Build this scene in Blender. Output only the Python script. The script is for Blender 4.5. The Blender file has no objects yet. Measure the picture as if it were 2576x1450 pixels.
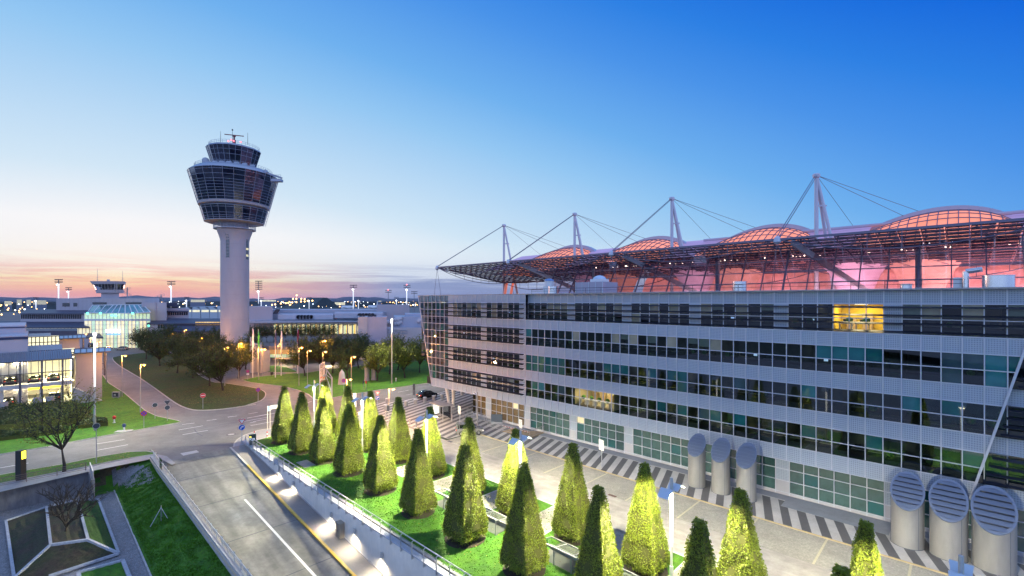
import bpy, bmesh, math, random
from mathutils import Vector, Matrix
R = math.radians
SC = bpy.context.scene
COL = SC.collection
# ---------------------------------------------------------------- camera
cam_d = bpy.data.cameras.new('camera'); cam = bpy.data.objects.new('camera', cam_d); COL.objects.link(cam)
cam.location = (0, 0, 20); cam.rotation_euler = (R(90), 0, 0)
cam_d.sensor_width = 36; cam_d.lens = 1168/2576*36; cam_d.shift_y = (757-725)/2576
cam_d.clip_start = .5; cam_d.clip_end = 30000
SC.camera = cam
SC.view_settings.view_transform = 'Standard'; SC.view_settings.look = 'None'
SC.view_settings.exposure = 0; SC.view_settings.gamma = 1
SC.cycles.use_denoising = True
SC.cycles.max_bounces = 6; SC.cycles.diffuse_bounces = 2; SC.cycles.glossy_bounces = 3
SC.cycles.transmission_bounces = 4; SC.cycles.transparent_max_bounces = 12
SC.cycles.sample_clamp_indirect = 4; SC.cycles.caustics_reflective = False; SC.cycles.caustics_refractive = False

def lin(r, g, b):
    f = lambda c: c/255/12.92 if c <= 10 else ((c/255+.055)/1.055)**2.4
    return (f(r), f(g), f(b), 1)
# ---------------------------------------------------------------- sky: dusk, the glow of the set sun low at the left
SUN_AZ = R(-40)
world = bpy.data.worlds.new('World'); SC.world = world; world.use_nodes = True
nt = world.node_tree; nt.nodes.clear(); NL = nt.links.new
def N(t, **k):
    n = nt.nodes.new(t)
    for a, b in k.items(): setattr(n, a, b)
    return n
def MATH(op, a, b=None, clamp=False):
    n = N('ShaderNodeMath', operation=op); n.use_clamp = clamp
    for i, x in enumerate((a, b)):
        if x is None: continue
        if isinstance(x, (int, float)): n.inputs[i].default_value = x
        else: NL(x, n.inputs[i])
    return n.outputs[0]
def RAMP(fac, stops):
    n = N('ShaderNodeValToRGB'); e = n.color_ramp.elements
    while len(e) > 1: e.remove(e[0])
    e[0].position, e[0].color = stops[0]
    for p, c in stops[1:]:
        x = e.new(p); x.color = c
    NL(fac, n.inputs[0]); return n.outputs[0]
def MIX(f, a, b):
    n = N('ShaderNodeMix', data_type='RGBA')
    for s, x in ((0, f), (6, a), (7, b)):
        if hasattr(x, 'is_linked'): NL(x, n.inputs[s])
        else: n.inputs[s].default_value = x
    return n.outputs[2]
tc = N('ShaderNodeTexCoord'); sep = N('ShaderNodeSeparateXYZ'); NL(tc.outputs['Generated'], sep.inputs[0])
dot = N('ShaderNodeVectorMath', operation='DOT_PRODUCT'); NL(tc.outputs['Generated'], dot.inputs[0])
dot.inputs[1].default_value = (math.sin(SUN_AZ), math.cos(SUN_AZ), 0)
z = sep.outputs[2]; h = dot.outputs['Value']
t = MATH('ADD', z, MATH('MULTIPLY', MATH('SUBTRACT', 1, h), .5))
base = RAMP(MATH('DIVIDE', t, 1.5), [
    (0.0, lin(255, 253, 248)), (.09, lin(250, 252, 255)), (.15, lin(212, 235, 252)), (.29, lin(150, 203, 248)),
    (.36, lin(112, 180, 244)), (.455, lin(74, 150, 238)), (.52, lin(42, 130, 232)), (.60, lin(2, 102, 224)), (.72, lin(0, 84, 205)), (1, lin(10, 70, 170))])
# warm band over the horizon, strongest under the set sun
warm = RAMP(MATH('MULTIPLY', z, 8.0), [
    (0.0, lin(200, 178, 205)), (.07, lin(244, 172, 172)), (.16, lin(255, 194, 158)), (.27, lin(255, 230, 178)), (.44, lin(255, 249, 232)), (.9, lin(250, 250, 252))])
cool = RAMP(MATH('MULTIPLY', z, 8.0), [
    (0.0, lin(120, 150, 205)), (.18, lin(150, 165, 210)), (.40, lin(206, 220, 242)), (.9, lin(224, 240, 252))])
side = RAMP(h, [(.86, (0, 0, 0, 1)), (.995, (1, 1, 1, 1))])
side2 = RAMP(h, [(.90, (0, 0, 0, 1)), (1.0, (1, 1, 1, 1))])
low = MIX(side2, cool, warm)
lowmask = MATH('MULTIPLY', RAMP(z, [(0.0, (1, 1, 1, 1)), (.065, (.8, .8, .8, 1)), (.13, (0, 0, 0, 1))]), RAMP(h, [(.1, (0, 0, 0, 1)), (.75, (1, 1, 1, 1))]))
sky = MIX(lowmask, base, low)
# thin streaky clouds near the horizon
mp = N('ShaderNodeMapping'); NL(tc.outputs['Generated'], mp.inputs[0]); mp.inputs['Scale'].default_value = (2.2, 2.2, 46); mp.inputs['Rotation'].default_value = (R(1.2), R(-1.5), 0)
nz = N('ShaderNodeTexNoise'); NL(mp.outputs[0], nz.inputs['Vector']); nz.inputs['Scale'].default_value = 1.6; nz.inputs['Detail'].default_value = 6; nz.inputs['Roughness'].default_value = .58; nz.inputs['Distortion'].default_value = .5
cl = RAMP(nz.outputs['Fac'], [(.44, (0, 0, 0, 1)), (.57, (1, 1, 1, 1))])
clm = MATH('MULTIPLY', RAMP(z, [(.0, (0, 0, 0, 1)), (.008, (.8, .8, .8, 1)), (.04, (1, 1, 1, 1)), (.078, (0, 0, 0, 1))]), RAMP(h, [(.4, (0, 0, 0, 1)), (.7, (1, 1, 1, 1))]))
clc = MIX(side2, lin(132, 152, 200), lin(236, 156, 158))
sky = MIX(MATH('MULTIPLY', MATH('MULTIPLY', cl, clm), MATH('SUBTRACT', .9, MATH('MULTIPLY', side2, .3))), sky, clc)
# the pale lilac sky opposite the sunset (behind the camera) and overhead
back = RAMP(MATH('ADD', MATH('MULTIPLY', h, .5), .5), [(.22, (1, 1, 1, 1)), (.46, (0, 0, 0, 1))])
sky = MIX(back, sky, (.58, .84, 1.55, 1))
sky = MIX(RAMP(z, [(.62, (0, 0, 0, 1)), (.9, (1, 1, 1, 1))]), sky, (.45, .66, 1.15, 1))
# added low sky glow, left of and behind the camera, brightening the facade
dot2 = N('ShaderNodeVectorMath', operation='DOT_PRODUCT'); NL(tc.outputs['Generated'], dot2.inputs[0]); dot2.inputs[1].default_value = (-.80, -.60, 0)
lobe = MATH('MULTIPLY', RAMP(dot2.outputs['Value'], [(.2, (0, 0, 0, 1)), (.85, (1, 1, 1, 1))]), RAMP(z, [(.1, (1, 1, 1, 1)), (.6, (0, 0, 0, 1))]))
sky = MIX(lobe, sky, (.88, 1.2, 1.85, 1))
# below the horizon
sky = MIX(RAMP(MATH('ADD', MATH('MULTIPLY', z, 40), .5), [(.25, (1, 1, 1, 1)), (.5, (0, 0, 0, 1))]), sky, lin(96, 112, 150))
ns = N('ShaderNodeTexSky', sky_type='NISHITA'); ns.sun_disc = False; ns.sun_elevation = R(.5); ns.sun_rotation = SUN_AZ; ns.altitude = 450
add = N('ShaderNodeMix', data_type='RGBA', blend_type='ADD'); add.inputs[0].default_value = .008
NL(sky, add.inputs[6]); NL(ns.outputs[0], add.inputs[7])
bg = N('ShaderNodeBackground'); NL(add.outputs[2], bg.inputs[0]); bg.inputs[1].default_value = .95
NL(bg.outputs[0], N('ShaderNodeOutputWorld').inputs[0])
# last glow of the sun itself, grazing
sd = bpy.data.lights.new('sun', 'SUN'); sd.energy = .35; sd.angle = R(10); sd.color = (1, .55, .45)
sun = bpy.data.objects.new('sun', sd); COL.objects.link(sun)
dv = Vector((math.sin(SUN_AZ)*math.cos(R(2)), math.cos(SUN_AZ)*math.cos(R(2)), math.sin(R(2))))
sun.rotation_euler = dv.to_track_quat('Z', 'Y').to_euler()

# ---------------------------------------------------------------- measuring helpers
F_, HX, HY, EYE = 1168., 1288., 757., 20.
def K(ox, oy, sc): return lambda x, y: ((ox+x*sc)*.62891, (oy+y*sc)*.62891)
c1 = K(0, 1000, .39752); c2 = K(0, 1500, .55592); c4 = K(900, 1100, .41379); c5 = K(900, 1500, .55586)
c3 = K(1700, 1600, .48682); cr = K(2600, 1650, .58075); c8 = K(1650, 1150, .4827); ct = K(700, 480, .41391)
cg = K(0, 1250, .31028); cb = K(0, 1850, .31443); c7 = K(700, 1600, .27581); cn = K(1250, 1500, .24143)
cv = K(1650, 1430, .27586); cc = K(1650, 850, .31056); ch = K(2500, 650, .61957); cf = K(880, 1280, .19307); cq = K(2000, 1600, .17241)
def W(d, z=0.):
    Y = (EYE-z)*F_/(d[1]-HY); return Vector(((d[0]-HX)/F_*Y, Y, z))
def A(d, Y): return Vector(((d[0]-HX)/F_*Y, Y, EYE-(d[1]-HY)/F_*Y))
D1 = Vector((-.718, .696, 0)); D2 = Vector((.696, .718, 0)); UP = Vector((0, 0, 1))
def FS(s, c, z=0.): return Vector((.718*s+.696*c, -.696*s+.718*c, z))
def SCo(p): return (.718*p[0]-.696*p[1], .696*p[0]+.718*p[1])
def s_at(px, c):
    r = (px-HX)/F_; Y = c/(.696*r+.718); return Y*(.718*r-.696)
RS = .0863
def ramp_z(s): return -RS*max(0., s+71)
def RW(d):          # a pixel to a point on the sloping ramp
    p = W(d, 0)
    for _ in range(30):
        p = W(d, ramp_z(SCo(p)[0]))
    return p

# ---------------------------------------------------------------- mesh builder
class MB:
    def __init__(s): s.v = []; s.f = []; s.m = []; s.uv = {}
    def face(s, pts, mi=0, uv=None):
        i = len(s.v); s.v += [Vector(p) for p in pts]; s.f.append(tuple(range(i, i+len(pts)))); s.m.append(mi)
        if uv: s.uv[len(s.f)-1] = uv
        return s
    def ob(s, o, a, b, c, mi=0):           # corner + three edges
        o, a, b, c = map(Vector, (o, a, b, c)); i = len(s.v)
        s.v += [o, o+a, o+a+b, o+b, o+c, o+a+c, o+a+b+c, o+b+c]
        for q in ((3, 2, 1, 0), (4, 5, 6, 7), (0, 1, 5, 4), (1, 2, 6, 5), (2, 3, 7, 6), (3, 0, 4, 7)):
            s.f.append(tuple(i+k for k in q)); s.m.append(mi)
        return s
    def bx(s, x0, x1, y0, y1, z0, z1, mi=0): return s.ob((x0, y0, z0), (x1-x0, 0, 0), (0, y1-y0, 0), (0, 0, z1-z0), mi)
    def bar(s, p, q, w, h, mi=0, up=UP):   # rectangular bar from p to q
        p, q = Vector(p), Vector(q); d = (q-p)
        if d.length < 1e-6: return s
        x = d.normalized().cross(up)
        if x.length < 1e-4: x = d.normalized().cross(Vector((1, 0, 0)))
        x.normalize(); y = x.cross(d.normalized())
        return s.ob(p-x*w/2-y*h/2, x*w, y*h, d, mi)
    def tube(s, p, q, r, r2=None, n=8, mi=0, cap=True):
        p, q = Vector(p), Vector(q); d = q-p; r2 = r if r2 is None else r2
        if d.length < 1e-6: return s
        x = d.normalized().orthogonal().normalized(); y = d.normalized().cross(x); i = len(s.v)
        for o, rr in ((p, r), (q, r2)):
            for k in range(n):
                a = 2*math.pi*k/n; s.v.append(o+(x*math.cos(a)+y*math.sin(a))*rr)
        for k in range(n):
            s.f.append((i+k, i+(k+1) % n, i+n+(k+1) % n, i+n+k)); s.m.append(mi)
        if cap:
            s.f.append(tuple(i+k for k in reversed(range(n)))); s.m.append(mi)
            s.f.append(tuple(i+n+k for k in range(n))); s.m.append(mi)
        return s
    def path(s, pts, r, n=6, mi=0):
        for a, b in zip(pts, pts[1:]): s.tube(a, b, r, None, n, mi)
        return s
    def lathe(s, c, prof, n=24, mi=0, cap=True):
        c = Vector(c); i = len(s.v)
        for r, zz in prof:
            for k in range(n):
                a = 2*math.pi*k/n; s.v.append(c+Vector((r*math.cos(a), r*math.sin(a), zz)))
        for j in range(len(prof)-1):
            for k in range(n):
                s.f.append((i+j*n+k, i+j*n+(k+1) % n, i+(j+1)*n+(k+1) % n, i+(j+1)*n+k)); s.m.append(mi)
        if cap:
            s.f.append(tuple(i+k for k in reversed(range(n)))); s.m.append(mi)
            j = (len(prof)-1)*n; s.f.append(tuple(i+j+k for k in range(n))); s.m.append(mi)
        return s
    def rings(s, rings, mi=0, cap=True):   # loft through closed rings of equal length
        i = len(s.v); n = len(rings[0])
        for rg in rings: s.v += [Vector(p) for p in rg]
        for j in range(len(rings)-1):
            for k in range(n):
                s.f.append((i+j*n+k, i+j*n+(k+1) % n, i+(j+1)*n+(k+1) % n, i+(j+1)*n+k)); s.m.append(mi)
        if cap:
            s.f.append(tuple(i+k for k in reversed(range(n)))); s.m.append(mi)
            j = (len(rings)-1)*n; s.f.append(tuple(i+j+k for k in range(n))); s.m.append(mi)
        return s
    def prism(s, poly, z0, z1, mi=0):
        lo = [Vector((p[0], p[1], z0)) for p in poly]; hi = [Vector((p[0], p[1], z1)) for p in poly]
        return s.rings([lo, hi], mi)
    def ball(s, c, r, n=8, m=6, mi=0, sq=1):
        return s.lathe(c, [(max(r*math.sin(math.pi*k/m), r*.02), -r*sq*math.cos(math.pi*k/m)) for k in range(m+1)], n, mi)
    def build(s, name, mats, parent=None, smooth=False, local=False):
        if not isinstance(mats, (list, tuple)): mats = [mats]
        off = Vector((0, 0, 0))
        if parent is not None and not local:
            p = parent
            while p: off += p.location; p = p.parent
        me = bpy.data.meshes.new(name); me.from_pydata([v-off for v in s.v], [], s.f)
        for m in mats: me.materials.append(m)
        me.polygons.foreach_set('material_index', s.m)
        if smooth: me.polygons.foreach_set('use_smooth', [True]*len(s.f))
        if s.uv:
            ul = me.uv_layers.new(name='uv')
            for fi, u in s.uv.items():
                for k, li in enumerate(me.polygons[fi].loop_indices): ul.data[li].uv = u[k]
        me.update()
        o = bpy.data.objects.new(name, me); COL.objects.link(o)
        if smooth:
            try: me.shade_smooth(); me.set_sharp_from_angle(angle=R(40))
            except Exception: pass
        if parent is not None: o.parent = parent
        return o
def tag(o, label=None, cat=None, group=None, kind=None):
    for k, x in (('label', label), ('category', cat), ('group', group), ('kind', kind)):
        if x: o[k] = x
    return o
def thing(name, label, cat, loc=(0, 0, 0), group=None, rz=0):
    o = bpy.data.objects.new(name, None); COL.objects.link(o); o.location = loc; o.rotation_euler = (0, 0, rz)
    o.empty_display_size = .2
    return tag(o, label, cat, group)
def dup(root, loc, rz=0, label=None, scale=None, group=None):
    def cp(o, par):
        n = o.copy(); COL.objects.link(n); n.parent = par
        for chd in list(o.children): cp(chd, n)
        return n
    r = cp(root, None); r.location = loc; r.rotation_euler = (0, 0, rz)
    if label: r['label'] = label
    if group: r['group'] = group
    if scale: r.scale = scale
    return r
def struct(o, label=None): o['kind'] = 'structure'; return o
ORD = 'first second third fourth fifth sixth seventh eighth ninth tenth eleventh twelfth thirteenth fourteenth fifteenth sixteenth'.split()

# ---------------------------------------------------------------- materials
MATS = {}
def M(name, col, rough=.6, metal=0., nz=None, bump=None, emit=None, ior=1.5, rnd=0, col2=None, stretch=(1, 1, 1), alpha=1, rot=0, streak=0):
    m = bpy.data.materials.new(name); m.use_nodes = True; T = m.node_tree; b = T.nodes['Principled BSDF']; L = T.links.new
    col = tuple(col[:3])+(1,)
    b.inputs['Base Color'].default_value = col; b.inputs['Roughness'].default_value = rough; b.inputs['Metallic'].default_value = metal
    b.inputs['IOR'].default_value = ior
    cur = None
    if nz or bump or rnd:
        g = T.nodes.new('ShaderNodeNewGeometry'); mpn = T.nodes.new('ShaderNodeMapping'); mpn.inputs['Scale'].default_value = stretch
        L(g.outputs['Position'], mpn.inputs[0])
        if rot:
            m0 = T.nodes.new('ShaderNodeMapping'); m0.inputs['Rotation'].default_value = (0, 0, rot); L(g.outputs['Position'], m0.inputs[0]); m1 = T.nodes.new('ShaderNodeMapping'); m1.inputs['Scale'].default_value = (.05, 1, 1); L(m0.outputs[0], m1.inputs[0])
    if nz:
        nl = nz if isinstance(nz, list) else [nz]
        for scl, amt in nl:
            n = T.nodes.new('ShaderNodeTexNoise'); n.inputs['Scale'].default_value = scl; n.inputs['Detail'].default_value = 5; n.inputs['Roughness'].default_value = .6
            L(mpn.outputs[0], n.inputs['Vector'])
            rp = T.nodes.new('ShaderNodeMapRange'); rp.inputs[1].default_value = .3; rp.inputs[2].default_value = .7
            L(n.outputs['Fac'], rp.inputs[0])
            mx = T.nodes.new('ShaderNodeMix'); mx.data_type = 'RGBA'
            if col2 and cur is None:
                mx.inputs[6].default_value = col; mx.inputs[7].default_value = tuple(col2[:3])+(1,); L(rp.outputs[0], mx.inputs[0])
            else:
                mx.blend_type = 'MULTIPLY'; mx.inputs[0].default_value = 1
                if cur is None: mx.inputs[6].default_value = col
                else: L(cur, mx.inputs[6])
                r2 = T.nodes.new('ShaderNodeMapRange'); r2.inputs[3].default_value = 1-amt; r2.inputs[4].default_value = 1+amt
                L(rp.outputs[0], r2.inputs[0]); L(r2.outputs[0], mx.inputs[7])
            cur = mx.outputs[2]
    if streak:
        n = T.nodes.new('ShaderNodeTexNoise'); n.inputs['Scale'].default_value = 1.1; n.inputs['Detail'].default_value = 4; L(m1.outputs[0], n.inputs['Vector'])
        r2 = T.nodes.new('ShaderNodeMapRange'); r2.inputs[1].default_value = .35; r2.inputs[2].default_value = .65; r2.inputs[3].default_value = 1-streak; r2.inputs[4].default_value = 1+streak; L(n.outputs['Fac'], r2.inputs[0])
        mx = T.nodes.new('ShaderNodeMix'); mx.data_type = 'RGBA'; mx.blend_type = 'MULTIPLY'; mx.inputs[0].default_value = 1; L(cur, mx.inputs[6]); L(r2.outputs[0], mx.inputs[7]); cur = mx.outputs[2]
    if rnd:
        hs = T.nodes.new('ShaderNodeHueSaturation'); a = T.nodes.new('ShaderNodeMapRange'); a.inputs[3].default_value = 1-rnd; a.inputs[4].default_value = 1+rnd
        L(g.outputs['Random Per Island'], a.inputs[0]); L(a.outputs[0], hs.inputs['Value'])
        a2 = T.nodes.new('ShaderNodeMapRange'); a2.inputs[3].default_value = .5-.06*rnd; a2.inputs[4].default_value = .5+.03*rnd
        mm = T.nodes.new('ShaderNodeMath'); mm.operation = 'FRACT'; mm2 = T.nodes.new('ShaderNodeMath'); mm2.operation = 'MULTIPLY'; mm2.inputs[1].default_value = 17.3
        L(g.outputs['Random Per Island'], mm2.inputs[0]); L(mm2.outputs[0], mm.inputs[0]); L(mm.outputs[0], a2.inputs[0]); L(a2.outputs[0], hs.inputs['Hue'])
        if cur is None: hs.inputs['Color'].default_value = col
        else: L(cur, hs.inputs['Color'])
        cur = hs.outputs[0]
    if cur is not None: L(cur, b.inputs['Base Color'])
    if bump:
        n = T.nodes.new('ShaderNodeTexNoise'); n.inputs['Scale'].default_value = bump[0]; n.inputs['Detail'].default_value = 4; L(mpn.outputs[0], n.inputs['Vector'])
        bp = T.nodes.new('ShaderNodeBump'); bp.inputs['Strength'].default_value = bump[1]; bp.inputs['Distance'].default_value = bump[2] if len(bump) > 2 else .05
        L(n.outputs['Fac'], bp.inputs['Height']); L(bp.outputs[0], b.inputs['Normal'])
    if emit:
        b.inputs['Emission Color'].default_value = tuple(emit[0][:3])+(1,); b.inputs['Emission Strength'].default_value = emit[1]
    MATS[name] = m; return m
def translucent(m, fac, col):
    T = m.node_tree; b = T.nodes['Principled BSDF']; o = T.nodes['Material Output']
    tr = T.nodes.new('ShaderNodeBsdfTranslucent'); tr.inputs[0].default_value = tuple(col[:3])+(1,)
    mx = T.nodes.new('ShaderNodeMixShader'); mx.inputs[0].default_value = fac
    T.links.new(b.outputs[0], mx.inputs[1]); T.links.new(tr.outputs[0], mx.inputs[2]); T.links.new(mx.outputs[0], o.inputs[0]); return m
def clear(name, tint=(1, 1, 1), gl=.12, rough=.02, ior=1.5):       # see-through pane
    m = bpy.data.materials.new(name); m.use_nodes = True; T = m.node_tree; T.nodes.clear(); L = T.links.new
    t_ = T.nodes.new('ShaderNodeBsdfTransparent'); t_.inputs[0].default_value = tuple(tint)+(1,)
    g = T.nodes.new('ShaderNodeBsdfGlossy'); g.inputs['Roughness'].default_value = rough
    fr = T.nodes.new('ShaderNodeFresnel'); fr.inputs[0].default_value = ior
    ad = T.nodes.new('ShaderNodeMath'); ad.operation = 'ADD'; ad.inputs[1].default_value = gl; ad.use_clamp = True
    L(fr.outputs[0], ad.inputs[0])
    mx = T.nodes.new('ShaderNodeMixShader'); L(ad.outputs[0], mx.inputs[0]); L(t_.outputs[0], mx.inputs[1]); L(g.outputs[0], mx.inputs[2])
    o = T.nodes.new('ShaderNodeOutputMaterial'); L(mx.outputs[0], o.inputs[0]); MATS[name] = m; return m
def uvgrid(m, n, lo, hi, col2):            # square perforations on a UV-mapped panel
    T = m.node_tree; b = T.nodes['Principled BSDF']; L = T.links.new
    u = T.nodes.new('ShaderNodeUVMap'); u.uv_map = 'uv'; s_ = T.nodes.new('ShaderNodeSeparateXYZ'); L(u.outputs[0], s_.inputs[0])
    def md(op, a, bb):
        x = T.nodes.new('ShaderNodeMath'); x.operation = op
        for i, q in enumerate((a, bb)):
            if isinstance(q, (int, float)): x.inputs[i].default_value = q
            else: L(q, x.inputs[i])
        return x.outputs[0]
    outs = []
    for k in (0, 1):
        w = md('FRACT', md('MULTIPLY', s_.outputs[k], n), 0)
        e = md('MULTIPLY', md('GREATER_THAN', s_.outputs[k], .06), md('LESS_THAN', s_.outputs[k], .94))
        outs.append(md('MULTIPLY', md('MULTIPLY', md('GREATER_THAN', w, lo), md('LESS_THAN', w, hi)), e))
    f = md('MULTIPLY', outs[0], outs[1])
    mx = T.nodes.new('ShaderNodeMix'); mx.data_type = 'RGBA'; L(f, mx.inputs[0])
    mx.inputs[6].default_value = b.inputs['Base Color'].default_value; mx.inputs[7].default_value = tuple(col2)+(1,)
    L(mx.outputs[2], b.inputs['Base Color']); return m

asphalt = M('asphalt', (.18, .175, .168), .75, nz=[(.09, .22), (.55, .14), (3, .1), (14, .08)], bump=(60, .15))
asphalt_red = M('asphalt_warm', (.22, .18, .165), .75, nz=[(.15, .14), (2, .08), (14, .06)], bump=(60, .15))
concrete_road = M('ramp_concrete', (.185, .18, .165), .7, nz=[(.14, .26), (.5, .2), (2.2, .14), (11, .08)], bump=(40, .12), rot=-2.372, streak=.22)
concrete = M('concrete', (.42, .41, .40), .75, nz=[(.4, .12), (6, .06)], bump=(30, .1))
kerbstone = M('kerbstone', (.42, .40, .36), .75, nz=[(2, .15)])
grass_m = M('grass', (.028, .15, .003), .85, nz=[(.3, .3), (1.7, .35), (18, .35)], col2=(.085, .22, .004), bump=(25, 1, .12))
grass_dry = M('dry_grass', (.055, .060, .018), .9, nz=[(.5, .3), (4, .35), (20, .3)], col2=(.075, .05, .03), bump=(25, 1, .12))
grass_leaf_shade = M('shaded_leafy_grass', (.032, .085, .005), .9, nz=[(.25, .4), (2, .4), (18, .35)], col2=(.06, .060, .010), bump=(25, 1, .12))  # grove shade and amber tint put into the leaf-strewn turf colour
soil_m = M('soil', (.03, .024, .014), .9, nz=(6, .3), bump=(20, .6))
paving_lane = M('lane_paving', (.34, .315, .28), .7, nz=[(.3, .16), (1.2, .1), (5, .07)], bump=(30, .1), rot=-2.372, streak=.12)
cobble_m = M('cobble', (.30, .285, .24), .75, nz=[(.4, .15), (7, .25), (2, .12)], bump=(16, .6, .04))
light_pav = M('light_paving', (.46, .44, .41), .6, nz=[(.5, .16), (6, .08)])
dark_pav = M('dark_paving', (.105, .10, .10), .6, nz=[(.5, .1), (6, .08)])
apron_pav = M('slab_paving', (.24, .25, .27), .6, nz=[(.8, .12), (6, .06)])
gravel_m = M('gravel', (.22, .22, .23), .9, nz=[(2, .15), (11, .5), (30, .4)], bump=(14, 1, .08))
white_paint = M('road_paint', (.7, .69, .66), .6, nz=(3, .12))
yellow_paint = M('yellow_paint', (.62, .40, .06), .55, nz=(3, .15))
yellow_stone = M('yellow_stone', (.55, .42, .20), .6, nz=(3, .1))
bay_stone = M('bay_stone', (.45, .40, .27), .6, nz=(3, .12))
steel = M('steel', (.55, .56, .58), .35, .8, nz=(2, .06))
galv = M('galvanised', (.40, .42, .45), .45, .6, nz=(3, .1))
dark_steel = M('dark_steel', (.06, .06, .075), .5, .3)
white_metal = M('white_metal', (.72, .72, .73), .4, nz=(1.2, .05))
pole_grey = M('pole_grey', (.5, .51, .52), .4, .3)
plastic_black = M('black_plastic', (.02, .02, .022), .45)
rubber = M('rubber', (.015, .015, .015), .8)
bark = M('bark', (.045, .035, .026), .9, nz=(4, .3), bump=(20, .5))
# ================================================================ the setting: ground, roads, lawns
def fill(name, outer, z, mat, holes=()):
    bm = bmesh.new(); edges = []
    for lp in [outer]+list(holes):
        vs = [bm.verts.new((p[0], p[1], z)) for p in lp]
        edges += [bm.edges.new((vs[i], vs[(i+1) % len(vs)])) for i in range(len(vs))]
    bmesh.ops.triangle_fill(bm, use_beauty=True, use_dissolve=False, edges=edges)
    bmesh.ops.recalc_face_normals(bm, faces=bm.faces)
    me = bpy.data.meshes.new(name); bm.to_mesh(me); bm.free(); me.materials.append(mat)
    o = bpy.data.objects.new(name, me); COL.objects.link(o); return struct(o)
hole = [FS(-73.5, -70), FS(-73.5, 4.6), FS(-77, 4.6), FS(-77, 10.3), FS(-71.2, 10.3), FS(-71.2, 20.7), FS(40, 20.7), FS(40, -70)]
ground_m = M('plain', (.035, .05, .03), .9, nz=[(.01, .4), (.2, .25)])
fill('ground', [(-7600, -60), (-7600, 7700), (7600, 7700), (7600, -60)], -.02, ground_m, [hole])
# the roads' asphalt in one sheet round junction and slip roads
g0 = [FS(-73.6, -60), W(c2(-900, 470)), W(c1(-300, 1100)), W(c1(700, 960)), W(c1(1300, 930)), W(c1(2600, 940)), W(c4(600, 880)), W(c4(1500, 800)), W(c4(2600, 940)),
      FS(-71, 95), FS(-60, 60), FS(-60, 22), FS(-71.1, 20.8), FS(-71.1, 10.2), FS(-77.1, 10.3), FS(-77.1, 4.5), FS(-73.6, 4.5)]
fill('road', g0, 0.0, asphalt)
def smooth_poly(pts, n=3):
    out = []; L = len(pts)
    for i in range(L):
        p0, p1, p2, p3 = (pts[(i+k-1) % L] for k in range(4))
        for j in range(n):
            t_ = j/n
            out.append(tuple(.5*((2*p1[a])+(-p0[a]+p2[a])*t_+(2*p0[a]-5*p1[a]+4*p2[a]-p3[a])*t_*t_+(-p0[a]+3*p1[a]-3*p2[a]+p3[a])*t_**3) for a in (0, 1)))
    return out
def raised(name, poly, mat, zt=.12, kerb=.16, kmat=None, sm=0):
    pts = [Vector((p[0], p[1])) for p in (smooth_poly(poly, sm) if sm else poly)]
    o = fill(name, pts, zt, mat)
    if kerb:
        ar = sum(a.x*b.y-b.x*a.y for a, b in zip(pts, pts[1:]+pts[:1])); sgn = 1 if ar > 0 else -1
        L = len(pts); ins = []
        for i in range(L):
            d = (pts[(i+1) % L]-pts[i-1]); d = d.normalized() if d.length else Vector((1, 0)); ins.append(pts[i]+Vector((-d.y, d.x))*kerb*sgn)
        mb = MB()
        for i in range(L):
            a, b, c_, d_ = pts[i], pts[(i+1) % L], ins[(i+1) % L], ins[i]
            mb.face([(a.x, a.y, zt+.015), (b.x, b.y, zt+.015), (c_.x, c_.y, zt+.015), (d_.x, d_.y, zt+.015)])
            mb.face([(a.x, a.y, -.02), (b.x, b.y, -.02), (b.x, b.y, zt+.015), (a.x, a.y, zt+.015)])
            mb.face([(d_.x, d_.y, zt-.03), (c_.x, c_.y, zt-.03), (c_.x, c_.y, zt+.015), (d_.x, d_.y, zt+.015)])
        struct(mb.build('kerb', kmat or kerbstone))
    return o
def P_(f, *pts): return [W(f(*p)) for p in pts]
# lawn island under the dark grove, between the two slip roads
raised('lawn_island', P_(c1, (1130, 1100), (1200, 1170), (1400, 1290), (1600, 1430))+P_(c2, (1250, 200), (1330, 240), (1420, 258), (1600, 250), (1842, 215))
       + P_(c4, (200, 1270), (350, 1220), (395, 1170), (380, 1130), (280, 1095), (0, 1050))+P_(c1, (2140, 1330), (1980, 1240), (1960, 1130), (1800, 1055), (1500, 1035), (1180, 1075)), grass_leaf_shade, sm=3)
raised('lawn_garage', P_(c2, (1305, 345), (1000, 400), (690, 455), (330, 525), (-400, 640), (-500, 200))+P_(c1, (600, 1300), (1035, 1260), (1100, 1345), (1250, 1440))+P_(c2, (1050, 262), (1130, 300), (1280, 332)), grass_m)
raised('lawn_woods', P_(c4, (160, 1020), (250, 1045), (560, 1083), (700, 1118), (800, 1158), (850, 1200), (890, 1213), (960, 1208), (1180, 1168), (1500, 1115), (1800, 1073), (2000, 1046), (2500, 985), (2500, 860), (2000, 828), (1500, 862), (1000, 915), (760, 955), (640, 955), (300, 992)), grass_m)
raised('lawn_flags', P_(c4, (430, 945), (640, 950), (700, 945), (690, 930), (600, 895), (480, 880), (420, 885), (240, 940)), grass_m)
raised('lawn_verge', P_(c2, (-500, 800), (0, 725), (440, 650), (700, 596), (930, 559), (1060, 555), (1128, 566), (1110, 578), (950, 603), (800, 630), (620, 668), (0, 790), (-500, 880)), grass_m, kerb=.14)
raised('pavement_verge', P_(c2, (-500, 890), (0, 797), (620, 672), (800, 635), (1000, 597), (1125, 575), (1200, 590), (1260, 640), (1240, 655), (1130, 600), (1050, 620), (650, 700), (0, 850), (-500, 950)), apron_pav, .10, kerb=0)
# the terrain between the pavement and the sunken garden
dirt_m = M('trodden_ground', (.08, .085, .03), .9, nz=[(.6, .3), (3, .35), (14, .3)], col2=(.11, .075, .05), bump=(20, 1, .1))
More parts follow.
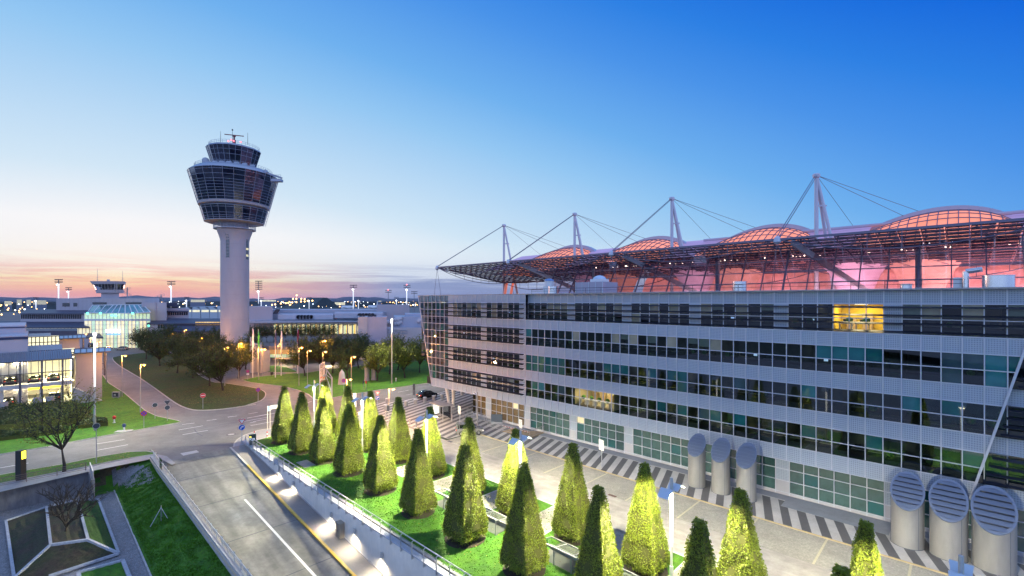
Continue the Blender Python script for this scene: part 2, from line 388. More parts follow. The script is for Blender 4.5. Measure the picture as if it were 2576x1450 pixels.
# sunken garden: floor, grass bank up to the ramp railing, gravel path
GZ = -2.45
struct(MB().face([FS(-73.5, -70, GZ-.03), FS(40, -70, GZ-.03), FS(40, 6.8, GZ-.03), FS(-73.5, 6.8, GZ-.03)]).build('garden_floor', gravel_m))
def PX(p): return (HX+F_*p.x/p.y, HY+(EYE-p.z)*F_/p.y)
def inpoly(q, poly):
    r = False
    for (x1, y1), (x2, y2) in zip(poly, poly[1:]+poly[:1]):
        if (y1 > q[1]) != (y2 > q[1]) and q[0] < (x2-x1)*(q[1]-y1)/(y2-y1)+x1: r = not r
    return r
bank = MB(); rb = random.Random(4)
ss = [-77+i*.45 for i in range(40)]+[-59.4+i*1.1 for i in range(60)]
cs = [4.6, 5.1, 5.6, 6.1, 6.7, 7.1, 7.5, 7.9, 8.3, 8.7, 9.1, 9.5, 9.9, 10.3]
GPOLY = [c2(*q) for q in ((800, 700), (860, 668), (1000, 645), (1075, 665), (1125, 735), (1105, 785), (1000, 790), (900, 810), (845, 790), (785, 740))]
LPOLY = [c2(*q) for q in ((640, 690), (820, 640), (960, 630), (900, 690), (800, 720), (770, 790), (690, 800))]
def zbank(s, c):
    zc = GZ+.02+max(0, min(1, (c-6.7)/3.5))**.9*2.05
    if c <= 6.7: k = max(0, min(1, (s+76.2)/3.8))
    else: k = max(0, min(1, (s+76.2)/(3.8+(c-6.7)*1.3)))
    return zc*k*k*(3-2*k)+.03*(1-k)
hz = {}
for i, s_ in enumerate(ss):
    for j, c_ in enumerate(cs): hz[i, j] = FS(s_, c_, zbank(s_, c_)+(rb.uniform(-.06, .06) if 0 < j < 13 and i else 0))
for i in range(len(ss)-1):
    for j in range(13):
        if j < 4 and ss[i] > -72: continue
        q = [hz[i, j], hz[i+1, j], hz[i+1, j+1], hz[i, j+1]]; d = PX((q[0]+q[2])/2); d = (d[0]+rb.uniform(-5, 5), d[1]+rb.uniform(-3, 3))
        bank.face(q, 1 if inpoly(d, GPOLY) else 2 if (inpoly(d, LPOLY) and rb.random() < .8) else 0)
struct(bank.build('grass_bank', [grass_m, gravel_m, dirt_m], smooth=True))
bl = MB()
for i in range(60): bl.ob(FS(-72+i*1.2, 6.62, GZ-.05), FS(1.14, 0)-FS(0, 0), D2*.12, UP*.12)
struct(bl.build('path_edging', concrete))
# ramp down beside the clipped trees
rp = MB(); st = [-71.2+i*2.4 for i in range(45)]
for a, b in zip(st, st[1:]): rp.face([FS(a, 10.55, ramp_z(a)+.005), FS(b, 10.55, ramp_z(b)+.005), FS(b, 18.9, ramp_z(b)+.005), FS(a, 18.9, ramp_z(a)+.005)])
struct(rp.build('ramp_road', concrete_road))
rw = MB(); yk = MB(); gk = MB()
side_m = M('ramp_walk', (.22, .20, .19), .7, nz=[(.3, .15), (5, .08)])
for a, b in zip(st, st[1:]):
    za, zb = ramp_z(a)+.13, ramp_z(b)+.13
    rw.face([FS(a, 18.75, za), FS(b, 18.75, zb), FS(b, 20.45, zb), FS(a, 20.45, za)])
    (yk if a > -66 else gk).ob(FS(a, 18.5, za-.2), FS(b, 18.5, zb-.2)-FS(a, 18.5, za-.2), D2*.24, UP*.215)
struct(rw.build('ramp_pavement', side_m)); struct(yk.build('yellow_kerb', yellow_paint)); struct(gk.build('kerb_stone', kerbstone))
# expansion joints and stains on the ramp
jt = MB(); tar = M('tar', (.03, .035, .06), .5)
for s_ in (-69.5, -64.2, -56.5, -48, -40):
    jt.ob(FS(s_, 10.6, ramp_z(s_)+.009), FS(.07, 0, -RS*.07)-FS(0, 0), D2*7.9, UP*.004)
struct(jt.build('ramp_joint', tar))
def strip(mb, a, b, w, f=W, dz=.006):     # painted line from pixel a to b
    p, q = f(a), f(b); d = (q-p); n = Vector((-d.y, d.x, 0)).normalized()*w/2; u = UP*dz
    mb.face([p-n+u, q-n+u, q+n+u, p+n+u])
ln = MB()
a_, b_ = RW(c5(143, 898)), RW(c5(648, 1450)); b_ = b_+(b_-a_)*.4
strip(ln, None, None, .22, lambda d, q=[a_, b_]: q.pop(0), .02)
struct(ln.build('ramp_centre_line', white_paint))
# clipped-tree lawn and its paving
lawnR = 35.3     # c of the lawn's far edge
tip = P_(c7, (842, 690), (850, 640), (900, 580), (1000, 520), (1200, 450), (1420, 413))
raised('pavement', [FS(-71.15, 18.55)]+tip+[FS(-76.5, 33), FS(-73, 37.2), FS(-62, 35.6), FS(-60, 20.72), FS(-71.15, 20.72)], apron_pav, .10, kerb=.2)
grL = P_(c7, (1130, 640), (1190, 596), (1400, 540), (1620, 480))
raised('lawn_topiary', [FS(-69.2, 21.3)]+[Vector((p.x, p.y)).to_3d() for p in grL]+[FS(-70, 31), FS(-69, 34), FS(-67, lawnR), FS(35, lawnR), FS(35, 21.3)], grass_m, .16, kerb=.2, kmat=concrete)
# cobbled inlets to the glass-roofed stairs
for s_, e_ in ((-48.2, -45.2), (-41.6, -38.6), (-35, -32), (-28.4, -25.4), (-21.8, -18.8), (-15.2, -12.2)):
    raised('cobbled_inlet', [FS(s_, 28.9), FS(s_, lawnR+.02), FS(e_, lawnR+.02), FS(e_, 28.9)], cobble_m, .175, kerb=.16, kmat=concrete)
# lane, parking bays, striped pavement along the office building
YC = SCo(W(cr(690, 712)))[1]; BC = SCo(W(cr(750, 920)))[1]
fill('lane', [FS(-72.5, lawnR-.1), FS(-72.5, 38.5), FS(-66, BC), FS(35, BC), FS(35, lawnR-.1)], .004, paving_lane)
fill('parking_strip', [FS(-53, BC), FS(-53, YC), FS(35, YC), FS(35, BC)], .008, cobble_m)
bays = MB()
s_ = -51.
while s_ < 30: bays.ob(FS(s_, BC, .009), -D1*.16, D2*(YC-BC), UP*.005); s_ += 5.35
struct(bays.build('bay_line', bay_stone))
yl = MB(); yl.ob(FS(-53.2, YC-.1, .0), -D1*88, D2*.26, UP*.03); struct(yl.build('yellow_edging', yellow_stone))
# striped paving: light sheet with dark diagonal bands laid into it
SL = [FS(-53.2, YC+.16), FS(-53.4, YC-4.6), FS(-63, YC-4.6), FS(-75.3, 37.5), FS(-82, 45)]+P_(c4, (1500, 1228), (1760, 1205), (2000, 1160), (2175, 1115))+[FS(-84, 71), FS(-61.9, 71), FS(-61.9, 53.9), FS(35, 53.9), FS(35, YC+.16)]
fill('striped_pavement', SL, .010, light_pav)
def clip(poly, n, d):
    out = []
    for p, q in zip(poly, poly[1:]+poly[:1]):
        a, b = p.dot(n)-d, q.dot(n)-d
        if a >= 0: out.append(p)
        if a*b < 0: out.append(p+(q-p)*(a/(a-b)))
    return out
def ear_bands(poly, dirv, period, duty, z):
    # cut a simple polygon into bands (via its triangulation)
    bm = bmesh.new(); vs = [bm.verts.new((p[0], p[1], 0)) for p in poly]
    es = [bm.edges.new((vs[i], vs[(i+1) % len(vs)])) for i in range(len(vs))]
    bmesh.ops.triangle_fill(bm, use_beauty=True, edges=es)
    n = Vector((-dirv.y, dirv.x, 0)); mb = MB()
    for f in bm.faces:
        tri = [v.co.copy() for v in f.verts]; dd = [p.dot(n) for p in tri]
        k = math.floor(min(dd)/period)
        while k*period < max(dd):
            q = clip(clip(tri, n, k*period), -n, -(k*period+period*duty))
            if len(q) > 2: mb.face([(p.x, p.y, z) for p in q])
            k += 1
    bm.free(); return mb
sd_ = math.atan2(1860-HX, F_); sdir = Vector((math.sin(sd_), math.cos(sd_), 0))
SL2 = [FS(-53.2, YC+.2), FS(-53.4, YC-4.5), FS(-63, YC-4.5), FS(-75.3, 37.6), FS(-82, 45.1)]+P_(c4, (1500, 1230), (1760, 1207), (2000, 1162), (2175, 1117))+[FS(-84, 71), FS(-61.9, 71), FS(-61.9, 52.2), FS(35, 52.2), FS(35, YC+.2)]
struct(ear_bands(SL2, sdir, 1.40, .5, .014).build('dark_stripe', dark_pav))
sl = MB()
for px in (1950, 2085, 2235): pass
sl.ob(FS(-61, 52.4, .0), -D1*95, D2*1.4, UP*.022)
sl.ob(FS(s_at(1975, 52.3), 50.7, .0), -D1*(s_at(2212, 52.3)-s_at(1975, 52.3)+.8), D2*1.72, UP*.03)
struct(sl.build('slab_edging', apron_pav))
# road markings
mk = MB()
for a, b in (((920, 503), (700, 543)), ((895, 466), (690, 498)), ((205, 635), (0, 670)), ((1460, 367), (1285, 397)), ((1495, 400), (1312, 431)), ((1400, 347), (1310, 358)), ((1560, 320), (1485, 331)), ((1705, 296), (1640, 305)), ((1842, 272), (1790, 281)),
             ((1842, 338), (1800, 345)), ((1000, 470), (700, 530))): 
    if a != (1000, 470): strip(mk, c2(*a), c2(*b), .16)
for a, b in (((25, 1375), (115, 1365)), ((225, 1345), (315, 1330)), ((270, 1420), (400, 1395)), ((215, 1385), (500, 1335)), ((790, 1240), (840, 1222)), ((1750, 1162), (1820, 1150)), ((1670, 1135), (1780, 1115)), ((2010, 1080), (2070, 1070))): strip(mk, c4(*a), c4(*b), .16)
for a, b in (((1095, 375), (1470, 305)), ((985, 315), (1330, 255)), ((1045, 268), (1330, 210))): strip(mk, c7(*a), c7(*b), .15)
for a, b in (((2085, 1140), (2175, 1165)), ((2085, 1140), (2175, 1110))): strip(mk, c4(*a), c4(*b), .2)
struct(mk.build('lane_marking', white_paint))
cr_ = MB()
for pts in (((280, 430), (330, 490), (400, 525)), ((0, 690), (180, 680), (500, 662), (830, 660)), ((0, 480), (300, 430), (900, 320))):
    for a, b in zip(pts, pts[1:]): strip(cr_, c7(*a), c7(*b), .12, dz=.005)
struct(cr_.build('tar_seam', M('seam', (.07, .075, .10), .6)))
man = MB(); p = W(c7(815, 503)); man.lathe(p, [(.62, 0), (.62, .012)], 24, 0); man.lathe(p, [(.45, .012), (.45, .018)], 24, 1)
tag(man.build('manhole_cover', [dark_steel, concrete]), 'round manhole cover let into the junction asphalt', 'manhole')
gt = MB(); q = [W(c2(1298, 565)), W(c2(1415, 543)), W(c2(1433, 557)), W(c2(1318, 582))]
gt.rings([[v for v in q], [v+UP*.007 for v in q]])
for k in range(1, 10):
    a, b = q[0].lerp(q[1], k/10), q[3].lerp(q[2], k/10); gt.bar(a+UP*.008, b+UP*.008, .03, .006, 1)
tag(gt.build('access_cover', [concrete, galv]), 'pale rectangular access cover in the asphalt before the ramp', 'access cover')
# the road between the sign and the old terminal, the far plain and hills
fill('far_road', [(-160, 176), (-160, 196), (40, 205), (110, 232), (110, 218), (40, 190)], .003, asphalt_red)
fill('apron', [(-900, 300), (-900, 1400), (900, 1400), (900, 300)], .0, M('apron_concrete', (.12, .13, .14), .8, nz=[(.01, .3), (.2, .1)]))
hm = MB(); rh = random.Random(9); prev = None
hill_m = M('hazy_wooded_hill', (.045, .07, .12), .95, nz=[(.004, .2), (.03, .3)])  # blue of distant haze put into the hill colour
for k in range(0, 181):
    az = R(-62+k*.7); d = 5600
    hgt = 54+9*math.sin(k*.23)+7*math.sin(k*.61+1)+6*math.sin(k*1.37)+rh.uniform(-4, 4)
    if k > 95: hgt += 14
    x, y = math.sin(az), math.cos(az)
    cur = [(x*d, y*d, 0), (x*(d+150), y*(d+150), hgt*.55), (x*(d+500), y*(d+500), hgt), (x*(d+1600), y*(d+1600), 0)]
    if prev:
        for i in range(3): hm.face([prev[i], cur[i], cur[i+1], prev[i+1]])
    prev = cur
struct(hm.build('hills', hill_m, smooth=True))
fw = MB()
for k in range(420):
    az = R(rh.uniform(-60, 58)); d = rh.uniform(1500, 4200); hgt = rh.uniform(8, 17); w = rh.uniform(30, 160)
    x, y = math.sin(az)*d, math.cos(az)*d
    fw.rings([[(x-w/2*a, y, 0), (x+w/2*a, y, 0), (x+w/2*a, y+30, 0), (x-w/2*a, y+30, 0)] if zz == 0 else
              [(x-w/2*a+rh.uniform(-4, 4), y+4, zz+rh.uniform(-2, 1)), (x+w/2*a, y+4, zz+rh.uniform(-2, 1)), (x+w/2*a, y+26, zz), (x-w/2*a, y+26, zz)] for zz, a in ((0, 1), (hgt*.7, .97), (hgt, .8))])
tag(fw.build('far_woods', M('far_wood', (.03, .05, .06), .95, nz=(.05, .4))), 'low dark woods strung along the horizon', 'woodland', kind='stuff')
tl = MB()
for k in range(750):
    az = R(rh.uniform(-52, 4)); d = rh.uniform(550, 3600); s_ = d*.0008*rh.uniform(.5, 1.4)
    tl.ball((math.sin(az)*d, math.cos(az)*d, rh.uniform(4, 15)), s_, 6, 4, rh.choice((0, 0, 1, 2)))
tag(tl.build('town_lights', [M('lamp_amber_far', (1, .6, .2), emit=((1, .55, .18), 7)), M('lamp_white_far', (1, 1, 1), emit=((1, .95, .85), 7)), M('lamp_pale_far', (.8, .9, 1), emit=((.85, .95, 1), 4))]),
    'scattered amber and white lights over the far airfield and town', 'lights', kind='stuff')
# ================================================================ office building with the gridded facade
clad = M('perforated_cladding', (.38, .445, .53), .5, .1, nz=(.35, .06)); uvgrid(clad, 8, .16, .84, (.245, .29, .37))
plain_clad = M('plain_cladding', (.42, .42, .46), .38, .2, nz=(.4, .05))
frame_m = M('facade_frame', (.52, .55, .62), .35, .3)
soffit_m = M('soffit', (.45, .44, .43), .6)
GL = {}
for n_, c_ in (('dark', (.006, .012, .018)), ('navy', (.01, .018, .045)), ('teal', (.010, .085, .092)), ('aqua', (.03, .15, .17)), ('green', (.012, .045, .035)), ('beige', (.27, .26, .20)), ('curtain', (.035, .07, .085)), ('brown', (.03, .018, .012))):
    GL[n_] = M('glass_'+n_, c_, .025, ior=1.85, nz=[(.25, .35)] + ([(1.1, .25)] if n_ in ('dark', 'navy', 'green') else []))
blind_lit = M('lit_blind', (.5, .45, .3), .6, emit=((1, .85, .5), .5))
glow_m = M('lit_pane', (.4, .35, .2), .3, emit=((1, .75, .3), .7))
clear_pane = clear('office_pane', (.93, .97, .95), .05)
panes = [clear('window_pane', (.66, .78, .78), .07, .012, 1.8), clear('window_pane_blue', (.55, .66, .80), .08, .012, 1.85), clear('window_pane_green', (.55, .76, .70), .07, .02, 1.8)]
PN = {'dark': 0, 'navy': 1, 'green': 2, 'teal': 2, 'aqua': 0, 'beige': 0, 'curtain': 1, 'brown': 0, 'clear': 0}
louvre_m = M('louvre', (.035, .04, .06), .4, .4)
ob = thing('office_building', 'long grey office building with gridded windows and louvred top floor beside the striped pavement', 'building', FS(-30, 60, 0))
cM, cT, cG = 52.8, 53.4, 53.9
S0, MW = -48.25, 1.27
def sm_(m): return S0+MW*m
ZT = 21.06
def s_left(z): return -76.9+(ZT-z)*.268
def s_right(z): return 3.41-(16.1-z)*.2426
def clipsz(poly, lo=None, hi=None):
    P = [Vector((a, b, 0)) for a, b in poly]
    if hi: P = clip(P, Vector((-1, .2426, 0)), -(3.41-16.1*.2426))
    if lo and len(P) > 2: P = clip(P, Vector((1, .268, 0)), -76.9+ZT*.268)
    return [(p.x, p.y) for p in P]
def pan(mb, s0, s1, z0, z1, c, mi=0, lo=False, hi=False, uv=True):
    q = clipsz([(s0, z0), (s1, z0), (s1, z1), (s0, z1)], lo, hi)
    if len(q) < 3: return
    mb.face([FS(a, c, b) for a, b in q], mi, [((a-s0)/(s1-s0), (b-z0)/(z1-z0)) for a, b in q] if uv else None)
ROWS = [(5.37, 7.84), (9.30, 11.75), (13.18, 15.73)]
SPN = [(3.91, 5.37), (7.84, 9.30), (11.75, 13.18), (15.73, 17.05)]
rr = random.Random(21)
wins = []
def window(s0, s1, z0, z1, c, mats, split=1, lo=False, hi=False):
    q = clipsz([(s0, z0), (s1, z0), (s1, z1), (s0, z1)], lo, hi)
    if len(q) < 3: return
    p = FS((s0+s1)/2, c, (z0+z1)/2); wins.append(((s1-s0)*(z1-z0)/p.y**2, s0, s1, z0, z1, c, mats, split, lo, hi))
def wbuild(mb, w, bl_):
    _, s0, s1, z0, z1, c, mats, split, lo, hi = w; h_ = (z1-z0)/split; rw = random.Random(int(s0*97+z0*31))
    for k in range(split):
        e = .035
        def qd(za, zb_, d_, e=e): q = clipsz([(s0+e, za), (s1-e, za), (s1-e, zb_), (s0+e, zb_)], lo, hi); return [FS(a, c+d_, b) for a, b in q] if len(q) > 2 else None
        za, zb_ = z0+k*h_+e, z0+(k+1)*h_-e; q = qd(za, zb_, .05)
        TY_ = ('aqua', 'beige', 'curtain', 'teal', 'brown')
        f = rw.choice((1, 1, 1, .75, .55)) if k == split-1 and mats[k] == 'beige' else 1
        if q: mb.face(q, 3 if mats[k] == 'clear' else 4+TY_.index(mats[k]) if mats[k] in TY_ and f == 1 and not lo else PN[mats[k]])
        if mats[k] in ('aqua', 'beige', 'curtain', 'teal', 'brown') and not (lo and mats[k] == 'brown'):
            q = qd(zb_-(zb_-za)*f, zb_, .16)
            if q: bl_.face(q, ('aqua', 'beige', 'curtain', 'teal', 'brown').index(mats[k]))
MR = 44
bands = [MB() for _ in range(5)]
for j, (z0, z1) in enumerate(SPN):
    for m in range(-22, MR):
        if m < -15 and j: continue
        pan(bands[j], sm_(m), sm_(m+1), z0, z1, cM, lo=m < -14, hi=m > 36)
for m in range(-15, MR): pan(bands[4], sm_(m), sm_(m+1), 19.71, ZT-.12, cT if m >= 0 else cM)
for b in bands: b.build('spandrel_band', clad, ob)
# solid panels between the window groups
def pp(*a, **k):
    sp = MB(); pan(sp, *a, **k)
    if sp.f: sp.build('pier_panel', [clad, plain_clad], ob)
for m in range(-15, MR):
    if m % 7 == 6: pp(sm_(m), sm_(m+1), 17.05, 19.71, (cT if m >= 0 else cM)-.004)
    if m % 7 == 6 and m < 0:
        for z0, z1 in ROWS: pp(sm_(m), sm_(m+1), z0, z1, cM-.004)
    if m % 7 == 6 and m > -9:
        pp(sm_(m), sm_(m+1), 2.65, 3.85, cG-.004); pp(sm_(m), sm_(m+1), 1.45, 2.65, cG-.004); pp(sm_(m), sm_(m+1), .3, 1.45, cG-.004, 1, uv=False)
pick = lambda opts: rr.choices([o[0] for o in opts], [o[1] for o in opts])[0]
base_mix = [('dark', 6), ('navy', 2), ('green', 1.5), ('teal', 1.7), ('aqua', .35), ('curtain', .7)]
for k, (z0, z1) in enumerate(ROWS):
    for m in range(-15, 41):
        if m < 0 and m % 7 == 6: continue
        up, dn = pick(base_mix), pick(base_mix[:3])
        if k == 2:
            if 0 <= m < 3: up = 'aqua' if m < 1 else 'green'
            elif 6 < m < 24: up = 'beige' if rr.random() < .62 else 'dark'
            elif m in (30, 31, 32): up = 'aqua'
            elif m in (37, 39): up = dn = 'curtain' if m == 37 else 'aqua'
        if k == 1 and m >= 0:
            if m < 6: up = dn = 'teal'
            elif 11 < m < 22: up = pick([('teal', 5), ('dark', 3)]); dn = pick([('teal', 1), ('dark', 3), ('green', 2)])
            elif m == 37: up = 'teal'
        if k == 0 and m >= 25 and rr.random() < .4: dn = 'green'
        if m < 0: up, dn = pick([('dark', 4), ('green', 3), ('brown', 1 if k == 0 else .2), ('navy', 2), ('beige', .7)]), pick([('dark', 4), ('brown', 1 if k == 0 else .3), ('green', 2)])
        if k == 0 and 7 <= m < 12: up = dn = 'clear'
        window(sm_(m), sm_(m+1), z0, z1, cM, (dn, up), 2, hi=m > 34)
for m in range(-15, MR):
    if m % 7 == 6: continue
    up, dn = pick([('dark', 4), ('navy', 4), ('beige', 5), ('curtain', 1)]), pick([('dark', 5), ('navy', 4), ('brown', .6), ('beige', 1)])
    if m in (-14, -13, -6): up = dn = 'beige'
    if m in (31, 32, 33): up = dn = 'clear'
    window(sm_(m), sm_(m+1), 17.05, 19.71, cT if m >= 0 else cM, (dn, up), 2)
prow = [('teal', 4), ('dark', 4), ('navy', 3), ('curtain', 2), ('green', 2)]
for i in range(12):
    for m in range(-22, -15):
        window(sm_(m), sm_(m+1), 5.37+i*1.3, 5.37+(i+1)*1.3, cM, (pick(prow),), 1, lo=True)
wins.sort(key=lambda w: -w[0])
blm = [M('blind_aqua', (.10, .50, .52), .7), M('blind_beige', (.62, .60, .48), .7, nz=(.8, .1)), M('curtain_grey', (.12, .24, .27), .8, nz=[(.5, .2), (9, .35)], stretch=(1, 1, .05)), M('blind_teal', (.03, .24, .25), .7), M('blind_brown', (.10, .06, .03), .7)]
blinds = MB()
for i, w in enumerate(wins[:100]):
    mb = MB(); wbuild(mb, w, blinds); mb.build('window', panes+[clear_pane]+[GL[q_] for q_ in ('aqua', 'beige', 'curtain', 'teal', 'brown')], ob)
mb = MB()
for w in wins[100:]: wbuild(mb, w, blinds)
tag(mb.build('window', panes+[clear_pane]+[GL[q_] for q_ in ('aqua', 'beige', 'curtain', 'teal', 'brown')], ob), kind='stuff'); tag(blinds.build('window_blind', blm, ob), kind='stuff')
# the office floors behind the glass: slabs, back wall, partitions, radiators, desks, a few lamps left on
inn = MB(); fur = MB(); rf_ = random.Random(5)
def floor_(s0, s1, z0, z1, c, skip=()):
    b = c+5.5
    inn.face([FS(s0, b, z0), FS(s1, b, z0), FS(s1, b, z1), FS(s0, b, z1)], 0); inn.face([FS(s0, c+.12, z0), FS(s1, c+.12, z0), FS(s1, b, z0), FS(s0, b, z0)], 1); inn.face([FS(s0, c+.12, z1), FS(s1, c+.12, z1), FS(s1, b, z1), FS(s0, b, z1)], 2)
    s_ = s0; k = 0
    while s_ < s1:
        if not (skip and skip[0]-.2 < s_ < skip[1]+.2):
            if k % 3 == 0: inn.face([FS(s_, c+.3, z0), FS(s_, b, z0), FS(s_, b, z1), FS(s_, c+.3, z1)], 0)
            if rf_.random() < .8: fur.ob(FS(s_+.1, c+.22, z0), -D1*1.07, D2*.18, UP*rf_.choice((.45, .55, .6)), 3)
            if rf_.random() < .55: fur.ob(FS(s_+.1, c+.9, z0+.72), -D1*1.05, D2*.7, UP*.05, 0); fur.ob(FS(s_+.35, c+1.1, z0+.85), -D1*.5, D2*.06, UP*.34, 1)
            if rf_.random() < .4: fur.ob(FS(s_+.1, c+4.9, z0), -D1*1.1, D2*.4, UP*rf_.choice((1.1, 1.8, 2.2)), 2)
            if rf_.random() < .16: fur.ball(FS(s_+.5, c+.5, z0+.95), rf_.uniform(.2, .36), 8, 6, 4)
            if rf_.random() < .17: fur.ob(FS(s_+.2, c+rf_.uniform(1, 4), z1-.06), -D1*1.1, D2*.14, UP*.03, 5 if rf_.random() < .6 else 6)
            if rf_.random() < .05: fur.ob(FS(s_+.45, c+1.0, z0+.95), -D1*.35, D2*.02, UP*.22, 7)
        s_ += MW; k += 1
for k, (z0, z1) in enumerate(ROWS): floor_(sm_(-22) if k else sm_(-20), s_right(z1)+1.2, z0-.03, z1+.03, cM, (sm_(7), sm_(12)) if k == 0 else ())
floor_(sm_(-22), sm_(0), 17.0, 19.75, cM); floor_(sm_(0), 9, 17.02, 19.75, cT, (sm_(31), sm_(34)))
inn.build('office_floor', [M('office_wall', (.20, .20, .19), .8, nz=(.3, .3)), M('carpet', (.10, .10, .11), .9), M('ceiling_tile', (.35, .35, .34), .8)], ob)
tag(fur.build('office_fittings', [M('desk_top', (.4, .36, .3), .5), plastic_black, M('cupboard', (.22, .18, .13), .6, nz=(1, .3)), M('radiator', (.035, .035, .04), .6), M('plant_green', (.05, .14, .025), .7, nz=(9, .4)), M('tube_lamp', (1, 1, 1), emit=((1, .85, .5), 5)), M('tube_lamp_cool', (1, 1, 1), emit=((.8, 1, .85), 3)), M('screen_glow', (.5, .6, .8), emit=((.5, .7, 1), 1.0))], ob), kind='stuff')
# frame: mullions and transoms proud of the panes
fr = MB()
def vbar(s, z0, z1, c, w=.075, d=.1): fr.ob(FS(s-w/2, c-d*.6, z0), FS(w, 0)-FS(0, 0), D2*d, UP*(z1-z0))
def hbar(s0, s1, z, c, w=.075, d=.09): fr.ob(FS(s0, c-d*.55, z-w/2), FS(s1-s0, 0)-FS(0, 0), D2*d, UP*w)
for m in range(-22, MR+1):
    s_ = sm_(m); zb = 3.91; zt = 17.05 if m >= 0 else ZT-.12
    if m < -15: zb = max(3.91, ZT-(s_+76.9)/.268); zt = ZT-.12
    if s_ > s_right(17.05): continue
    if s_ > s_right(3.91): zb = 16.1-(3.41-s_)/.2426
    if zb < zt: vbar(s_, zb, zt, cM)
    if m >= 0: vbar(s_, 17.05, ZT-.12, cT)
zz = [3.91, 5.37, 6.605, 7.84, 9.30, 10.525, 11.75, 13.18, 14.455, 15.73, 17.05]
for z in zz: hbar(sm_(-15) if z > 5.4 else s_left(z), s_right(z), z, cM)
for z in (17.05, 18.38, 19.71): hbar(sm_(0), 9, z, cT)
for z in (18.38, 19.71): hbar(sm_(-15), sm_(0), z, cM)
for i in range(13): hbar(s_left(5.37+i*1.3), sm_(-15), 5.37+i*1.3, cM)
fr.bar(FS(s_right(3.91), cM-.05, 3.91), FS(s_right(17.05), cM-.05, 17.05), .16, .2, 0, up=D2)
fr.bar(FS(s_left(3.91), cM-.05, 3.91), FS(s_left(ZT), cM-.05, ZT), .12, .14, 0, up=D2)
fr.build('facade_frame', frame_m, ob)
# second skin beyond the slanting edge
sk = MB(); cS = cM+.55
for m in range(36, MR):
    for (z0, z1) in SPN: pan(sk, sm_(m), sm_(m+1), z0, z1, cS)
    for (z0, z1) in ROWS: pan(sk, sm_(m), sm_(m+1), z0, z1, cS+.05, 1+(m % 2), uv=False)
    sk.ob(FS(sm_(m)-.03, cS-.06, 3.9), -D1*.07, D2*.1, UP*13.1, 3)
sk.build('rear_skin', [clad, GL['dark'], GL['green'], frame_m], ob)
def louvre(s0, s1, z, c, w=.42):
    mb = MB(); o = FS(s0, c-.62, z-.02)
    mb.ob(o, FS(s1-s0, 0)-FS(0, 0), D2*w+UP*.13, UP*.035-D2*.01)
    k = s0
    while k <= s1: mb.ob(FS(k, c-.55, z), -D1*.03, D2*.54, UP*.05); k += MW*2
    mb.build('sun_louvre', louvre_m, ob)
for i in range(4):
    zl = 17.25+i*.72
    louvre(sm_(-15)-.3, sm_(0)-.1, zl, cM); louvre(sm_(0), 9, zl-.05, cT)
for z0, z1 in ROWS:
    for i in range(4):
        louvre(sm_(-15)-.3, sm_(0)-.15, z0+.12+i*.74, cM); louvre(s_right(z0+i*.7)+.4, 9, z0+.12+i*.66, cS, .36)
# ground floor
fr = MB()
gfm = [M('glass_lobby', (.04, .095, .09), .03, ior=1.9, nz=[(.3, .3), (1.5, .2)]), GL['teal'], M('glass_warm', (.12, .085, .035), .03, ior=2, nz=[(.4, .4)]), GL['dark'], GL['dark'], blind_lit]
for b0 in range(-15, MR, 7):
    gf = MB()
    for m in range(b0, b0+7):
        if m < -10 or (m % 7 == 6 and m > -9): continue
        for i in range(3):
            e = .05; gi = 5 if (m == -3 and i == 2) or (m == 7 and i == 2) else (1 if (m*3+i) % 11 == 0 else 0)
            if m < -1: gi = 5 if gi == 5 else 2
            gf.face([FS(sm_(m)+e, cG+.05, .3+1.18*i+e), FS(sm_(m+1)-e, cG+.05, .3+1.18*i+e), FS(sm_(m+1)-e, cG+.05, .3+1.18*(i+1)-e), FS(sm_(m)+e, cG+.05, .3+1.18*(i+1)-e)], gi)
    if gf.f: gf.build('ground_floor_window', gfm, ob)
MB().face([FS(-61.9, 53.95, .1), FS(-61.9, 72, .1), FS(-61.9, 72, 3.9), FS(-61.9, 53.95, 3.9)], 0).build('side_glazing', gfm[2], ob)
for m in range(-10, MR+1): vbar(sm_(m), .05, 3.9, cG)
for i in range(4): hbar(-61.8, 9, .3+1.18*i, cG)
fr.build('ground_floor_frame', frame_m, ob)
pl = MB().ob(FS(-61.8, cG-.03, .0), FS(71, 0)-FS(0, 0), D2*.2, UP*.29); pl.build('plinth', plain_clad, ob)
# roof slab with coping, back body, end wall, underside
ro = MB(); ro.ob(FS(-76.95, cM-.1, ZT-.12), FS(86, 0)-FS(0, 0), D2*19, UP*.13)
ro.build('roof', M('roof_membrane', (.3, .31, .34), .7, nz=(.6, .1)), ob)
bd = MB()
for c_ in (cM+.75,):
    L = [FS(s_left(3.91)+.12, cM+.1, 3.91), FS(s_left(ZT-.14)+.12, cM+.1, ZT-.14), FS(s_left(ZT-.14)+.12, 71.5, ZT-.14), FS(s_left(3.91)+.12, 71.5, 3.91)]
    bd.face(L, 0)
    bd.face([FS(-76, 71.5, 0), FS(9, 71.5, 0), FS(9, 71.5, ZT-.14), FS(-76, 71.5, ZT-.14)], 0)
    bd.face([FS(s_left(3.91), cM, 3.89), FS(9, cM, 3.89), FS(9, 71.5, 3.89), FS(s_left(3.91), 71.5, 3.89)], 1)
    for z0, z1 in SPN+[(19.75, ZT-.15)]: bd.face([FS(-75, cT+.14, z0+.04), FS(9, cT+.14, z0+.04), FS(9, cT+.14, z1-.04), FS(-75, cT+.14, z1-.04)], 2)
    bd.face([FS(-77, cM+5.6, 3.95), FS(9, cM+5.6, 3.95), FS(9, cM+5.6, ZT-.15), FS(-77, cM+5.6, ZT-.15)], 2)
bd.build('wall', [plain_clad, soffit_m, M('backing', (.01, .012, .015), .8)], ob)
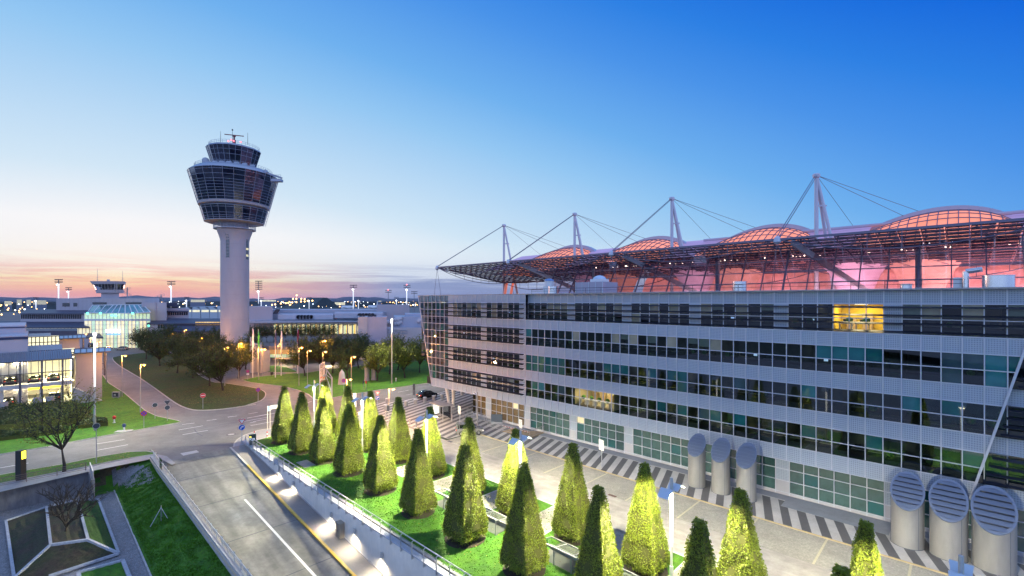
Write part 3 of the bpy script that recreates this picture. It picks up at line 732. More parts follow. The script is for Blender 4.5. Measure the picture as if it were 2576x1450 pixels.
# two offices with the lights on
def room(s0, s1, z0, z1, c, wallc, name):
    mb = MB(); b = c+4.2
    mb.face([FS(s0, b, z0), FS(s1, b, z0), FS(s1, b, z1), FS(s0, b, z1)], 0)
    for s_ in (s0, s1): mb.face([FS(s_, c, z0), FS(s_, b, z0), FS(s_, b, z1), FS(s_, c, z1)], 0)
    mb.face([FS(s0, c, z0), FS(s1, c, z0), FS(s1, b, z0), FS(s0, b, z0)], 1); mb.face([FS(s0, c, z1), FS(s1, c, z1), FS(s1, b, z1), FS(s0, b, z1)], 2)
    mb.ob(FS((s0+s1)/2-.5, c+1.9, z1-.05), -D1*1.0, D2*.3, UP*.04, 3)
    r = mb.build('lit_room', [wallc, M('office_floor', (.25, .22, .18), .6), M('office_ceiling', (.75, .72, .62), .7), M('ceiling_lamp', (1, 1, 1), emit=((1, .85, .5), 10))], ob)
    fu = MB(); k = s0+.3; n = 0
    while k < s1-1:
        fu.ob(FS(k, c+.5, z0+.72), -D1*1.15, D2*.7, UP*.05); fu.ob(FS(k+.05, c+.55, z0), -D1*.06, D2*.6, UP*.72); fu.ob(FS(k+1.0, c+.55, z0), -D1*.06, D2*.6, UP*.72)
        fu.ob(FS(k+.35, c+.75, z0+.82), -D1*.5, D2*.05, UP*.34, 1); fu.ob(FS(k+.2, c+3.6, z0), -D1*.8, D2*.4, UP*(1.2+.5*(n % 2)), 2); fu.ball(FS(k+.9, c+.4, z0+1.1), .3, 8, 6, 3); k += 1.3; n += 1
    fu.build('office_furniture', [white_metal, plastic_black, M('shelf_wood', (.45, .32, .18), .6), M('pot_plant', (.08, .25, .03), .7, nz=(14, .4))], ob)
    ld = bpy.data.lights.new('room_light', 'AREA'); ld.energy = 240; ld.color = (1, .8, .4); ld.shape = 'RECTANGLE'; ld.size = (s1-s0)*.8; ld.size_y = 2
    lo = bpy.data.objects.new('room_light', ld); COL.objects.link(lo); lo.parent = ob; lo.location = FS((s0+s1)/2, c+2, z1-.1)-ob.location
room(sm_(31), sm_(34), 17.08, 19.7, cT+.13, M('office_yellow', (.75, .52, .04), .7), 'a')
room(sm_(7), sm_(12), 5.4, 7.82, cM+.62, M('office_cream', (.6, .52, .36), .7), 'b')
# splayed column pair under the overhang
vc = MB(); pb = A(cv(560, 690), 88.0); pb.z = 0
for tx, bx_ in ((cv(492, 425), cv(540, 690)), (cv(590, 440), cv(592, 700))):
    a = A(tx, 87.0); a.z = 3.9; b = A(bx_, 87.5); b.z = 0; vc.tube(b, a, .27, .36, 16)
vc.build('splayed_column', M('column_white', (.6, .58, .54), .5), ob, smooth=True)
# roof plant
pm = M('roof_plant', (.42, .40, .44), .45, .3, nz=(.8, .06)); uvm = M('plant_screen', (.40, .36, .43), .5, .2); chrome = M('polished_duct', (.62, .62, .63), .22, .95)
def rz(px, c): return s_at(px, c)
def ond(f, x0, y0, x1, y1, c, d=2.5):      # box on the roof covering a pixel span at depth c
    a, b = f(x0, y0), f(x1, y1); s0, s1 = s_at(a[0], c), s_at(b[0], c); p = FS(s0, c); zt = EYE-(a[1]-HY)/F_*p.y
    return s0, s1, max(zt, ZT+.4), d
s0, s1, zt, d = ond(cc, 2105, 905, 2448, 1025, 56.5)
t_ = thing('roof_plant_screen', 'boxy pinkish plant enclosure standing on the office roof', 'plant enclosure', FS(s0, 56.5, ZT+.01))
MB().ob(FS(s0, 56.5, ZT+.02), -D1*(s1-s0), D2*4, UP*(zt-ZT)).build('enclosure', uvm, t_)
m_ = MB()
for k in range(5): m_.ob(FS(s0+(s1-s0)*k/4-.04, 56.42, ZT+.02), -D1*.09, D2*.1, UP*(zt-ZT+.05))
m_.build('frame', frame_m, t_)
s2 = s_at(cc(2360, 870)[0], 58)
m_ = MB(); m_.ob(FS(s2-1, 58, zt), -D1*2, D2*2, UP*.5, 0); m_.lathe(FS(s2, 59, zt+.5), [(1, 0), (.9, .25), (.5, .5), (.1, .58)], 16, 1); m_.build('skylight', [white_metal, M('skylight_dome', (.5, .6, .75), .2)], t_, smooth=True)
def duct(px, top, c, r, lab, hex_=None):
    s_ = s_at(px, c); p = FS(s_, c, ZT+.01); zt = EYE-(top-HY)/F_*p.y
    t_ = thing('roof_duct', lab, 'exhaust duct', p)
    MB().lathe(p, [(r, 0), (r, zt-ZT-.06), (r*1.06, zt-ZT-.05), (r*1.06, zt-ZT)], 24).build('duct_pipe', chrome, t_, smooth=True)
    return t_, p, zt
a = cc(1815, 955); duct(a[0], a[1], 55.5, .75, 'short polished round duct beside the tall stepped chimney on the office roof')
s_ = s_at(cc(1760, 870)[0], 56); p = FS(s_, 56, ZT+.01); zt = EYE-(cc(0, 868)[1]-HY)/F_*p.y
t_ = thing('roof_chimney', 'tall white stepped chimney with blue cap at the left of the roof plant', 'chimney', p)
MB().ob(p-D1*-.7-D2*.6, -D1*1.25, D2*1.2, UP*(zt-ZT)*.55).build('chimney_base', white_metal, t_)
MB().lathe(p, [(.72, (zt-ZT)*.55), (.72, zt-ZT-.2)], 6).build('chimney_shaft', white_metal, t_)
MB().lathe(p, [(.75, zt-ZT-.2), (.7, zt-ZT), (.2, zt-ZT+.15)], 12).build('chimney_cap', M('blue_cap', (.12, .25, .55), .3), t_)
for (x, y, r, lab) in ((740, 770, .72, 'polished round duct standing alone midway along the office roof'), (1815, 785, .42, 'small low round vent near the square box on the office roof'), (2410, 730, .95, 'largest polished round duct at the right end of the office roof')):
    a = ch(x, y); t2, p2, zt2 = duct(a[0], a[1], 55.2 if x < 2000 else 54.6, r, lab)
    if x > 2000:
        e = MB(); q = p2+UP*(zt2-ZT-.4)-D1*-1.5; e.path([FS(SCo(p2)[0]-1.9, 54.6, ZT), FS(SCo(p2)[0]-1.9, 54.6, zt2+.4), FS(SCo(p2)[0]-.9, 54.6, zt2+.55)], .22, 10); e.build('elbow_pipe', chrome, t2, smooth=True)
a, b = ch(2118, 745), ch(2210, 800); s0, s1 = s_at(a[0], 54.6), s_at(b[0], 54.6); p = FS(s0, 54.6, ZT+.01); zt = EYE-(a[1]-HY)/F_*p.y
tag(MB().ob(p, -D1*(s1-s0), D2*1.1, UP*(zt-ZT)).ob(p+UP*.1-D1*((s1-s0)*.48)-D2*.01, -D1*.03, D2*.01, UP*(zt-ZT-.2), 1).build('roof_cabinet', [white_metal, galv]), 'white square equipment cabinet on the office roof left of the largest duct', 'cabinet')
rl = MB()
for m in range(0, 40, 2): rl.tube(FS(sm_(m), 54.2, ZT), FS(sm_(m), 54.2, ZT+.75), .025)
rl.tube(FS(sm_(0), 54.2, ZT+.75), FS(sm_(38), 54.2, ZT+.75), .03); rl.tube(FS(sm_(0), 54.2, ZT+.4), FS(sm_(38), 54.2, ZT+.4), .02)
tag(rl.build('roof_railing', dark_steel), 'thin dark railing along the office roof edge', 'railing')
# ---------------------------------------------------------------- slanted ventilation pipes by the facade
vent_m = M('vent_pipe', (.27, .27, .275), .45, .35, nz=[(.5, .14), (3, .06)], stretch=(1, 1, .3)); vent_rim = M('vent_rim', (.17, .21, .30), .45, .4); vent_in = M('vent_inside', (.09, .11, .16), .6)
def vent(cx, w, yb, label):
    p = W((cx, yb)); r = w/2/F_*p.y*.87; p = p+Vector((0, r*.8, 0)); p.z = 0
    t_ = thing('ventilation_pipe', label, 'ventilation pipe', p, 'slanted ventilation pipes in front of the facade')
    vd = Vector((-p.x, -p.y, 0)).normalized(); n = 40; zc, k = 4.35, 1.15
    nd = (-D2).normalized()
    lo, hi, rim = [], [], []
    for i in range(n):
        a = 2*math.pi*i/n; q = Vector((math.cos(a), math.sin(a), 0))*r; zt = zc-q.dot(nd)*k
        lo.append(p+q); hi.append(p+q+UP*zt)
    MB().rings([lo, hi], cap=False).build('pipe_body', vent_m, t_, smooth=True)
    rb_ = MB(); up_ = (UP+nd*k).normalized()
    def ring(f, off): return [p+(h_-p-UP*zc)*f+UP*zc+up_*off for h_ in hi]
    rb_.rings([ring(1.03, -.06), ring(1.03, .1), ring(.9, .1), ring(.9, -.06)], cap=False); rb_.build('rim', vent_rim, t_)
    MB().face(ring(.95, -.25)).build('opening', vent_in, t_)
    sm2 = MB()
    for a_ in (0, 2.1, 4.2): q = Vector((math.cos(a_-1.6), math.sin(a_-1.6), 0))*r; sm2.ob(p+q*1.001-Vector((.012, .012, 0)), (.024, 0, 0), (0, .024, 0), UP*(zc-q.dot(nd)*k-.1))
    sm2.lathe(p, [(r*1.03, 0), (r*1.03, .06)], 36, cap=False); sm2.build('seam', vent_in, t_)
    sl_ = MB(); side_ = D1; axis = (nd-UP*k).normalized(); ln_ = math.sqrt(1+k*k)*r
    for i in range(7):
        u = -.92+(i+.5)*1.84/7; hw = math.sqrt(max(0, 1-u*u))*r*.93; c_ = p+UP*zc+axis*(-u*ln_)*-1
        sl_.ob(c_-side_*hw+axis*-.24, side_*2*hw, axis*.42+up_*.14, up_*.03)
    sl_.build('slat', vent_rim, t_)
for cx, w, yb, lab in ((340, 131, 522, 'leftmost slanted grey ventilation pipe of the group of three'), (509, 138, 568, 'middle slanted grey ventilation pipe of the group of three'), (689, 145, 618, 'right slanted grey ventilation pipe of the group of three, nearest the glass door'),
                   (1835, 210, 945, 'first of the three big slanted ventilation pipes at the right frame edge'), (2130, 232, 1032, 'middle big slanted ventilation pipe below the slanting facade edge'), (2462, 262, 1125, 'last big slanted ventilation pipe, cut by the right frame edge')):
    a = cr(cx, yb); vent(a[0], w*.3652, a[1], lab)

# ================================================================ terminal hall behind: cable-hung canopy, leaning glass wall, glowing membrane roof
th = thing('terminal_hall', 'terminal hall with masts, cable-hung lattice canopy, leaning glass wall and glowing orange roof membrane', 'terminal', FS(-40, 140, 0))
hall_steel = M('hall_steel', (.16, .15, .22), .45, .3); mast_m = M('mast_white', (.52, .56, .66), .4); cable_m = M('cable', (.14, .14, .2), .4, .5)
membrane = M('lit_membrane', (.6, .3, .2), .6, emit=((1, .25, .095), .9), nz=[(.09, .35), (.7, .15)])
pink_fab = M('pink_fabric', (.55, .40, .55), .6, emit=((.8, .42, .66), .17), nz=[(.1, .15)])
rim_m = M('arch_rim', (.40, .46, .60), .5)
NODES = [-136, -100, -63.5, -26, 11.5, 49]
CF, ZF = 101.5, 32.
def zcan(c): return ZF-(c-CF)*.137
C_B = CF+34
cp = MB(); rrp = random.Random(3)
st = -136.; pane_i = [0]
for j in range(14):
    for i in range(62):
        s0, s1 = st+i*2.98, st+(i+1)*2.98-.25; c0_, c1_ = CF+j*2.43, CF+(j+1)*2.43-.25
        if rrp.random() < .03: continue
        cp.face([FS(s0, c0_, zcan(c0_)+.12), FS(s1, c0_, zcan(c0_)+.12), FS(s1, c1_, zcan(c1_)+.12), FS(s0, c1_, zcan(c1_)+.12)], rrp.choice((0, 0, 0, 1, 2)))
cp.build('canopy_glass', [M('canopy_pane', (.05, .045, .085), .2, nz=(.3, .4)), M('canopy_pane_pink', (.12, .07, .14), .2), M('canopy_pane_light', (.35, .35, .5), .2)], th)
lt = MB()
for j in range(15):
    c_ = CF+j*2.43; lt.bar(FS(st, c_, zcan(c_)-.1), FS(49, c_, zcan(c_)-.1), .14, .22)
for i in range(63):
    s_ = st+i*2.98; lt.bar(FS(s_, CF, zcan(CF)-.1), FS(s_, C_B, zcan(C_B)-.1), .12, .2)
for i in range(0, 62, 2):          # under-trusses
    s_ = st+i*2.98
    for j in range(0, 14, 2):
        c_ = CF+j*2.43; lt.tube(FS(s_, c_, zcan(c_)-.2), FS(s_+2.98, c_+2.43, zcan(c_)-1.3), .06, None, 4); lt.tube(FS(s_+2.98, c_+2.43, zcan(c_)-1.3), FS(s_, c_+4.86, zcan(c_+4.86)-.2), .06, None, 4)
lt.build('canopy_lattice', hall_steel, th)
eg = MB()
eg.bar(FS(st, CF, ZF), FS(49, CF, ZF), .3, .42); eg.bar(FS(st, CF, ZF), FS(st, C_B, zcan(C_B)), .3, .4); eg.bar(FS(st, C_B, zcan(C_B)), FS(49, C_B, zcan(C_B)), .3, .4)
def bow(p, q, sag, n=8, r=.11):
    pts = []
    for k in range(n+1):
        f = k/n; x = p.lerp(q, f); pts.append(x-UP*sag*math.sin(math.pi*f)**.8)
    eg.path(pts, r, 6)
    for k in range(1, n): eg.tube(p.lerp(q, k/n), pts[k], .07, None, 5)
for a, b in zip(NODES, NODES[1:]): bow(FS(a, CF, ZF), FS(b, CF, ZF), 3.1); bow(FS(a, C_B, zcan(C_B)), FS(b, C_B, zcan(C_B)), 3.1)
for a in NODES[:3]: bow(FS(a, CF, ZF), FS(a, C_B, zcan(C_B)), 2.2)
for a, b in zip(NODES, NODES[1:]):
    if a < -60: bow(FS(a, CF, ZF), FS((a+b)/2, C_B, zcan(C_B)), 2.4)
eg.build('edge_truss', hall_steel, th)
for i, n_ in enumerate(NODES[:5]):
    top = FS(n_, C_B, 51.2); mk_ = bpy.data.objects.new('mast', None); COL.objects.link(mk_); mk_.parent = th; mk_.location = FS(n_, C_B, 0)-th.location
    l_ = MB(); l_.tube(FS(n_, C_B, 0), top, .6, .42, 12); l_.tube(FS(n_+5.6, C_B+3.0, 20), top, .42, .34, 10); l_.tube(FS(n_+3.0, C_B+5.6, 20), top, .42, .34, 10)
    l_.bar(FS(n_, C_B, 43.5), FS(n_+2, C_B+1, 43.5), .3, .35); l_.lathe(top, [(.75, -.6), (.85, .1), (.6, .4)], 12)
    l_.build('mast_leg', mast_m, mk_, smooth=True)
    cb_ = MB()
    for o in (-.22, .22): cb_.tube(top+D1*o, FS(n_, CF, ZF+.3)+D1*o, .085, None, 5)
    cb_.tube(top, FS(n_+16, C_B+18, 41), .06, None, 5); cb_.tube(top, FS(n_+22, C_B+22, 40.5), .06, None, 5); cb_.tube(top, FS(n_+6, C_B+20, 38), .05, None, 5)
    cb_.tube(FS(n_, CF, ZF-.4), FS(n_-2, CF-1.5, 10), .06, None, 5); cb_.tube(FS(n_, CF, ZF-.4), FS(n_+5.5, CF-.5, 10), .06, None, 5)
    cb_.build('cable', cable_m, mk_)
    nd_ = MB(); nd_.lathe(FS(n_, CF, ZF-.5), [(.15, -.5), (.75, 0), (.55, .8), (.2, 1.2)], 10); nd_.build('cable_anchor', mast_m, mk_)
oc = MB(); org = M('lit_column', (.8, .3, .2), .5, emit=((1, .25, .15), .45))
for x0, x1 in (((1215, 900), (1190, 1050)), ((1292, 920), (1268, 1050))):
    oc.tube(A(cc(*x0), 193), A(cc(*x1), 188), .55, None, 10)
oc.build('lit_column', org, th)
# leaning glass wall
CB_, CT_, ZB_, ZT_ = 103.5, 110.8, 19., 30.6
gw = MB(); gbar = MB(); S_A, S_B = -88., 40.
def gp(s, f): return FS(s, CB_+(CT_-CB_)*f, ZB_+(ZT_-ZB_)*f)
n = 31
for i in range(n):
    for j in range(5):
        s0, s1 = S_A+(S_B-S_A)*i/n, S_A+(S_B-S_A)*(i+1)/n
        gw.face([gp(s0, j/5), gp(s1, j/5), gp(s1, (j+1)/5), gp(s0, (j+1)/5)])
gw.build('glass_wall', clear('hall_glass', (.72, .64, .74), .12, .04), th)
for i in range(n+1):
    s_ = S_A+(S_B-S_A)*i/n; thick = i in (15,)
    gbar.bar(gp(s_, 0), gp(s_, 1), .3 if thick else .16, .4, 0, up=D2)
for j in range(6): gbar.bar(gp(S_A, j/5), gp(S_B, j/5), .12, .2)
gbar.build('glass_wall_frame', hall_steel, th)
# inside: floor, pink lit fabric back wall, slanted fabric funnels, roof beams
inn = MB()
inn.face([FS(-92, 103, 10), FS(60, 103, 10), FS(60, 175, 10), FS(-92, 175, 10)], 1)
prev = None
for k in range(40):
    s_ = -80+k*3.6; fold = 3*math.sin(k*1.1)
    cur = [FS(s_, 150+fold, 10), FS(s_, 146+fold, 20), FS(s_, 150+fold*.5, 27), FS(s_, 158, 33)]
    if prev:
        for q in range(3): inn.face([prev[q], cur[q], cur[q+1], prev[q+1]], 0)
    prev = cur
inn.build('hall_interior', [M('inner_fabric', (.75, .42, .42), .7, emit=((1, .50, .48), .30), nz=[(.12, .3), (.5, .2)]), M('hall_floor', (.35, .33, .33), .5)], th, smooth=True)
fb = MB(); be = MB()
for i, a in enumerate(NODES[1:5]):
    for off, mi in ((8, 1), (20, 0)):
        s_ = a+off; fb.lathe(FS(s_, 134, 0), [(2.2, 12), (2.4, 17), (3.2, 22), (5, 26.5), (8.6, 31.2)], 28, mi, cap=False)
    be.bar(FS(a+2, 104, 31.5), FS(a+12, 130, 21), .5, 1.2, 1); be.tube(FS(a+20, 118, 10), FS(a+20, 118, 30), .5, None, 10, 1)
for k in range(26): s_ = -82+k*4.8; be.bar(FS(s_, 111, 30), FS(s_+3, 140, 32.4), .2, .5, 0)
for c_ in (114, 119, 125, 132): be.bar(FS(-85, c_, 30.3+(c_-114)*.08), FS(45, c_, 30.3+(c_-114)*.08), .2, .4, 0)
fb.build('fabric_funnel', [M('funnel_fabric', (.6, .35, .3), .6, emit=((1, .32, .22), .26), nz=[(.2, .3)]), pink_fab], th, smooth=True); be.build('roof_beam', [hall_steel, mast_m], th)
for s_, e in ((-52, 4000), (-20, 11000), (8, 17000), (32, 17000)):
    ld = bpy.data.lights.new('hall_light', 'AREA'); ld.energy = e; ld.color = (1, .58, .56); ld.size = 14; ld.size_y = 6; ld.shape = 'RECTANGLE'
    lo = bpy.data.objects.new('hall_light', ld); COL.objects.link(lo); lo.parent = th; lo.location = FS(s_, 124, 12)-th.location
    lo.rotation_euler = (D2*.75+UP*.5).to_track_quat('-Z', 'Y').to_euler()
sh = MB()
for x, y in ((1930, 530), (1962, 527), (2118, 517)): sh.ball(A(ch(x, y), 88), .22, 8, 6)
sh.build('spotlight', M('spot_glow', (1, 1, 1), emit=((1, .95, .85), 8)), th)
dl = MB()
for k in range(70):
    c_ = rrp.choice((115, 119.5, 126, 131)); dl.ball(FS(rrp.uniform(-80, 38), c_, 29.6+(c_-114)*.07), .16, 6, 4)
tag(dl.build('downlight', M('downlight_glow', (1, .9, .7), emit=((1, .85, .6), 6)), th), kind='stuff')
# vaulted roof eyebrows: glowing gridded membrane under a thick rim
CR = 155
for i in range(5):
    cs_ = (NODES[i]+NODES[i+1])/2 if i < 5 else 0; hw = 18.4
    v = bpy.data.objects.new('roof_vault', None); COL.objects.link(v); v.parent = th; v.location = FS(cs_, CR, 31)-th.location
    U = 22; V = 7; grid = MB(); lines = MB(); rim = MB(); pts = {}
    for a in range(U+1):
        f = a/U; s_ = cs_+(f-.5)*2*hw; hgt = 10.9*math.sin(math.pi*f**1.45)**.42
        for b in range(V+1):
            g = b/V; c_ = CR-24*(1-g)-2; zz = 30.5+hgt*math.sin(g*math.pi/2)**.8
            pts[a, b] = FS(s_, c_, zz)
    for a in range(U):
        for b in range(V): grid.face([pts[a, b], pts[a+1, b], pts[a+1, b+1], pts[a, b+1]], 0)
    for a in range(0, U+1, 1):
        for b in range(V): lines.bar(pts[a, b]+UP*.1, pts[a, b+1]+UP*.1, .16, .22)
    for b in range(V+1):
        for a in range(U): lines.bar(pts[a, b]+UP*.1, pts[a+1, b]+UP*.1, .12, .2)
    for a in range(U):
        p_, q_ = pts[a, V], pts[a+1, V]; rim.bar(p_+UP*.5+D2*1, q_+UP*.5+D2*1, 2.6, 1.7)
        bk = MB()
    back = MB()
    for a in range(U):
        p_, q_ = pts[a, V], pts[a+1, V]; k0, k1 = .5, .5
        def dn(x): y = x+D2*26; y.z = 32+(x.z-31)*.3; return y
        back.face([p_+D2*1.5, q_+D2*1.5, dn(q_), dn(p_)])
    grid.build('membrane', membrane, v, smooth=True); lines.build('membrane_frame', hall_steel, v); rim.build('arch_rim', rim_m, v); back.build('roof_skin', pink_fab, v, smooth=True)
sad = MB()
for n_ in NODES[:5]:
    q = [FS(n_-9, CR-22, 32.8), FS(n_+9, CR-22, 32.8), FS(n_+9, CR+1, 40.3), FS(n_-9, CR+1, 40.3)]; sad.face(q)
    sad.face([q[3], q[2], FS(n_+9, CR+30, 34), FS(n_-9, CR+30, 34)])
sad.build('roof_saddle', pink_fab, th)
tb = MB(); tb.tube(FS(-60, CR-4, 39.5), FS(40, CR-4, 39.5), .42, None, 8); tb.build('roof_tube', M('pale_tube', (.5, .45, .55), .4), th)
# ================================================================ control tower
TY = 150.; TC = A((591, 900), TY); TC.z = 0
def tz(y): return EYE-(ct(0, y)[1]-HY)/F_*(TY-(9 if y < 980 else 5))
tw = thing('control_tower', 'tall white airport control tower with dark glass cabs on a round shaft', 'control tower', TC)
twhite = M('tower_white', (.36, .365, .425), .5, nz=[(.12, .10), (.6, .05)], stretch=(1, 1, .3))
tglass = M('tower_glass', (.006, .012, .035), .04, ior=1.85, nz=[(.3, .5)])
tsunset = M('tower_glass_sunset', (.2, .16, .16), .05, ior=2.8)  # sunset reflection on the left facets put into a paler, warmer glass
tframe = M('tower_frame', (.30, .34, .44), .4, .3)
sh = MB(); prof = [(4.05, 0)]+[(4.05, zq) for zq in (10, 25, tz(1165))]+[(4.15, tz(1140)), (4.45, tz(1105)), (4.85, tz(1070)), (4.95, tz(1062)), (4.95, tz(1045)), (3.8, tz(1043)), (3.7, tz(960))]
sh.lathe(TC, prof, 64); sh.build('shaft', twhite, tw, smooth=True)
jn = MB()
for zq in range(6, 40, 4): jn.lathe(TC, [(4.065, zq), (4.065, zq+.06)], 64, cap=False)
jn.build('shaft_joint', M('joint_grey', (.31, .29, .35), .6), tw)
def slot(x, y0, y1, w, lit):
    mb = MB(); lo, hi = tz(y1), tz(y0); n = 18; vw = Vector((-TC.x, -TC.y, 0)).normalized(); vx = Vector((-vw.y, vw.x, 0)); sa = (x-578)/142; o = vw*math.sqrt(1-sa*sa)+vx*sa; tn = Vector((-o.y, o.x, 0))
    for i in range(n):
        za, zb = lo+(hi-lo)*i/n+.06, lo+(hi-lo)*(i+1)/n-.06; r = 4.06 if za < tz(1150) else 4.06+(za-tz(1150))*.26
        mb.ob(TC+o*(r-.2)-tn*w+UP*za, tn*2*w, o*.25, UP*(zb-za), 1 if (i in lit) else 0)
    mb.ob(TC+o*3.9-tn*(w+.12)+UP*(lo-.15), tn*(2*w+.24), o*.2, UP*.12, 0)
    mb.build('shaft_window', [tglass, M('slot_lit', (.6, .55, .3), .5, emit=((1, .9, .45), .8)) if 'slot_lit' not in MATS else MATS['slot_lit']], tw)
slot(509, 1070, 1322, .5, ()); slot(698, 1135, 1330, .55, (2, 3, 8, 9))
# plans in metres round the tower axis: broad front, clipped flat on the left
PLAN = [(-13.6, -3.6), (-11.6, -7.4), (-9.2, -9.9), (-6.4, -11.6), (-3.2, -12.6), (0, -12.9), (3.1, -12.5), (6.0, -11.3), (8.6, -9.3), (10.7, -6.7), (12.1, -3.6), (12.8, 0), (12.4, 4), (10.5, 8), (7, 11), (2, 12.6), (-4, 12.4), (-9, 10.4), (-12.4, 7.2), (-14.4, 3)]
PLAN = [(a*.94+.3, b*.94) for a, b in PLAN]
def ring(f, zq, off=(0, 0), plan=PLAN): return [TC+Vector((a*f+off[0], b*f+off[1], zq)) for a, b in plan]
def glazed(z0, f0, z1, f1, rows, name, plan=PLAN, off=(0, 0), sub=1, sunset_faces=()):
    g = MB(); fr_ = MB(); L = len(plan)
    r0, r1 = ring(f0, z0, off, plan), ring(f1, z1, off, plan)
    for i in range(L):
        a, b, c_, d = r0[i], r0[(i+1) % L], r1[(i+1) % L], r1[i]
        g.face([a, b, c_, d], 1 if i in sunset_faces else 0)
        ctr = (a+b)/2-TC; o = Vector((ctr.x, ctr.y, 0)).normalized()*.06
        for k in range(sub): fr_.bar(a.lerp(b, k/sub)+o, d.lerp(c_, k/sub)+o, .08, .08)
        for h_ in rows: fr_.bar(a.lerp(d, h_)+o, b.lerp(c_, h_)+o, .06, .06)
    g.build(name, [tglass, tsunset], tw); fr_.build(name+'_frame', tframe, tw)
z0, z1 = tz(765), tz(468)
glazed(z0, .80, z1, 1.0, [0, .09, .18, .27, .36, .45, .54, .63, .78, .93, 1], 'main_cab_glazing', sunset_faces=(0, 1))
z2, z3 = tz(945), tz(812)
glazed(z2, .66, z3, .75, [0, .12, .25, .45, .85, 1], 'lower_cab_glazing', sunset_faces=(0, 1))
sl = MB()
sl.rings([ring(.79, z0+.02), ring(.805, z0-.1), ring(.79, tz(790)), ring(.66, tz(800))]); sl.rings([ring(.69, tz(800)), ring(.69, z3+.02), ring(.755, z3)])
sl.rings([ring(.665, z2+.02), ring(.67, z2-.15), ring(.58, tz(960)), ring(.30, tz(962))]); sl.build('floor_ring', twhite, tw)
rf = MB(); rf.rings([ring(1.0, z1), ring(.985, z1+.25), ring(.85, tz(425)+.25), ring(.52, tz(415)+.3)]); rf.build('main_roof', M('tower_roof', (.36, .40, .48), .4, .2), tw, smooth=True)
# gallery railing under the cabs
gy = MB()
for k in range(36):
    a = k*math.pi/18; q = TC+Vector((math.cos(a)*5.9, math.sin(a)*5.9, 0)); gy.tube(q+UP*(tz(1035)), q*1+UP*tz(985), .05, None, 5)
for yy in (1030, 1018, 1006, 994): gy.lathe(TC, [(5.9, tz(yy)), (5.9, tz(yy)+.08)], 36, cap=False)
gy.lathe(TC, [(4.9, tz(1043)), (6.0, tz(1041)), (6.0, tz(1035)), (4.9, tz(1035))], 36, cap=False); gy.build('gallery', tframe, tw)
# top cab
P2 = [(a*.87, b*.9) for a, b in [(-8.7, -1.5), (-7.2, -4.6), (-4.6, -6.6), (-1.3, -7.6), (2.6, -7.2), (5.8, -5.2), (7.9, -1.6), (8.2, 2.4), (5.5, 6), (0, 7.4), (-5.5, 6), (-8.4, 3)]]
off = (-.2, 0); zb, zt = tz(432), tz(208)
glazed(zb, .75, zt, 1.03, [0, .25, .62, .82, 1], 'top_cab_glazing', P2, off, 2)
tr_ = MB(); tr_.rings([ring(1.03, zt, off, P2), ring(1.0, zt+.5, off, P2), ring(.7, zt+1.1, off, P2), ring(.3, zt+1.3, off, P2)]); tr_.build('top_roof', M('tower_roof2', (.34, .38, .46), .4, .2), tw)
rl = MB()
for pl_, f_, zq in ((PLAN, .86, tz(424)), (P2, .95, zt+.6)):
    rg = ring(f_, zq, (0, 0), pl_)
    for a, b in zip(rg, rg[1:]+rg[:1]):
        for hh in (.5, 1.0): rl.tube(a+UP*hh, b+UP*hh, .035, None, 4)
        for k in range(3): q = a.lerp(b, k/3); rl.tube(q, q+UP*1.0, .035, None, 4)
rl.build('roof_railing', tframe, tw)
bxs = MB()
for i in range(9): q = ring(.7, tz(424)+.2)[1+i]; bxs.ob(q, Vector((1.2, 0, 0)), Vector((0, .8, 0)), UP*.9)
bxs.build('roof_equipment', M('equipment_grey', (.45, .48, .55), .5), tw)
an = MB()
for x, y0, y1 in ((441, 110, 230), (555, 88, 215), (703, 125, 240)): a = A(ct(x, y1), TY-1); b = A(ct(x, y0), TY-1); an.tube(a, b, .08, .04, 6)
a = A(ct(555, 98), TY-1); an.ball(a, .25, 8, 6); an.build('antenna', dark_steel, tw)
rd = MB(); q = A(ct(572, 215), TY); rd.lathe(q, [(.5, -.6), (.5, .6), (.25, .8), (.25, 1.6), (.5, 1.8), (.5, 2.0)], 10); rd.bar(q+Vector((-2.6, -.9, 2.2)), q+Vector((2.6, .9, 2.2)), .14, .26); rd.build('radar', M('radar_red', (.22, .06, .06), .5), tw)
rl_ = MB()
for x, y in ((515, 205), (543, 193), (567, 205), (635, 215)): rl_.ball(A(ct(x, y), TY-2), .28, 8, 6)
rl_.build('warning_light', M('beacon', (1, .4, .4), emit=((1, .2, .2), 2.5)), tw)
ds = MB(); q = A(ct(296, 392), TY-6); ds.lathe(q, [(.95, -.9), (1.05, 0), (.8, .6), (.2, .9)], 14); ds.tube(q-UP*.9, q+Vector((.8, .2, -2)), .12); ds.build('radome', M('radome', (.4, .42, .48), .5), tw, smooth=True)
cr2 = MB(); q = A(ct(985, 600), TY-3); cr2.ob(q+Vector((-1.6, -.8, 0)), (3.2, 0, 0), (0, 1.6, 0), (0, 0, .8)); cr2.bar(q+Vector((-3.6, 0, 3)), q+Vector((1.6, 0, 1.2)), .5, .5)
for k in range(5): cr2.tube(q+Vector((-1.6+k*.8, -.8, .8)), q+Vector((-1.6+k*.8, -.8, 2)), .05, None, 4)
cr2.bar(q+Vector((-1.6, -.8, 2)), q+Vector((1.6, -.8, 2)), .08, .08); cr2.bar(q+Vector((-3.8, 0, 3.6)), q+Vector((-3.0, 0, 2.8)), 1, .8)
u0, u1 = A(ct(980, 615), TY-2), A(ct(862, 1030), TY-2)
for o in (Vector((-.4, 0, 0)), Vector((.4, 0, 0))): cr2.tube(u0+o, u1+o, .06, None, 5)
for k in range(34):
    f = k/34; cr2.tube(u0.lerp(u1, f)+Vector((.4*(-1)**k, 0, 0)), u0.lerp(u1, (k+1)/34)+Vector((-.4*(-1)**k, 0, 0)), .035, None, 4)
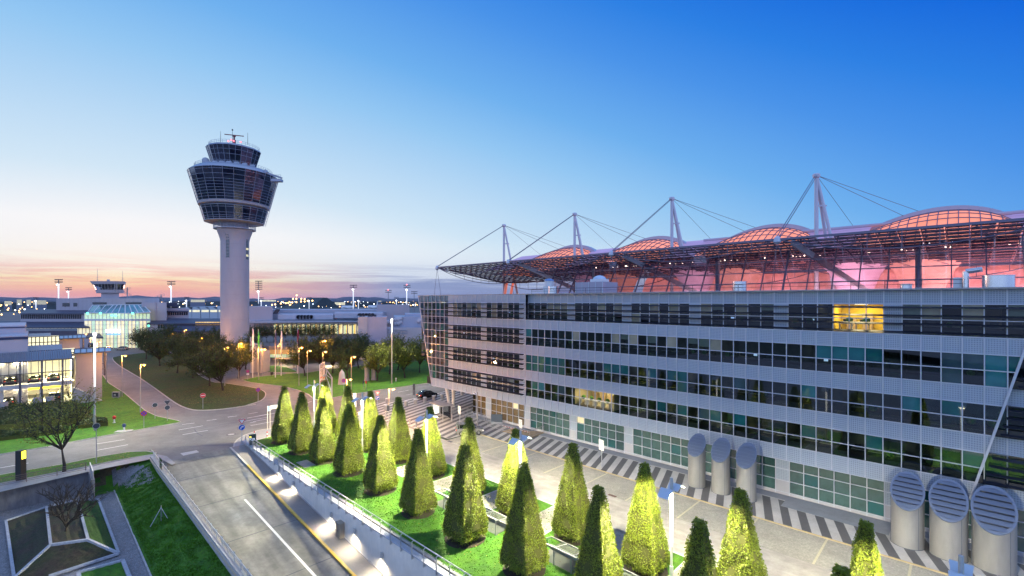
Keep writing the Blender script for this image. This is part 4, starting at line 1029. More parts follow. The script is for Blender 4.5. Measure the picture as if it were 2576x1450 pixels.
cr2.tube(u1, A(ct(760, 1018), TY-4), .06, None, 5); cr2.build('service_gondola', tframe, tw)
# curved concrete screen walls at the tower foot
cw = thing('curved_screen_wall', 'tall curved pale concrete screen walls standing at the tower foot', 'wall', W(c4(335, 938)))
for x0, x1, yt in ((245, 345, 600), (345, 425, 655)):
    mb = MB(); a, b = W(c4(x0, 936)), W(c4(x1, 938)); n = 14; lo = []; zt0 = A(c4(0, yt), a.y).z; rings_ = []
    for k in range(n+1):
        f = k/n; q = a.lerp(b, f); q = q-Vector((0, 2.2*math.sin(math.pi*f), 0)); q.z = 0; zt_ = zt0-f*2.2
        rings_.append([q, q+Vector((0, .5, 0)), q+Vector((0, .5, zt_)), q+UP*zt_])
    mb.rings(rings_); mb.build('wall_panel', concrete, cw, smooth=True)

# ================================================================ old terminal in the middle distance
def fbox(mb, f, x0, y0, x1, y1, Y, depth, mi=0, zb=None):
    a, b = A(f(x0, y0), Y), A(f(x1, y1), Y); lo = b.z if zb is None else zb
    lo = max(lo, 0); k = (Y+depth)/Y
    return mb.rings([[(a.x, Y, lo), (b.x, Y, lo), (b.x, Y, a.z), (a.x, Y, a.z)], [(a.x*k, Y+depth, lo), (b.x*k, Y+depth, lo), (b.x*k, Y+depth, a.z), (a.x*k, Y+depth, a.z)]], mi)
def fquad(mb, f, pts, Y, mi=0):      # pts: (x, y, extra depth)
    mb.face([A(f(p[0], p[1]), Y+(p[2] if len(p) > 2 else 0)) for p in pts], mi); return mb
tpale = M('terminal_white', (.46, .43, .48), .6, nz=[(.15, .05), (2, .03)]); slate = M('slate_roof', (.055, .06, .10), .5, nz=(.4, .15)); tstone = M('terminal_stone', (.42, .40, .42), .6, nz=(.3, .06))
lit_warm = M('lit_hall_warm', (.7, .65, .45), .6, emit=((1, .88, .5), .8), nz=[(.5, .35), (2, .3)]); lit_green = M('lit_hall_green', (.5, .65, .5), .6, emit=((.75, 1, .62), .62), nz=[(.4, .4), (1.6, .4)])
lit_orange = M('lit_orange', (.7, .5, .2), .6, emit=((1, .6, .15), .9), nz=[(.3, .5), (1.4, .6)])
dkwin = M('far_window', (.02, .025, .04), .1, ior=1.8); sky_glass = M('atrium_glass', (.10, .22, .24), .08, ior=1.9, nz=(.2, .3))
Y0 = 200.
ot = thing('old_terminal', 'pale old terminal with small control cab on its roof and glowing glass atrium', 'terminal', (A(c1(1180, 900), Y0).x, Y0, 0))
mb = MB(); fbox(mb, c1, 565, 488, 1602, 600, Y0+14, 26, 0, 0); fbox(mb, c1, 1425, 528, 1568, 690, Y0+3, 10, 0, 0); fbox(mb, c1, 1568, 529, 1676, 692, Y0+3.3, 9.6, 0, 0); fbox(mb, c1, 205, 640, 880, 722, Y0+6, 16, 0, 0); fbox(mb, c1, 1680, 590, 1897, 690, Y0+10, 14, 0, 0)
fbox(mb, c1, -400, 775, 905, 850, Y0-2, 18, 0, 0); fbox(mb, c1, 1485, 738, 2240, 800, Y0-1, 16, 0, 0)
for k in range(24): fbox(mb, c1, 570+k*43, 489, 572+k*43, 600, Y0+13.94, .06, 1)
for k in range(8): fbox(mb, c1, 1440+k*16, 530, 1441.5+k*16, 690, Y0+2.94, .06, 1)
mb.build('wall', [tpale, tstone], ot)
mb = MB()
def hip(y0, y1, x0, x1, x2, x3, Y, run):     # sloping roof: eave x0..x3 at y1, ridge x1..x2 at y0
    fquad(mb, c1, [(x0, y1, 0), (x3, y1, 0), (x2, y0, run), (x1, y0, run)], Y); e = [A(c1(x0, y1), Y), A(c1(x3, y1), Y)]
    mb.face([e[0], e[1], e[1]-UP*.5, e[0]-UP*.5])
hip(597, 640, 205, 262, 890, 890, Y0+5, 12); hip(717, 778, -400, -400, 850, 905, Y0-3, 10); hip(690, 740, 1478, 1500, 2240, 2240, Y0-2, 9); hip(752, 818, 1660, 1650, 2240, 2240, Y0-7, 6); hip(578, 618, 1678, 1684, 1866, 1897, Y0+9, 9); fbox(mb, c1, 1680, 530, 1790, 575, Y0+14, 10, 0); fbox(mb, c1, 250, 815, 780, 868, Y0-36, 14, 0); hip(838, 880, 860, 880, 1000, 1040, Y0-12, 8)
mb.build('roof', slate, ot)
for (x0, x1, y0, y1, n, Y, mt) in ((207, 818, 652, 694, 28, Y0+5.9, dkwin), (255, 900, 790, 845, 18, Y0-2.1, lit_warm), (1585, 1960, 752, 790, 14, Y0-1.1, dkwin), (1965, 2225, 725, 770, 16, Y0-1.1, lit_orange), (1690, 1890, 628, 658, 9, Y0+9.9, dkwin)):
    wd = (x1-x0)/n; w_ = MB()
    for k in range(n): fbox(w_, c1, x0+k*wd+wd*.12, y0, x0+(k+1)*wd-wd*.12, y1, Y, .1, 0)
    w_.build('window_band', mt, ot)
for (x0, x1, y0, y1) in ((627, 700, 534, 570), (738, 776, 534, 570), (930, 1072, 527, 555), (1265, 1425, 527, 555)): w_ = MB(); fbox(w_, c1, x0, y0, x1, y1, Y0+13.9, .1); w_.build('window', dkwin, ot)
at = MB()
fquad(at, c1, [(880, 630, -4), (1060, 640, -6), (1140, 555, 4), (930, 558, 6)], Y0); fquad(at, c1, [(1060, 640, -6), (1330, 640, -6), (1300, 553, 4), (1140, 555, 4)], Y0); fquad(at, c1, [(1330, 640, -6), (1515, 628, -4), (1440, 553, 6), (1300, 553, 4)], Y0)
at.build('atrium_skylight', sky_glass, ot)
at = MB(); gl_ = MB()
prev = None
for i in range(19):
    f = i/18; x = 850+660*f; dy = -7*math.sin(math.pi*f); cur = [(x, 985, dy), (x, 700, dy), (x, 638, dy)]
    if prev:
        fquad(at, c1, [prev[0], cur[0], cur[1], prev[1]], Y0, i % 3 == 0); fquad(at, c1, [prev[1], cur[1], cur[2], prev[2]], Y0, 1)
    for j in range(14):
        q = A(c1(x, 985), Y0+dy-.15)
    gl_.tube(A(c1(x, 1000), Y0+dy-.2), A(c1(x, 632), Y0+dy-.2), .16, None, 5)
    if prev:
        for yy in (640, 700, 710, 755, 800, 845, 892, 940): gl_.tube(A(c1(prev[0][0], yy), Y0+prev[0][2]-.2), A(c1(x, yy), Y0+dy-.2), .12 if yy not in (700, 710) else .3, None, 4)
    prev = cur
for a, b in (((880, 630, -4.2), (930, 558, 5.8)), ((940, 634, -4.6), (1000, 557, 5.4)), ((1000, 637, -5.2), (1065, 556, 4.8)), ((1060, 640, -6.2), (1140, 555, 3.8)), ((1120, 640, -6.2), (1180, 555, 3.8)), ((1190, 640, -6.2), (1220, 554, 3.8)), ((1260, 640, -6.2), (1260, 553, 3.8)), ((1330, 640, -6.2), (1300, 553, 3.8)), ((1390, 636, -5.6), (1345, 553, 4.6)), ((1450, 632, -5), (1390, 553, 5.2)), ((1515, 628, -4.2), (1440, 553, 5.8)), ((880, 630, -4.2), (1060, 640, -6.2)), ((1060, 640, -6.2), (1330, 640, -6.2)), ((1330, 640, -6.2), (1515, 628, -4.2)), ((930, 558, 5.8), (1140, 555, 3.8)), ((1140, 555, 3.8), (1440, 553, 5.8))):
    gl_.tube(A(c1(a[0], a[1]), Y0+a[2]), A(c1(b[0], b[1]), Y0+b[2]), .2, None, 5)
at.build('atrium_wall', [lit_warm, lit_green], ot); gl_.build('atrium_frame', white_metal, ot)
sg = MB(); fbox(sg, c1, 1060, 800, 1215, 830, Y0-8.6, .3, 0); fbox(sg, c1, 1075, 845, 1210, 856, Y0-8.6, .3, 1); sg.build('lit_sign', [M('sign_white', (1, 1, 1), emit=((.9, .95, 1), 1.6)), M('sign_blue', (.1, .3, .9), emit=((.2, .5, 1), 1.2))], ot)
wg = MB()
for x, y in ((880, 640), (1010, 640), (1125, 660), (1335, 640), (1495, 765), (1160, 665)): wg.ball(A(c1(x, y), Y0-8), .45, 8, 6)
wg.build('green_light', M('green_glow', (.2, 1, .6), emit=((.15, 1, .55), 2.5)), ot)
# its roof cab
cab = MB(); Yc = Y0+18; fbox(cab, c1, 1017, 437, 1198, 490, Yc, 10, 0)
def cring(y, x0, x1, d0, d1): a, b = A(c1(x0, y), Yc), A(c1(x1, y), Yc); return [(a.x, Yc+d0+2, a.z), (a.x+2.2, Yc+d0, a.z), (b.x-2.2, Yc+d0, a.z), (b.x, Yc+d0+2, a.z), (b.x*(1+d1/Yc), Yc+d1, a.z), (a.x*(1+d1/Yc), Yc+d1, a.z)]
cab.rings([cring(433, 970, 1238, -1.5, 12), cring(402, 960, 1245, -1.9, 12.3)]); cab.rings([cring(346, 938, 1260, -2.6, 13), cring(318, 923, 1270, -3, 13.4)]); fbox(cab, c1, 1075, 298, 1106, 318, Yc+3, 3)
cab.build('cab', tpale, ot)
cg_ = MB(); cg_.rings([cring(402, 966, 1240, -1.7, 12), cring(346, 946, 1254, -2.4, 12.7)], cap=False); cg_.build('cab_glazing', clear('cab_glass', (.75, .72, .75), .06), ot)
cm_ = MB()
for k in range(10): a, b = A(c1(972+k*29.5, 402), Yc-1.95), A(c1(952+k*33, 346), Yc-2.65); cm_.bar(a, b, .14, .14)
for x in (1152, 1172): cm_.tube(A(c1(x, 425), Yc-2.6), A(c1(x, 325), Yc-3.4), .08)
for k in range(14): cm_.tube(A(c1(1152, 425-k*7), Yc-2.7-k*.05), A(c1(1172, 425-k*7), Yc-2.7-k*.05), .04, None, 4)
fbox(cm_, c1, 1010, 385, 1150, 400, Yc+3, 4); cm_.build('cab_frame', tstone, ot)
am = MB()
for x, y0, y1 in ((980, 190, 315), (1234, 210, 318)):
    am.tube(A(c1(x, y1), Yc), A(c1(x, y0), Yc), .1, .05, 5)
    for yy in (.35, .72): q = A(c1(x, y1), Yc).lerp(A(c1(x, y0), Yc), yy*.4); am.tube(q-Vector((.8, 0, 0)), q+Vector((.8, 0, 0)), .05, None, 4)
am.build('antenna', tstone, ot)
for (x, y0, y1) in ((1281, 378, 485), (1621, 452, 522)):
    ss_ = MB(); a, b = A(c1(x, y1), Yc+2), A(c1(x, y0), Yc+2); ss_.tube(a, b, .22)
    for k in range(16):
        an_ = k*.42; q = a.lerp(b, k/16*.9); e = q+Vector((math.cos(an_), math.sin(an_), 0))*1.5; ss_.bar(q, e, .5, .06); ss_.tube(e, e+UP*1, .04, None, 4)
        if k: ss_.tube(pe+UP, e+UP, .05, None, 4)
        pe = e
    ss_.bar(b-UP*.8, b-UP*.8-Vector((2.6, 0, 0)), .8, .08); ss_.build('spiral_stair', galv, ot)
rl = MB()
for x in range(1300, 1600, 20): rl.tube(A(c1(x, 488), Y0+16), A(c1(x, 474), Y0+16), .05, None, 4)
rl.tube(A(c1(1300, 474), Y0+16), A(c1(1600, 474), Y0+16), .06, None, 4); rl.build('roof_railing', galv, ot)
# terminal wing to the right of the tower
Yw = 205.
wt = thing('terminal_wing', 'long pale terminal wing with rooftop air ducts right of the tower', 'terminal', (A(c4(800, 500), Yw).x, Yw, 0))
mb = MB(); fbox(mb, c4, 235, 306, 460, 446, Yw-2, 14, 0, 0); fbox(mb, c4, 1466, 290, 1782, 402, Yw+4, 14, 0, 0); fbox(mb, c4, 460, 337, 1525, 440, Yw+6, 20, 1, 0); fbox(mb, c4, 235, 448, 1600, 470, Yw-8, 30, 0)
for k in range(14): fbox(mb, c4, 245+k*15.5, 308, 246.5+k*15.5, 446, Yw-2.06, .06, 1)
for k in range(20): fbox(mb, c4, 1470+k*15.5, 292, 1471.5+k*15.5, 402, Yw+3.94, .06, 1)
mb.build('wall', [tpale, M('wing_blue', (.40, .43, .52), .6)], wt)
mb = MB(); rp_ = M('duct_casing', (.44, .46, .54), .5, nz=(.5, .05))
for x0, x1, y0, y1 in ((512, 1046, 376, 432), (1058, 1522, 360, 418)):
    a, b = A(c4(x0, y0), Yw-1), A(c4(x1, y1), Yw-1); r = .7; prof = [(0, a.z-r), (.3, a.z-.25), (r, a.z), (5, a.z), (5, b.z), (0, b.z)]
    mb.rings([[(x, Yw-1+d, zq) for d, zq in prof] for x in (a.x, b.x)])
mb.build('duct_casing', rp_, wt)
for x0, y0 in ((705, 408), (1300, 390)):
    for k in range(5):
        q = A(c4(x0+k*31, y0), Yw-1.6); m2 = MB(); m2.tube(q+Vector((0, .8, -.3)), q, .95, None, 14, 0, False); m2.tube(q+Vector((0, .6, 0)), q+Vector((0, .61, 0)), .9, None, 14, 1); m2.build('duct_mouth', [rp_, plastic_black], wt, smooth=True)
for k in range(3): q = A(c4(470+k*14, 375), Yw-2); m2 = MB(); m2.tube(q, q+Vector((1.3, 0, 1.9)), .35, None, 10); m2.build('duct_pipe', dark_steel, wt)
mb = MB(); fquad(mb, c4, [(240, 470, -9), (1300, 455, -9), (1300, 432, 0), (240, 446, 0)], Yw); mb.build('glass_roof', sky_glass, wt)
mb = MB(); fr2 = MB()
for k in range(70):
    x0 = 240+k*15; fbox(mb, c4, x0, 478+(k*13) % 17, x0+15, 590, Yw+2+(k*5) % 4, .2, (0, 0, 1, 0, 2)[(k*7) % 5], 5.2)
    if k % 3 == 0: fr2.tube(A(c4(x0, 470), Yw-6), Vector((A(c4(x0, 470), Yw-6).x, Yw-6, 5.2)), .25)
mb.build('shopfront', [lit_warm, lit_green, lit_orange], wt); fr2.build('arcade_column', tstone, wt)
# the pale block with the ribbed wall and low duct house at the right
Yb = 158.
eb_ = thing('lift_block', 'lilac ribbed tower block before the terminal wing, right of the tree row', 'building', (A(c4(1400, 600), Yb).x, Yb, 0))
mb = MB(); fbox(mb, c4, 1285, 407, 1378, 640, Yb, 11, 0, 0); fbox(mb, c4, 1378, 408, 1566, 520, Yb+.3, 10.4, 1, 0)
mb.build('wall', [tpale, M('block_lilac', (.46, .41, .50), .6, nz=(.3, .05))], eb_)
m2 = MB()
for k in range(8): fbox(m2, c4, 1287+k*12, 409, 1288.3+k*12, 640, Yb-.06, .06)
for k in range(12): fbox(m2, c4, 1380+k*15.5, 410, 1381.3+k*15.5, 520, Yb+.24, .06)
m2.build('rib', tstone, eb_)
m2 = MB()
for x in (1310, 1340, 1395, 1420, 1450): q = A(c4(x, 407), Yb+4); m2.lathe(q, [(.5, 0), (.5, .8)], 10)
m2.build('roof_vent', dark_steel, eb_)
Yd = 165.
dh = thing('duct_house', 'bluish low plant house with round air ducts beside the office building', 'building', (A(c4(1750, 500), Yd).x, Yd, 0))
mb = MB(); fbox(mb, c4, 1632, 405, 2040, 525, Yd, 16, 0, 0); fbox(mb, c4, 1740, 375, 2040, 406, Yd+4, 10, 0); fbox(mb, c4, 1400, 515, 2040, 640, Yd-6, 8, 1, 0); mb.build('wall', [M('plant_blue', (.36, .42, .54), .5, nz=(.4, .05)), tpale], dh)
for x, y in ((1640, 440), (1665, 440), (1640, 475), (1665, 475), (1860, 455)): q = A(c4(x, y), Yd-.5); m2 = MB(); m2.tube(q+Vector((1.6, .5, .9)), q, .75, None, 12, 0, False); m2.tube(q+Vector((.2, .1, .1)), q+Vector((.21, .1, .1)), .7, None, 12, 1); m2.build('air_duct', [M('duct_white', (.5, .52, .58), .4), plastic_black], dh, smooth=True)
m2 = MB(); a, b = A(c4(1420, 515), Yd-6.2), A(c4(1760, 540), Yd-6.2); m2.tube(a, b, .12); m2.tube(a-UP*1.1, b-UP*1.1, .12)
for k in range(13): m2.tube(a.lerp(b, k/12)-UP*1.1*(k % 2), a.lerp(b, (k+1)/12 if k < 12 else 1)-UP*1.1*((k+1) % 2), .07, None, 4)
m2.build('lattice_girder', tframe, dh)
# overpass with lit passage
op = thing('overpass', 'low concrete overpass with a glowing passage beneath, left of the dark trees', 'bridge', W(c4(560, 870)))
mb = MB(); Yo = 150.; p0, p1 = A(c4(425, 686), Yo), A(c4(1330, 686), Yo); mb.rings([[(p0.x, Yo, 4.2), (p1.x, Yo, 4.2), (p1.x, Yo, 5.2), (p0.x, Yo, 5.2)], [(p0.x*1.4-30, 206, 4.2), (p1.x*1.4, 206, 4.2), (p1.x*1.4, 206, 5.2), (p0.x*1.4-30, 206, 5.2)]], 1); fbox(mb, c4, 425, 708, 760, 770, Yo+1, 30, 2); fbox(mb, c4, 425, 770, 760, 880, Yo+14, 1, 0)
for k in range(5): fbox(mb, c4, 428+k*55, 765, 438+k*55, 880, Yo+3+k, .8, 3, 0)
mb.build('deck', [lit_green, M('deck_paving', (.20, .17, .15), .75, nz=(.2, .15)), M('beam_amber', (.55, .42, .2), .6), tpale], op)
m2 = MB()
for k in range(14): a = A(c4(430+k*60, 690), Yo-.1); m2.tube(a, a+UP*1.2, .05, None, 4)
m2.tube(A(c4(430, 690), Yo-.1)+UP*1.2, A(c4(1290, 690), Yo-.1)+UP*1.2, .06, None, 4); m2.build('railing', dark_steel, op)
for (x, y, e, co) in ((560, 800, 900, (1, .9, .55)), (1000, 860, 1600, (1, .7, .3))):
    ld = bpy.data.lights.new('passage_light', 'POINT'); ld.energy = e*1.5; ld.color = co; ld.shadow_soft_size = 1
    lo = bpy.data.objects.new('passage_light', ld); COL.objects.link(lo); lo.location = A(c4(x, y), Yo-8)-op.location; lo.parent = op
# far sheds, lit blocks, apron hill, aircraft
for i, (x0, x1) in enumerate(((1898, 1928), (1932, 2015), (2022, 2105), (2110, 2190), (2195, 2260))):
    Yh = 330.; hs = MB(); a, b = A(c1(x0, 602), Yh), A(c1(x1, 602), Yh); zr = A(c1(0, 572), Yh).z; m_ = (a.x+b.x)/2
    hs.rings([[(a.x, Yh, 0), (b.x, Yh, 0), (b.x, Yh, a.z), (m_+2, Yh, zr), (m_-6, Yh, zr-.5), (a.x, Yh, a.z)], [(a.x, Yh+30, 0), (b.x, Yh+30, 0), (b.x, Yh+30, a.z), (m_+2, Yh+30, zr), (m_-6, Yh+30, zr-.5), (a.x, Yh+30, a.z)]])
    t_ = tag(hs.build('cargo_shed', M('shed_roof%d' % i, (.5, .55, .6), .5) if i == 0 else MATS['shed_roof0']), f'{ORD[i]} ridged cargo shed from the left in the row before the tower shaft', 'shed', 'cargo sheds on the far apron')
    lw = MB(); fbox(lw, c1, x0+6, 606, x1-6, 626, Yh-.2, .1); lw.build('lit_front', lit_warm, t_)
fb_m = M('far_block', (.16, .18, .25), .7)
for i, (x0, x1, y0, y1, lab) in enumerate(((165, 222, 500, 555, 'left brightly lit far office block behind the old terminal'), (262, 315, 502, 555, 'right brightly lit far office block behind the old terminal'), (40, 120, 515, 556, 'low lit far block at the left frame edge'), (330, 470, 508, 550, 'long lit far block beside the small floodlight mast'), (1915, 2065, 500, 525, 'long low lit far building left of the tower shaft'))):
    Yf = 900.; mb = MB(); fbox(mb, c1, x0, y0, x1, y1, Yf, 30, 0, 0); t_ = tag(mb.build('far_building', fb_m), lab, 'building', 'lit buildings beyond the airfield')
    w_ = MB(); n = max(3, int((y1-y0)/10))
    for k in range(n): fbox(w_, c1, x0+4, y0+4+k*(y1-y0)/n, x1-4, y0+8+k*(y1-y0)/n, Yf-.5, .3)
    w_.build('window_row', lit_warm, t_)
for i, (x0, x1, y0, y1, lab) in enumerate(((335, 498, 240, 262, 'long glowing white hall left of the lit mound'), (1060, 1165, 262, 296, 'pale lit low building right of the lit mound'), (1480, 1515, 248, 262, 'small dark tower house among amber lights'))):
    Yf = 1000.; mb = MB(); fbox(mb, c4, x0, y0, x1, y1, Yf, 30, 0, 0); t_ = tag(mb.build('far_building', fb_m), lab, 'building', 'lit buildings beyond the airfield')
    w_ = MB(); n = 12
    for k in range(n): fbox(w_, c4, x0+3+k*(x1-x0-6)/n, y0+4, x0+3+(k+.7)*(x1-x0-6)/n, y1-4, Yf-.5, .3)
    w_.build('window_row', lit_warm, t_)
vh = MB(); Yv = 800.; a, pk, b = A(c4(440, 297), Yv), A(c4(720, 218), Yv), A(c4(940, 295), Yv)
pr = [(a.x, 0), (pk.x-35, pk.z*.8), (pk.x-8, pk.z), (pk.x+12, pk.z), (b.x-25, pk.z*.35), (b.x, 0)]
vh.rings([[(x, Yv, max(0, zq)*.0) for x, zq in pr], [(x, Yv+70, zq) for x, zq in pr], [(x, Yv+90, zq) for x, zq in pr], [(x, Yv+170, 0) for x, zq in pr]])
vt = tag(vh.build('viewing_mound', M('mound_grass', (.03, .055, .06), .9, nz=(.05, .2)), smooth=True), 'dark grassy viewing mound dotted with amber lamps beyond the terminal wing', 'mound')
ml = MB()
for x, y in ((455, 290), (485, 286), (540, 277), (588, 274), (612, 272), (650, 268), (690, 264), (735, 258), (770, 258), (658, 232), (690, 232), (737, 232), (770, 235), (800, 252), (845, 250), (693, 198)): ml.ball(A(c4(x, y), Yv-2), 1.3, 6, 4)
ml.build('path_lamp', MATS['lamp_amber_far'], vt)
for i, (x0, x1, yb, d, lab) in enumerate(((1120, 1250, 333, 420., 'white airliner parked nose right behind the terminal wing roof'), (1375, 1475, 331, 420., 'white airliner parked beside the lilac roof box'))):
    a, b = A(c4(x0, yb), d), A(c4(x1, yb), d); L = b.x-a.x; zc = a.z+1.2
    t_ = thing('airliner', lab, 'airplane', (a.x, d, 0), 'airliners parked on the apron')
    m2 = MB(); m2.rings([[(a.x+L*f, d+math.cos(k*math.pi/5)*r, zc+o+math.sin(k*math.pi/5)*r) for k in range(10)] for f, r, o in ((0, .15, .1), (.05, 1.2, .1), (.15, 1.9, .3), (.7, 1.9, .3), (.9, 1.0, .8), (1, .3, 1.1))]); m2.build('fuselage', white_metal, t_, smooth=True)
    m2 = MB(); m2.rings([[(a.x+L*.86, d-.15, zc+1.5), (a.x+L*.99, d-.15, zc+1.5), (a.x+L*1.03, d-.1, zc+6), (a.x+L*.96, d-.1, zc+6)], [(a.x+L*.86, d+.15, zc+1.5), (a.x+L*.99, d+.15, zc+1.5), (a.x+L*1.03, d+.1, zc+6), (a.x+L*.96, d+.1, zc+6)]]); m2.build('tail_fin', white_metal, t_)
    m2 = MB()
    for sg_ in (-1, 1): m2.rings([[(a.x+L*.4, d, zc-.6), (a.x+L*.6, d, zc-.6), (a.x+L*.6, d, zc-.2), (a.x+L*.4, d, zc-.2)], [(a.x+L*.6, d+sg_*16, zc+.8), (a.x+L*.66, d+sg_*16, zc+.8), (a.x+L*.66, d+sg_*16, zc+.95), (a.x+L*.6, d+sg_*16, zc+.95)]])
    m2.build('wing', white_metal, t_)
    m2 = MB()
    for f in (.2, .5): m2.tube((a.x+L*f, d, 0), (a.x+L*f, d, zc), .5)
    m2.build('landing_gear', dark_steel, t_)
# floodlight masts over the apron
fl_on = M('floodlight', (1, 1, 1), emit=((.95, .98, 1), 9)); mastg = M('mast_grey', (.2, .2, .24), .6)
mast_glow = M('mast_lit', (.8, .8, .8), .5, emit=((.95, .98, 1), .8))
for i, (f, x, y0, y1, d, on, lab) in enumerate(((c1, 590, 305, 490, 260., 1, 'tall floodlight mast left of the old terminal cab'), (c1, 690, 385, 490, 330., 1, 'short bright floodlight mast just left of the old terminal cab'), (c1, 1722, 325, 545, 260., 1, 'tall floodlight mast between old terminal cab and tower shaft'), (c1, 362, 483, 600, 400., 1, 'small floodlight mast at far left before the lit far blocks'), (c1, 1877, 480, 600, 380., 1, 'small floodlight mast above the cargo sheds'),
    (c4, 325, 65, 330, 300., 1, 'tall floodlight mast directly right of the tower shaft'), (c4, 350, 222, 320, 420., 1, 'small bright floodlight mast beside the mast right of the tower shaft'), (c4, 813, 222, 345, 420., 1, 'small bright floodlight mast on the right flank of the lit mound'), (c4, 617, 235, 345, 420., 0, 'slim unlit mast on the left flank of the lit mound'), (c4, 1240, 104, 350, 300., 1, 'tall floodlight mast above the first airliner'), (c4, 1290, 222, 330, 420., 1, 'small bright floodlight mast right of the first airliner'),
    (c4, 1578, 155, 310, 340., 0, 'dark unlit mast above the lilac roof box'), (c4, 1657, 220, 300, 420., 1, 'small bright floodlight mast above the lilac roof box'), (c4, 1757, 105, 310, 300., 1, 'tall floodlight mast with a red beacon right of the lilac roof box'), (c4, 1828, 165, 330, 340., 0, 'dark slim mast near the office building corner'))):
    a, b = A(f(x, y0), d), A(f(x, y1), d); hgt = a.z; t_ = thing('floodlight_mast', lab, 'floodlight mast', (a.x, d, 0), 'floodlight masts round the apron')
    m2 = MB(); m2.tube((a.x, d, 0), (a.x, d, hgt), .32, .2, 8); m2.build('pole', mastg, t_)
    big = hgt > 32; m2 = MB(); rw_ = 5 if big else 2
    for k in range(rw_):
        zq = hgt-k*1.3; m2.bar((a.x-1.9+.2*k, d, zq), (a.x+1.9-.2*k, d, zq), .12, .12)
        for j in range(5): m2.ob((a.x-2+j*.95, d-.3, zq), (.6, 0, 0), (0, .3, 0), (0, 0, .5))
    m2.build('lamp_rack', dark_steel, t_)
    if on:
        m2 = MB(); m2.ball((a.x, d-.6, hgt-rw_*1.3), .58 if big else .55, 10, 6, 0, .6); m2.build('floodlight', fl_on, t_)
        m2 = MB(); m2.tube((a.x, d-.05, hgt-rw_*1.3-8 if big else hgt*.4), (a.x, d-.05, hgt-rw_*1.3), .2, .36, 8); m2.build('lit_shaft', mast_glow, t_)
    if '1757' == str(x) or x == 1578: m2 = MB(); m2.ball((a.x, d, hgt+.6), .5, 8, 6); m2.build('red_beacon', MATS['beacon'], t_)
# planting strip and road on the overpass deck
struct(MB().bx(-52, 4, 158, 169, 5.19, 5.24).build('deck_grass', grass_dry)); struct(MB().bx(-75, 12, 172, 198, 5.19, 5.22).build('upper_road', asphalt_red))
# ================================================================ lit parking house at the left
GO = A((0, 1034), 84.3); GO.z = 0
def gpt(x, off=0.):       # a pixel column on the front line of the house (off metres behind it)
    o = GO+D1*off; r = (cg(x, 0)[0]-HX)/F_; t_ = (r*o.y-o.x)/(D2.x-r*D2.y); return o+D2*t_
def gz(x, y, off=0.): return EYE-(cg(0, y)[1]-HY)/F_*gpt(x, off).y
def gbox(mb, x0, x1, ytop, off, depth, mi=0, zb=0, zt=None):
    a, b = gpt(x0, off), gpt(x1, off); z_ = gz(x0, ytop, off) if zt is None else zt
    return mb.ob(Vector((a.x, a.y, zb)), b-a, D1*depth, UP*(z_-zb), mi)
pk_ = thing('parking_house', 'glowing glass-fronted parking house with white and beige wall blocks', 'parking garage', gpt(400))
gbeige = M('garage_beige', (.42, .38, .35), .6, nz=[(.25, .07), (3, .03)]); navy = M('navy_coping', (.03, .04, .10), .4); gstruct = M('garage_steel', (.10, .10, .12), .5, .3); gwhite = M('garage_white', (.62, .61, .60), .6)
mb = MB(); gbox(mb, 972, 1316, 540, 1.5, 9); mb4 = MB(); gbox(mb4, 770, 1025, 345, 27, 9); mb4.build('stair_block', gbeige, pk_); mb2 = MB(); gbox(mb2, -900, 358, 346, 4.5, 20); mb3 = MB(); gbox(mb3, -900, 326, 200, 14, 20)
mb.build('stair_block', gbeige, pk_)
for q in (mb2, mb3): q.build('wall_block', M('garage_pale', (.50, .47, .52), .6, nz=(.3, .04)) if 'garage_pale' not in MATS else MATS['garage_pale'], pk_)
for x1, y0, y1, off in ((360, 312, 345, 4.4), (329, 183, 199, 13.9)): mb = MB(); gbox(mb, -900, x1, y0, off, 20.3, 0, gz(358, y1, off)+.01, gz(358, y0, off)); mb.build('coping', navy, pk_)
gl_lit = M('garage_glow', (.7, .68, .5), .5, emit=((1, .92, .55), 1.3), nz=[(.12, .5), (.35, .3)]); garage_pane = clear('garage_glass', (.93, .96, .92), .06)
zG0, zG1, zG2 = gz(0, 915), gz(0, 810), gz(0, 655)
def gline(x, f): p = gpt(x)-D1*(1.3*math.sin(math.pi*f*.75)-(.6 if f > .9 else 0)); p.z = zG0+(zG2-zG0)*f; return p
fm = (zG1-zG0)/(zG2-zG0)
xs = [-900, -700, -520, -360, -220, -100, 15, 115, 212, 302, 400, 495, 587, 678, 760, 845, 935]
gp_ = MB(); gf_ = MB()
for a, b in zip(xs, xs[1:]):
    for f0, f1 in ((0, fm), (fm, 1)): gp_.face([gline(a, f0), gline(b, f0), gline(b, f1), gline(a, f1)])
    for f in (0, fm, 1): gf_.bar(gline(a, f), gline(b, f), .16, .16)
    gf_.bar(gline(a, 0), gline(a, fm), .09, .09); gf_.bar(gline(a, fm), gline(a, 1), .09, .09)
gf_.bar(gline(935, 0), gline(935, fm), .25, .25); gf_.bar(gline(935, fm), gline(935, 1), .25, .25)
for x in (-360, 260, 540, 805): gf_.bar(gpt(x)-D1*.9, gline(x, 1)-D1*.3, .28, .28)
gp_.build('glass_front', garage_pane, pk_); gf_.build('glass_front_frame', gstruct, pk_)
zf = gz(0, 975); xl, xr = -900, 930
mb = MB(); gbox(mb, xl, xr, 0, 1.6, 16, 0, zf-.3, zf); gbox(mb, xl, xr, 0, -.2, 1.2, 0, zf-.5, zf+.25); gbox(mb, xl, xr, 0, .2, 17, 0, zG2+.05, zG2+.3); gbox(mb, xl, xr, 0, .5, 16, 1, -.02, .15); mb.build('floor_slab', [gwhite, M('garage_floor', (.3, .3, .26), .6)], pk_)
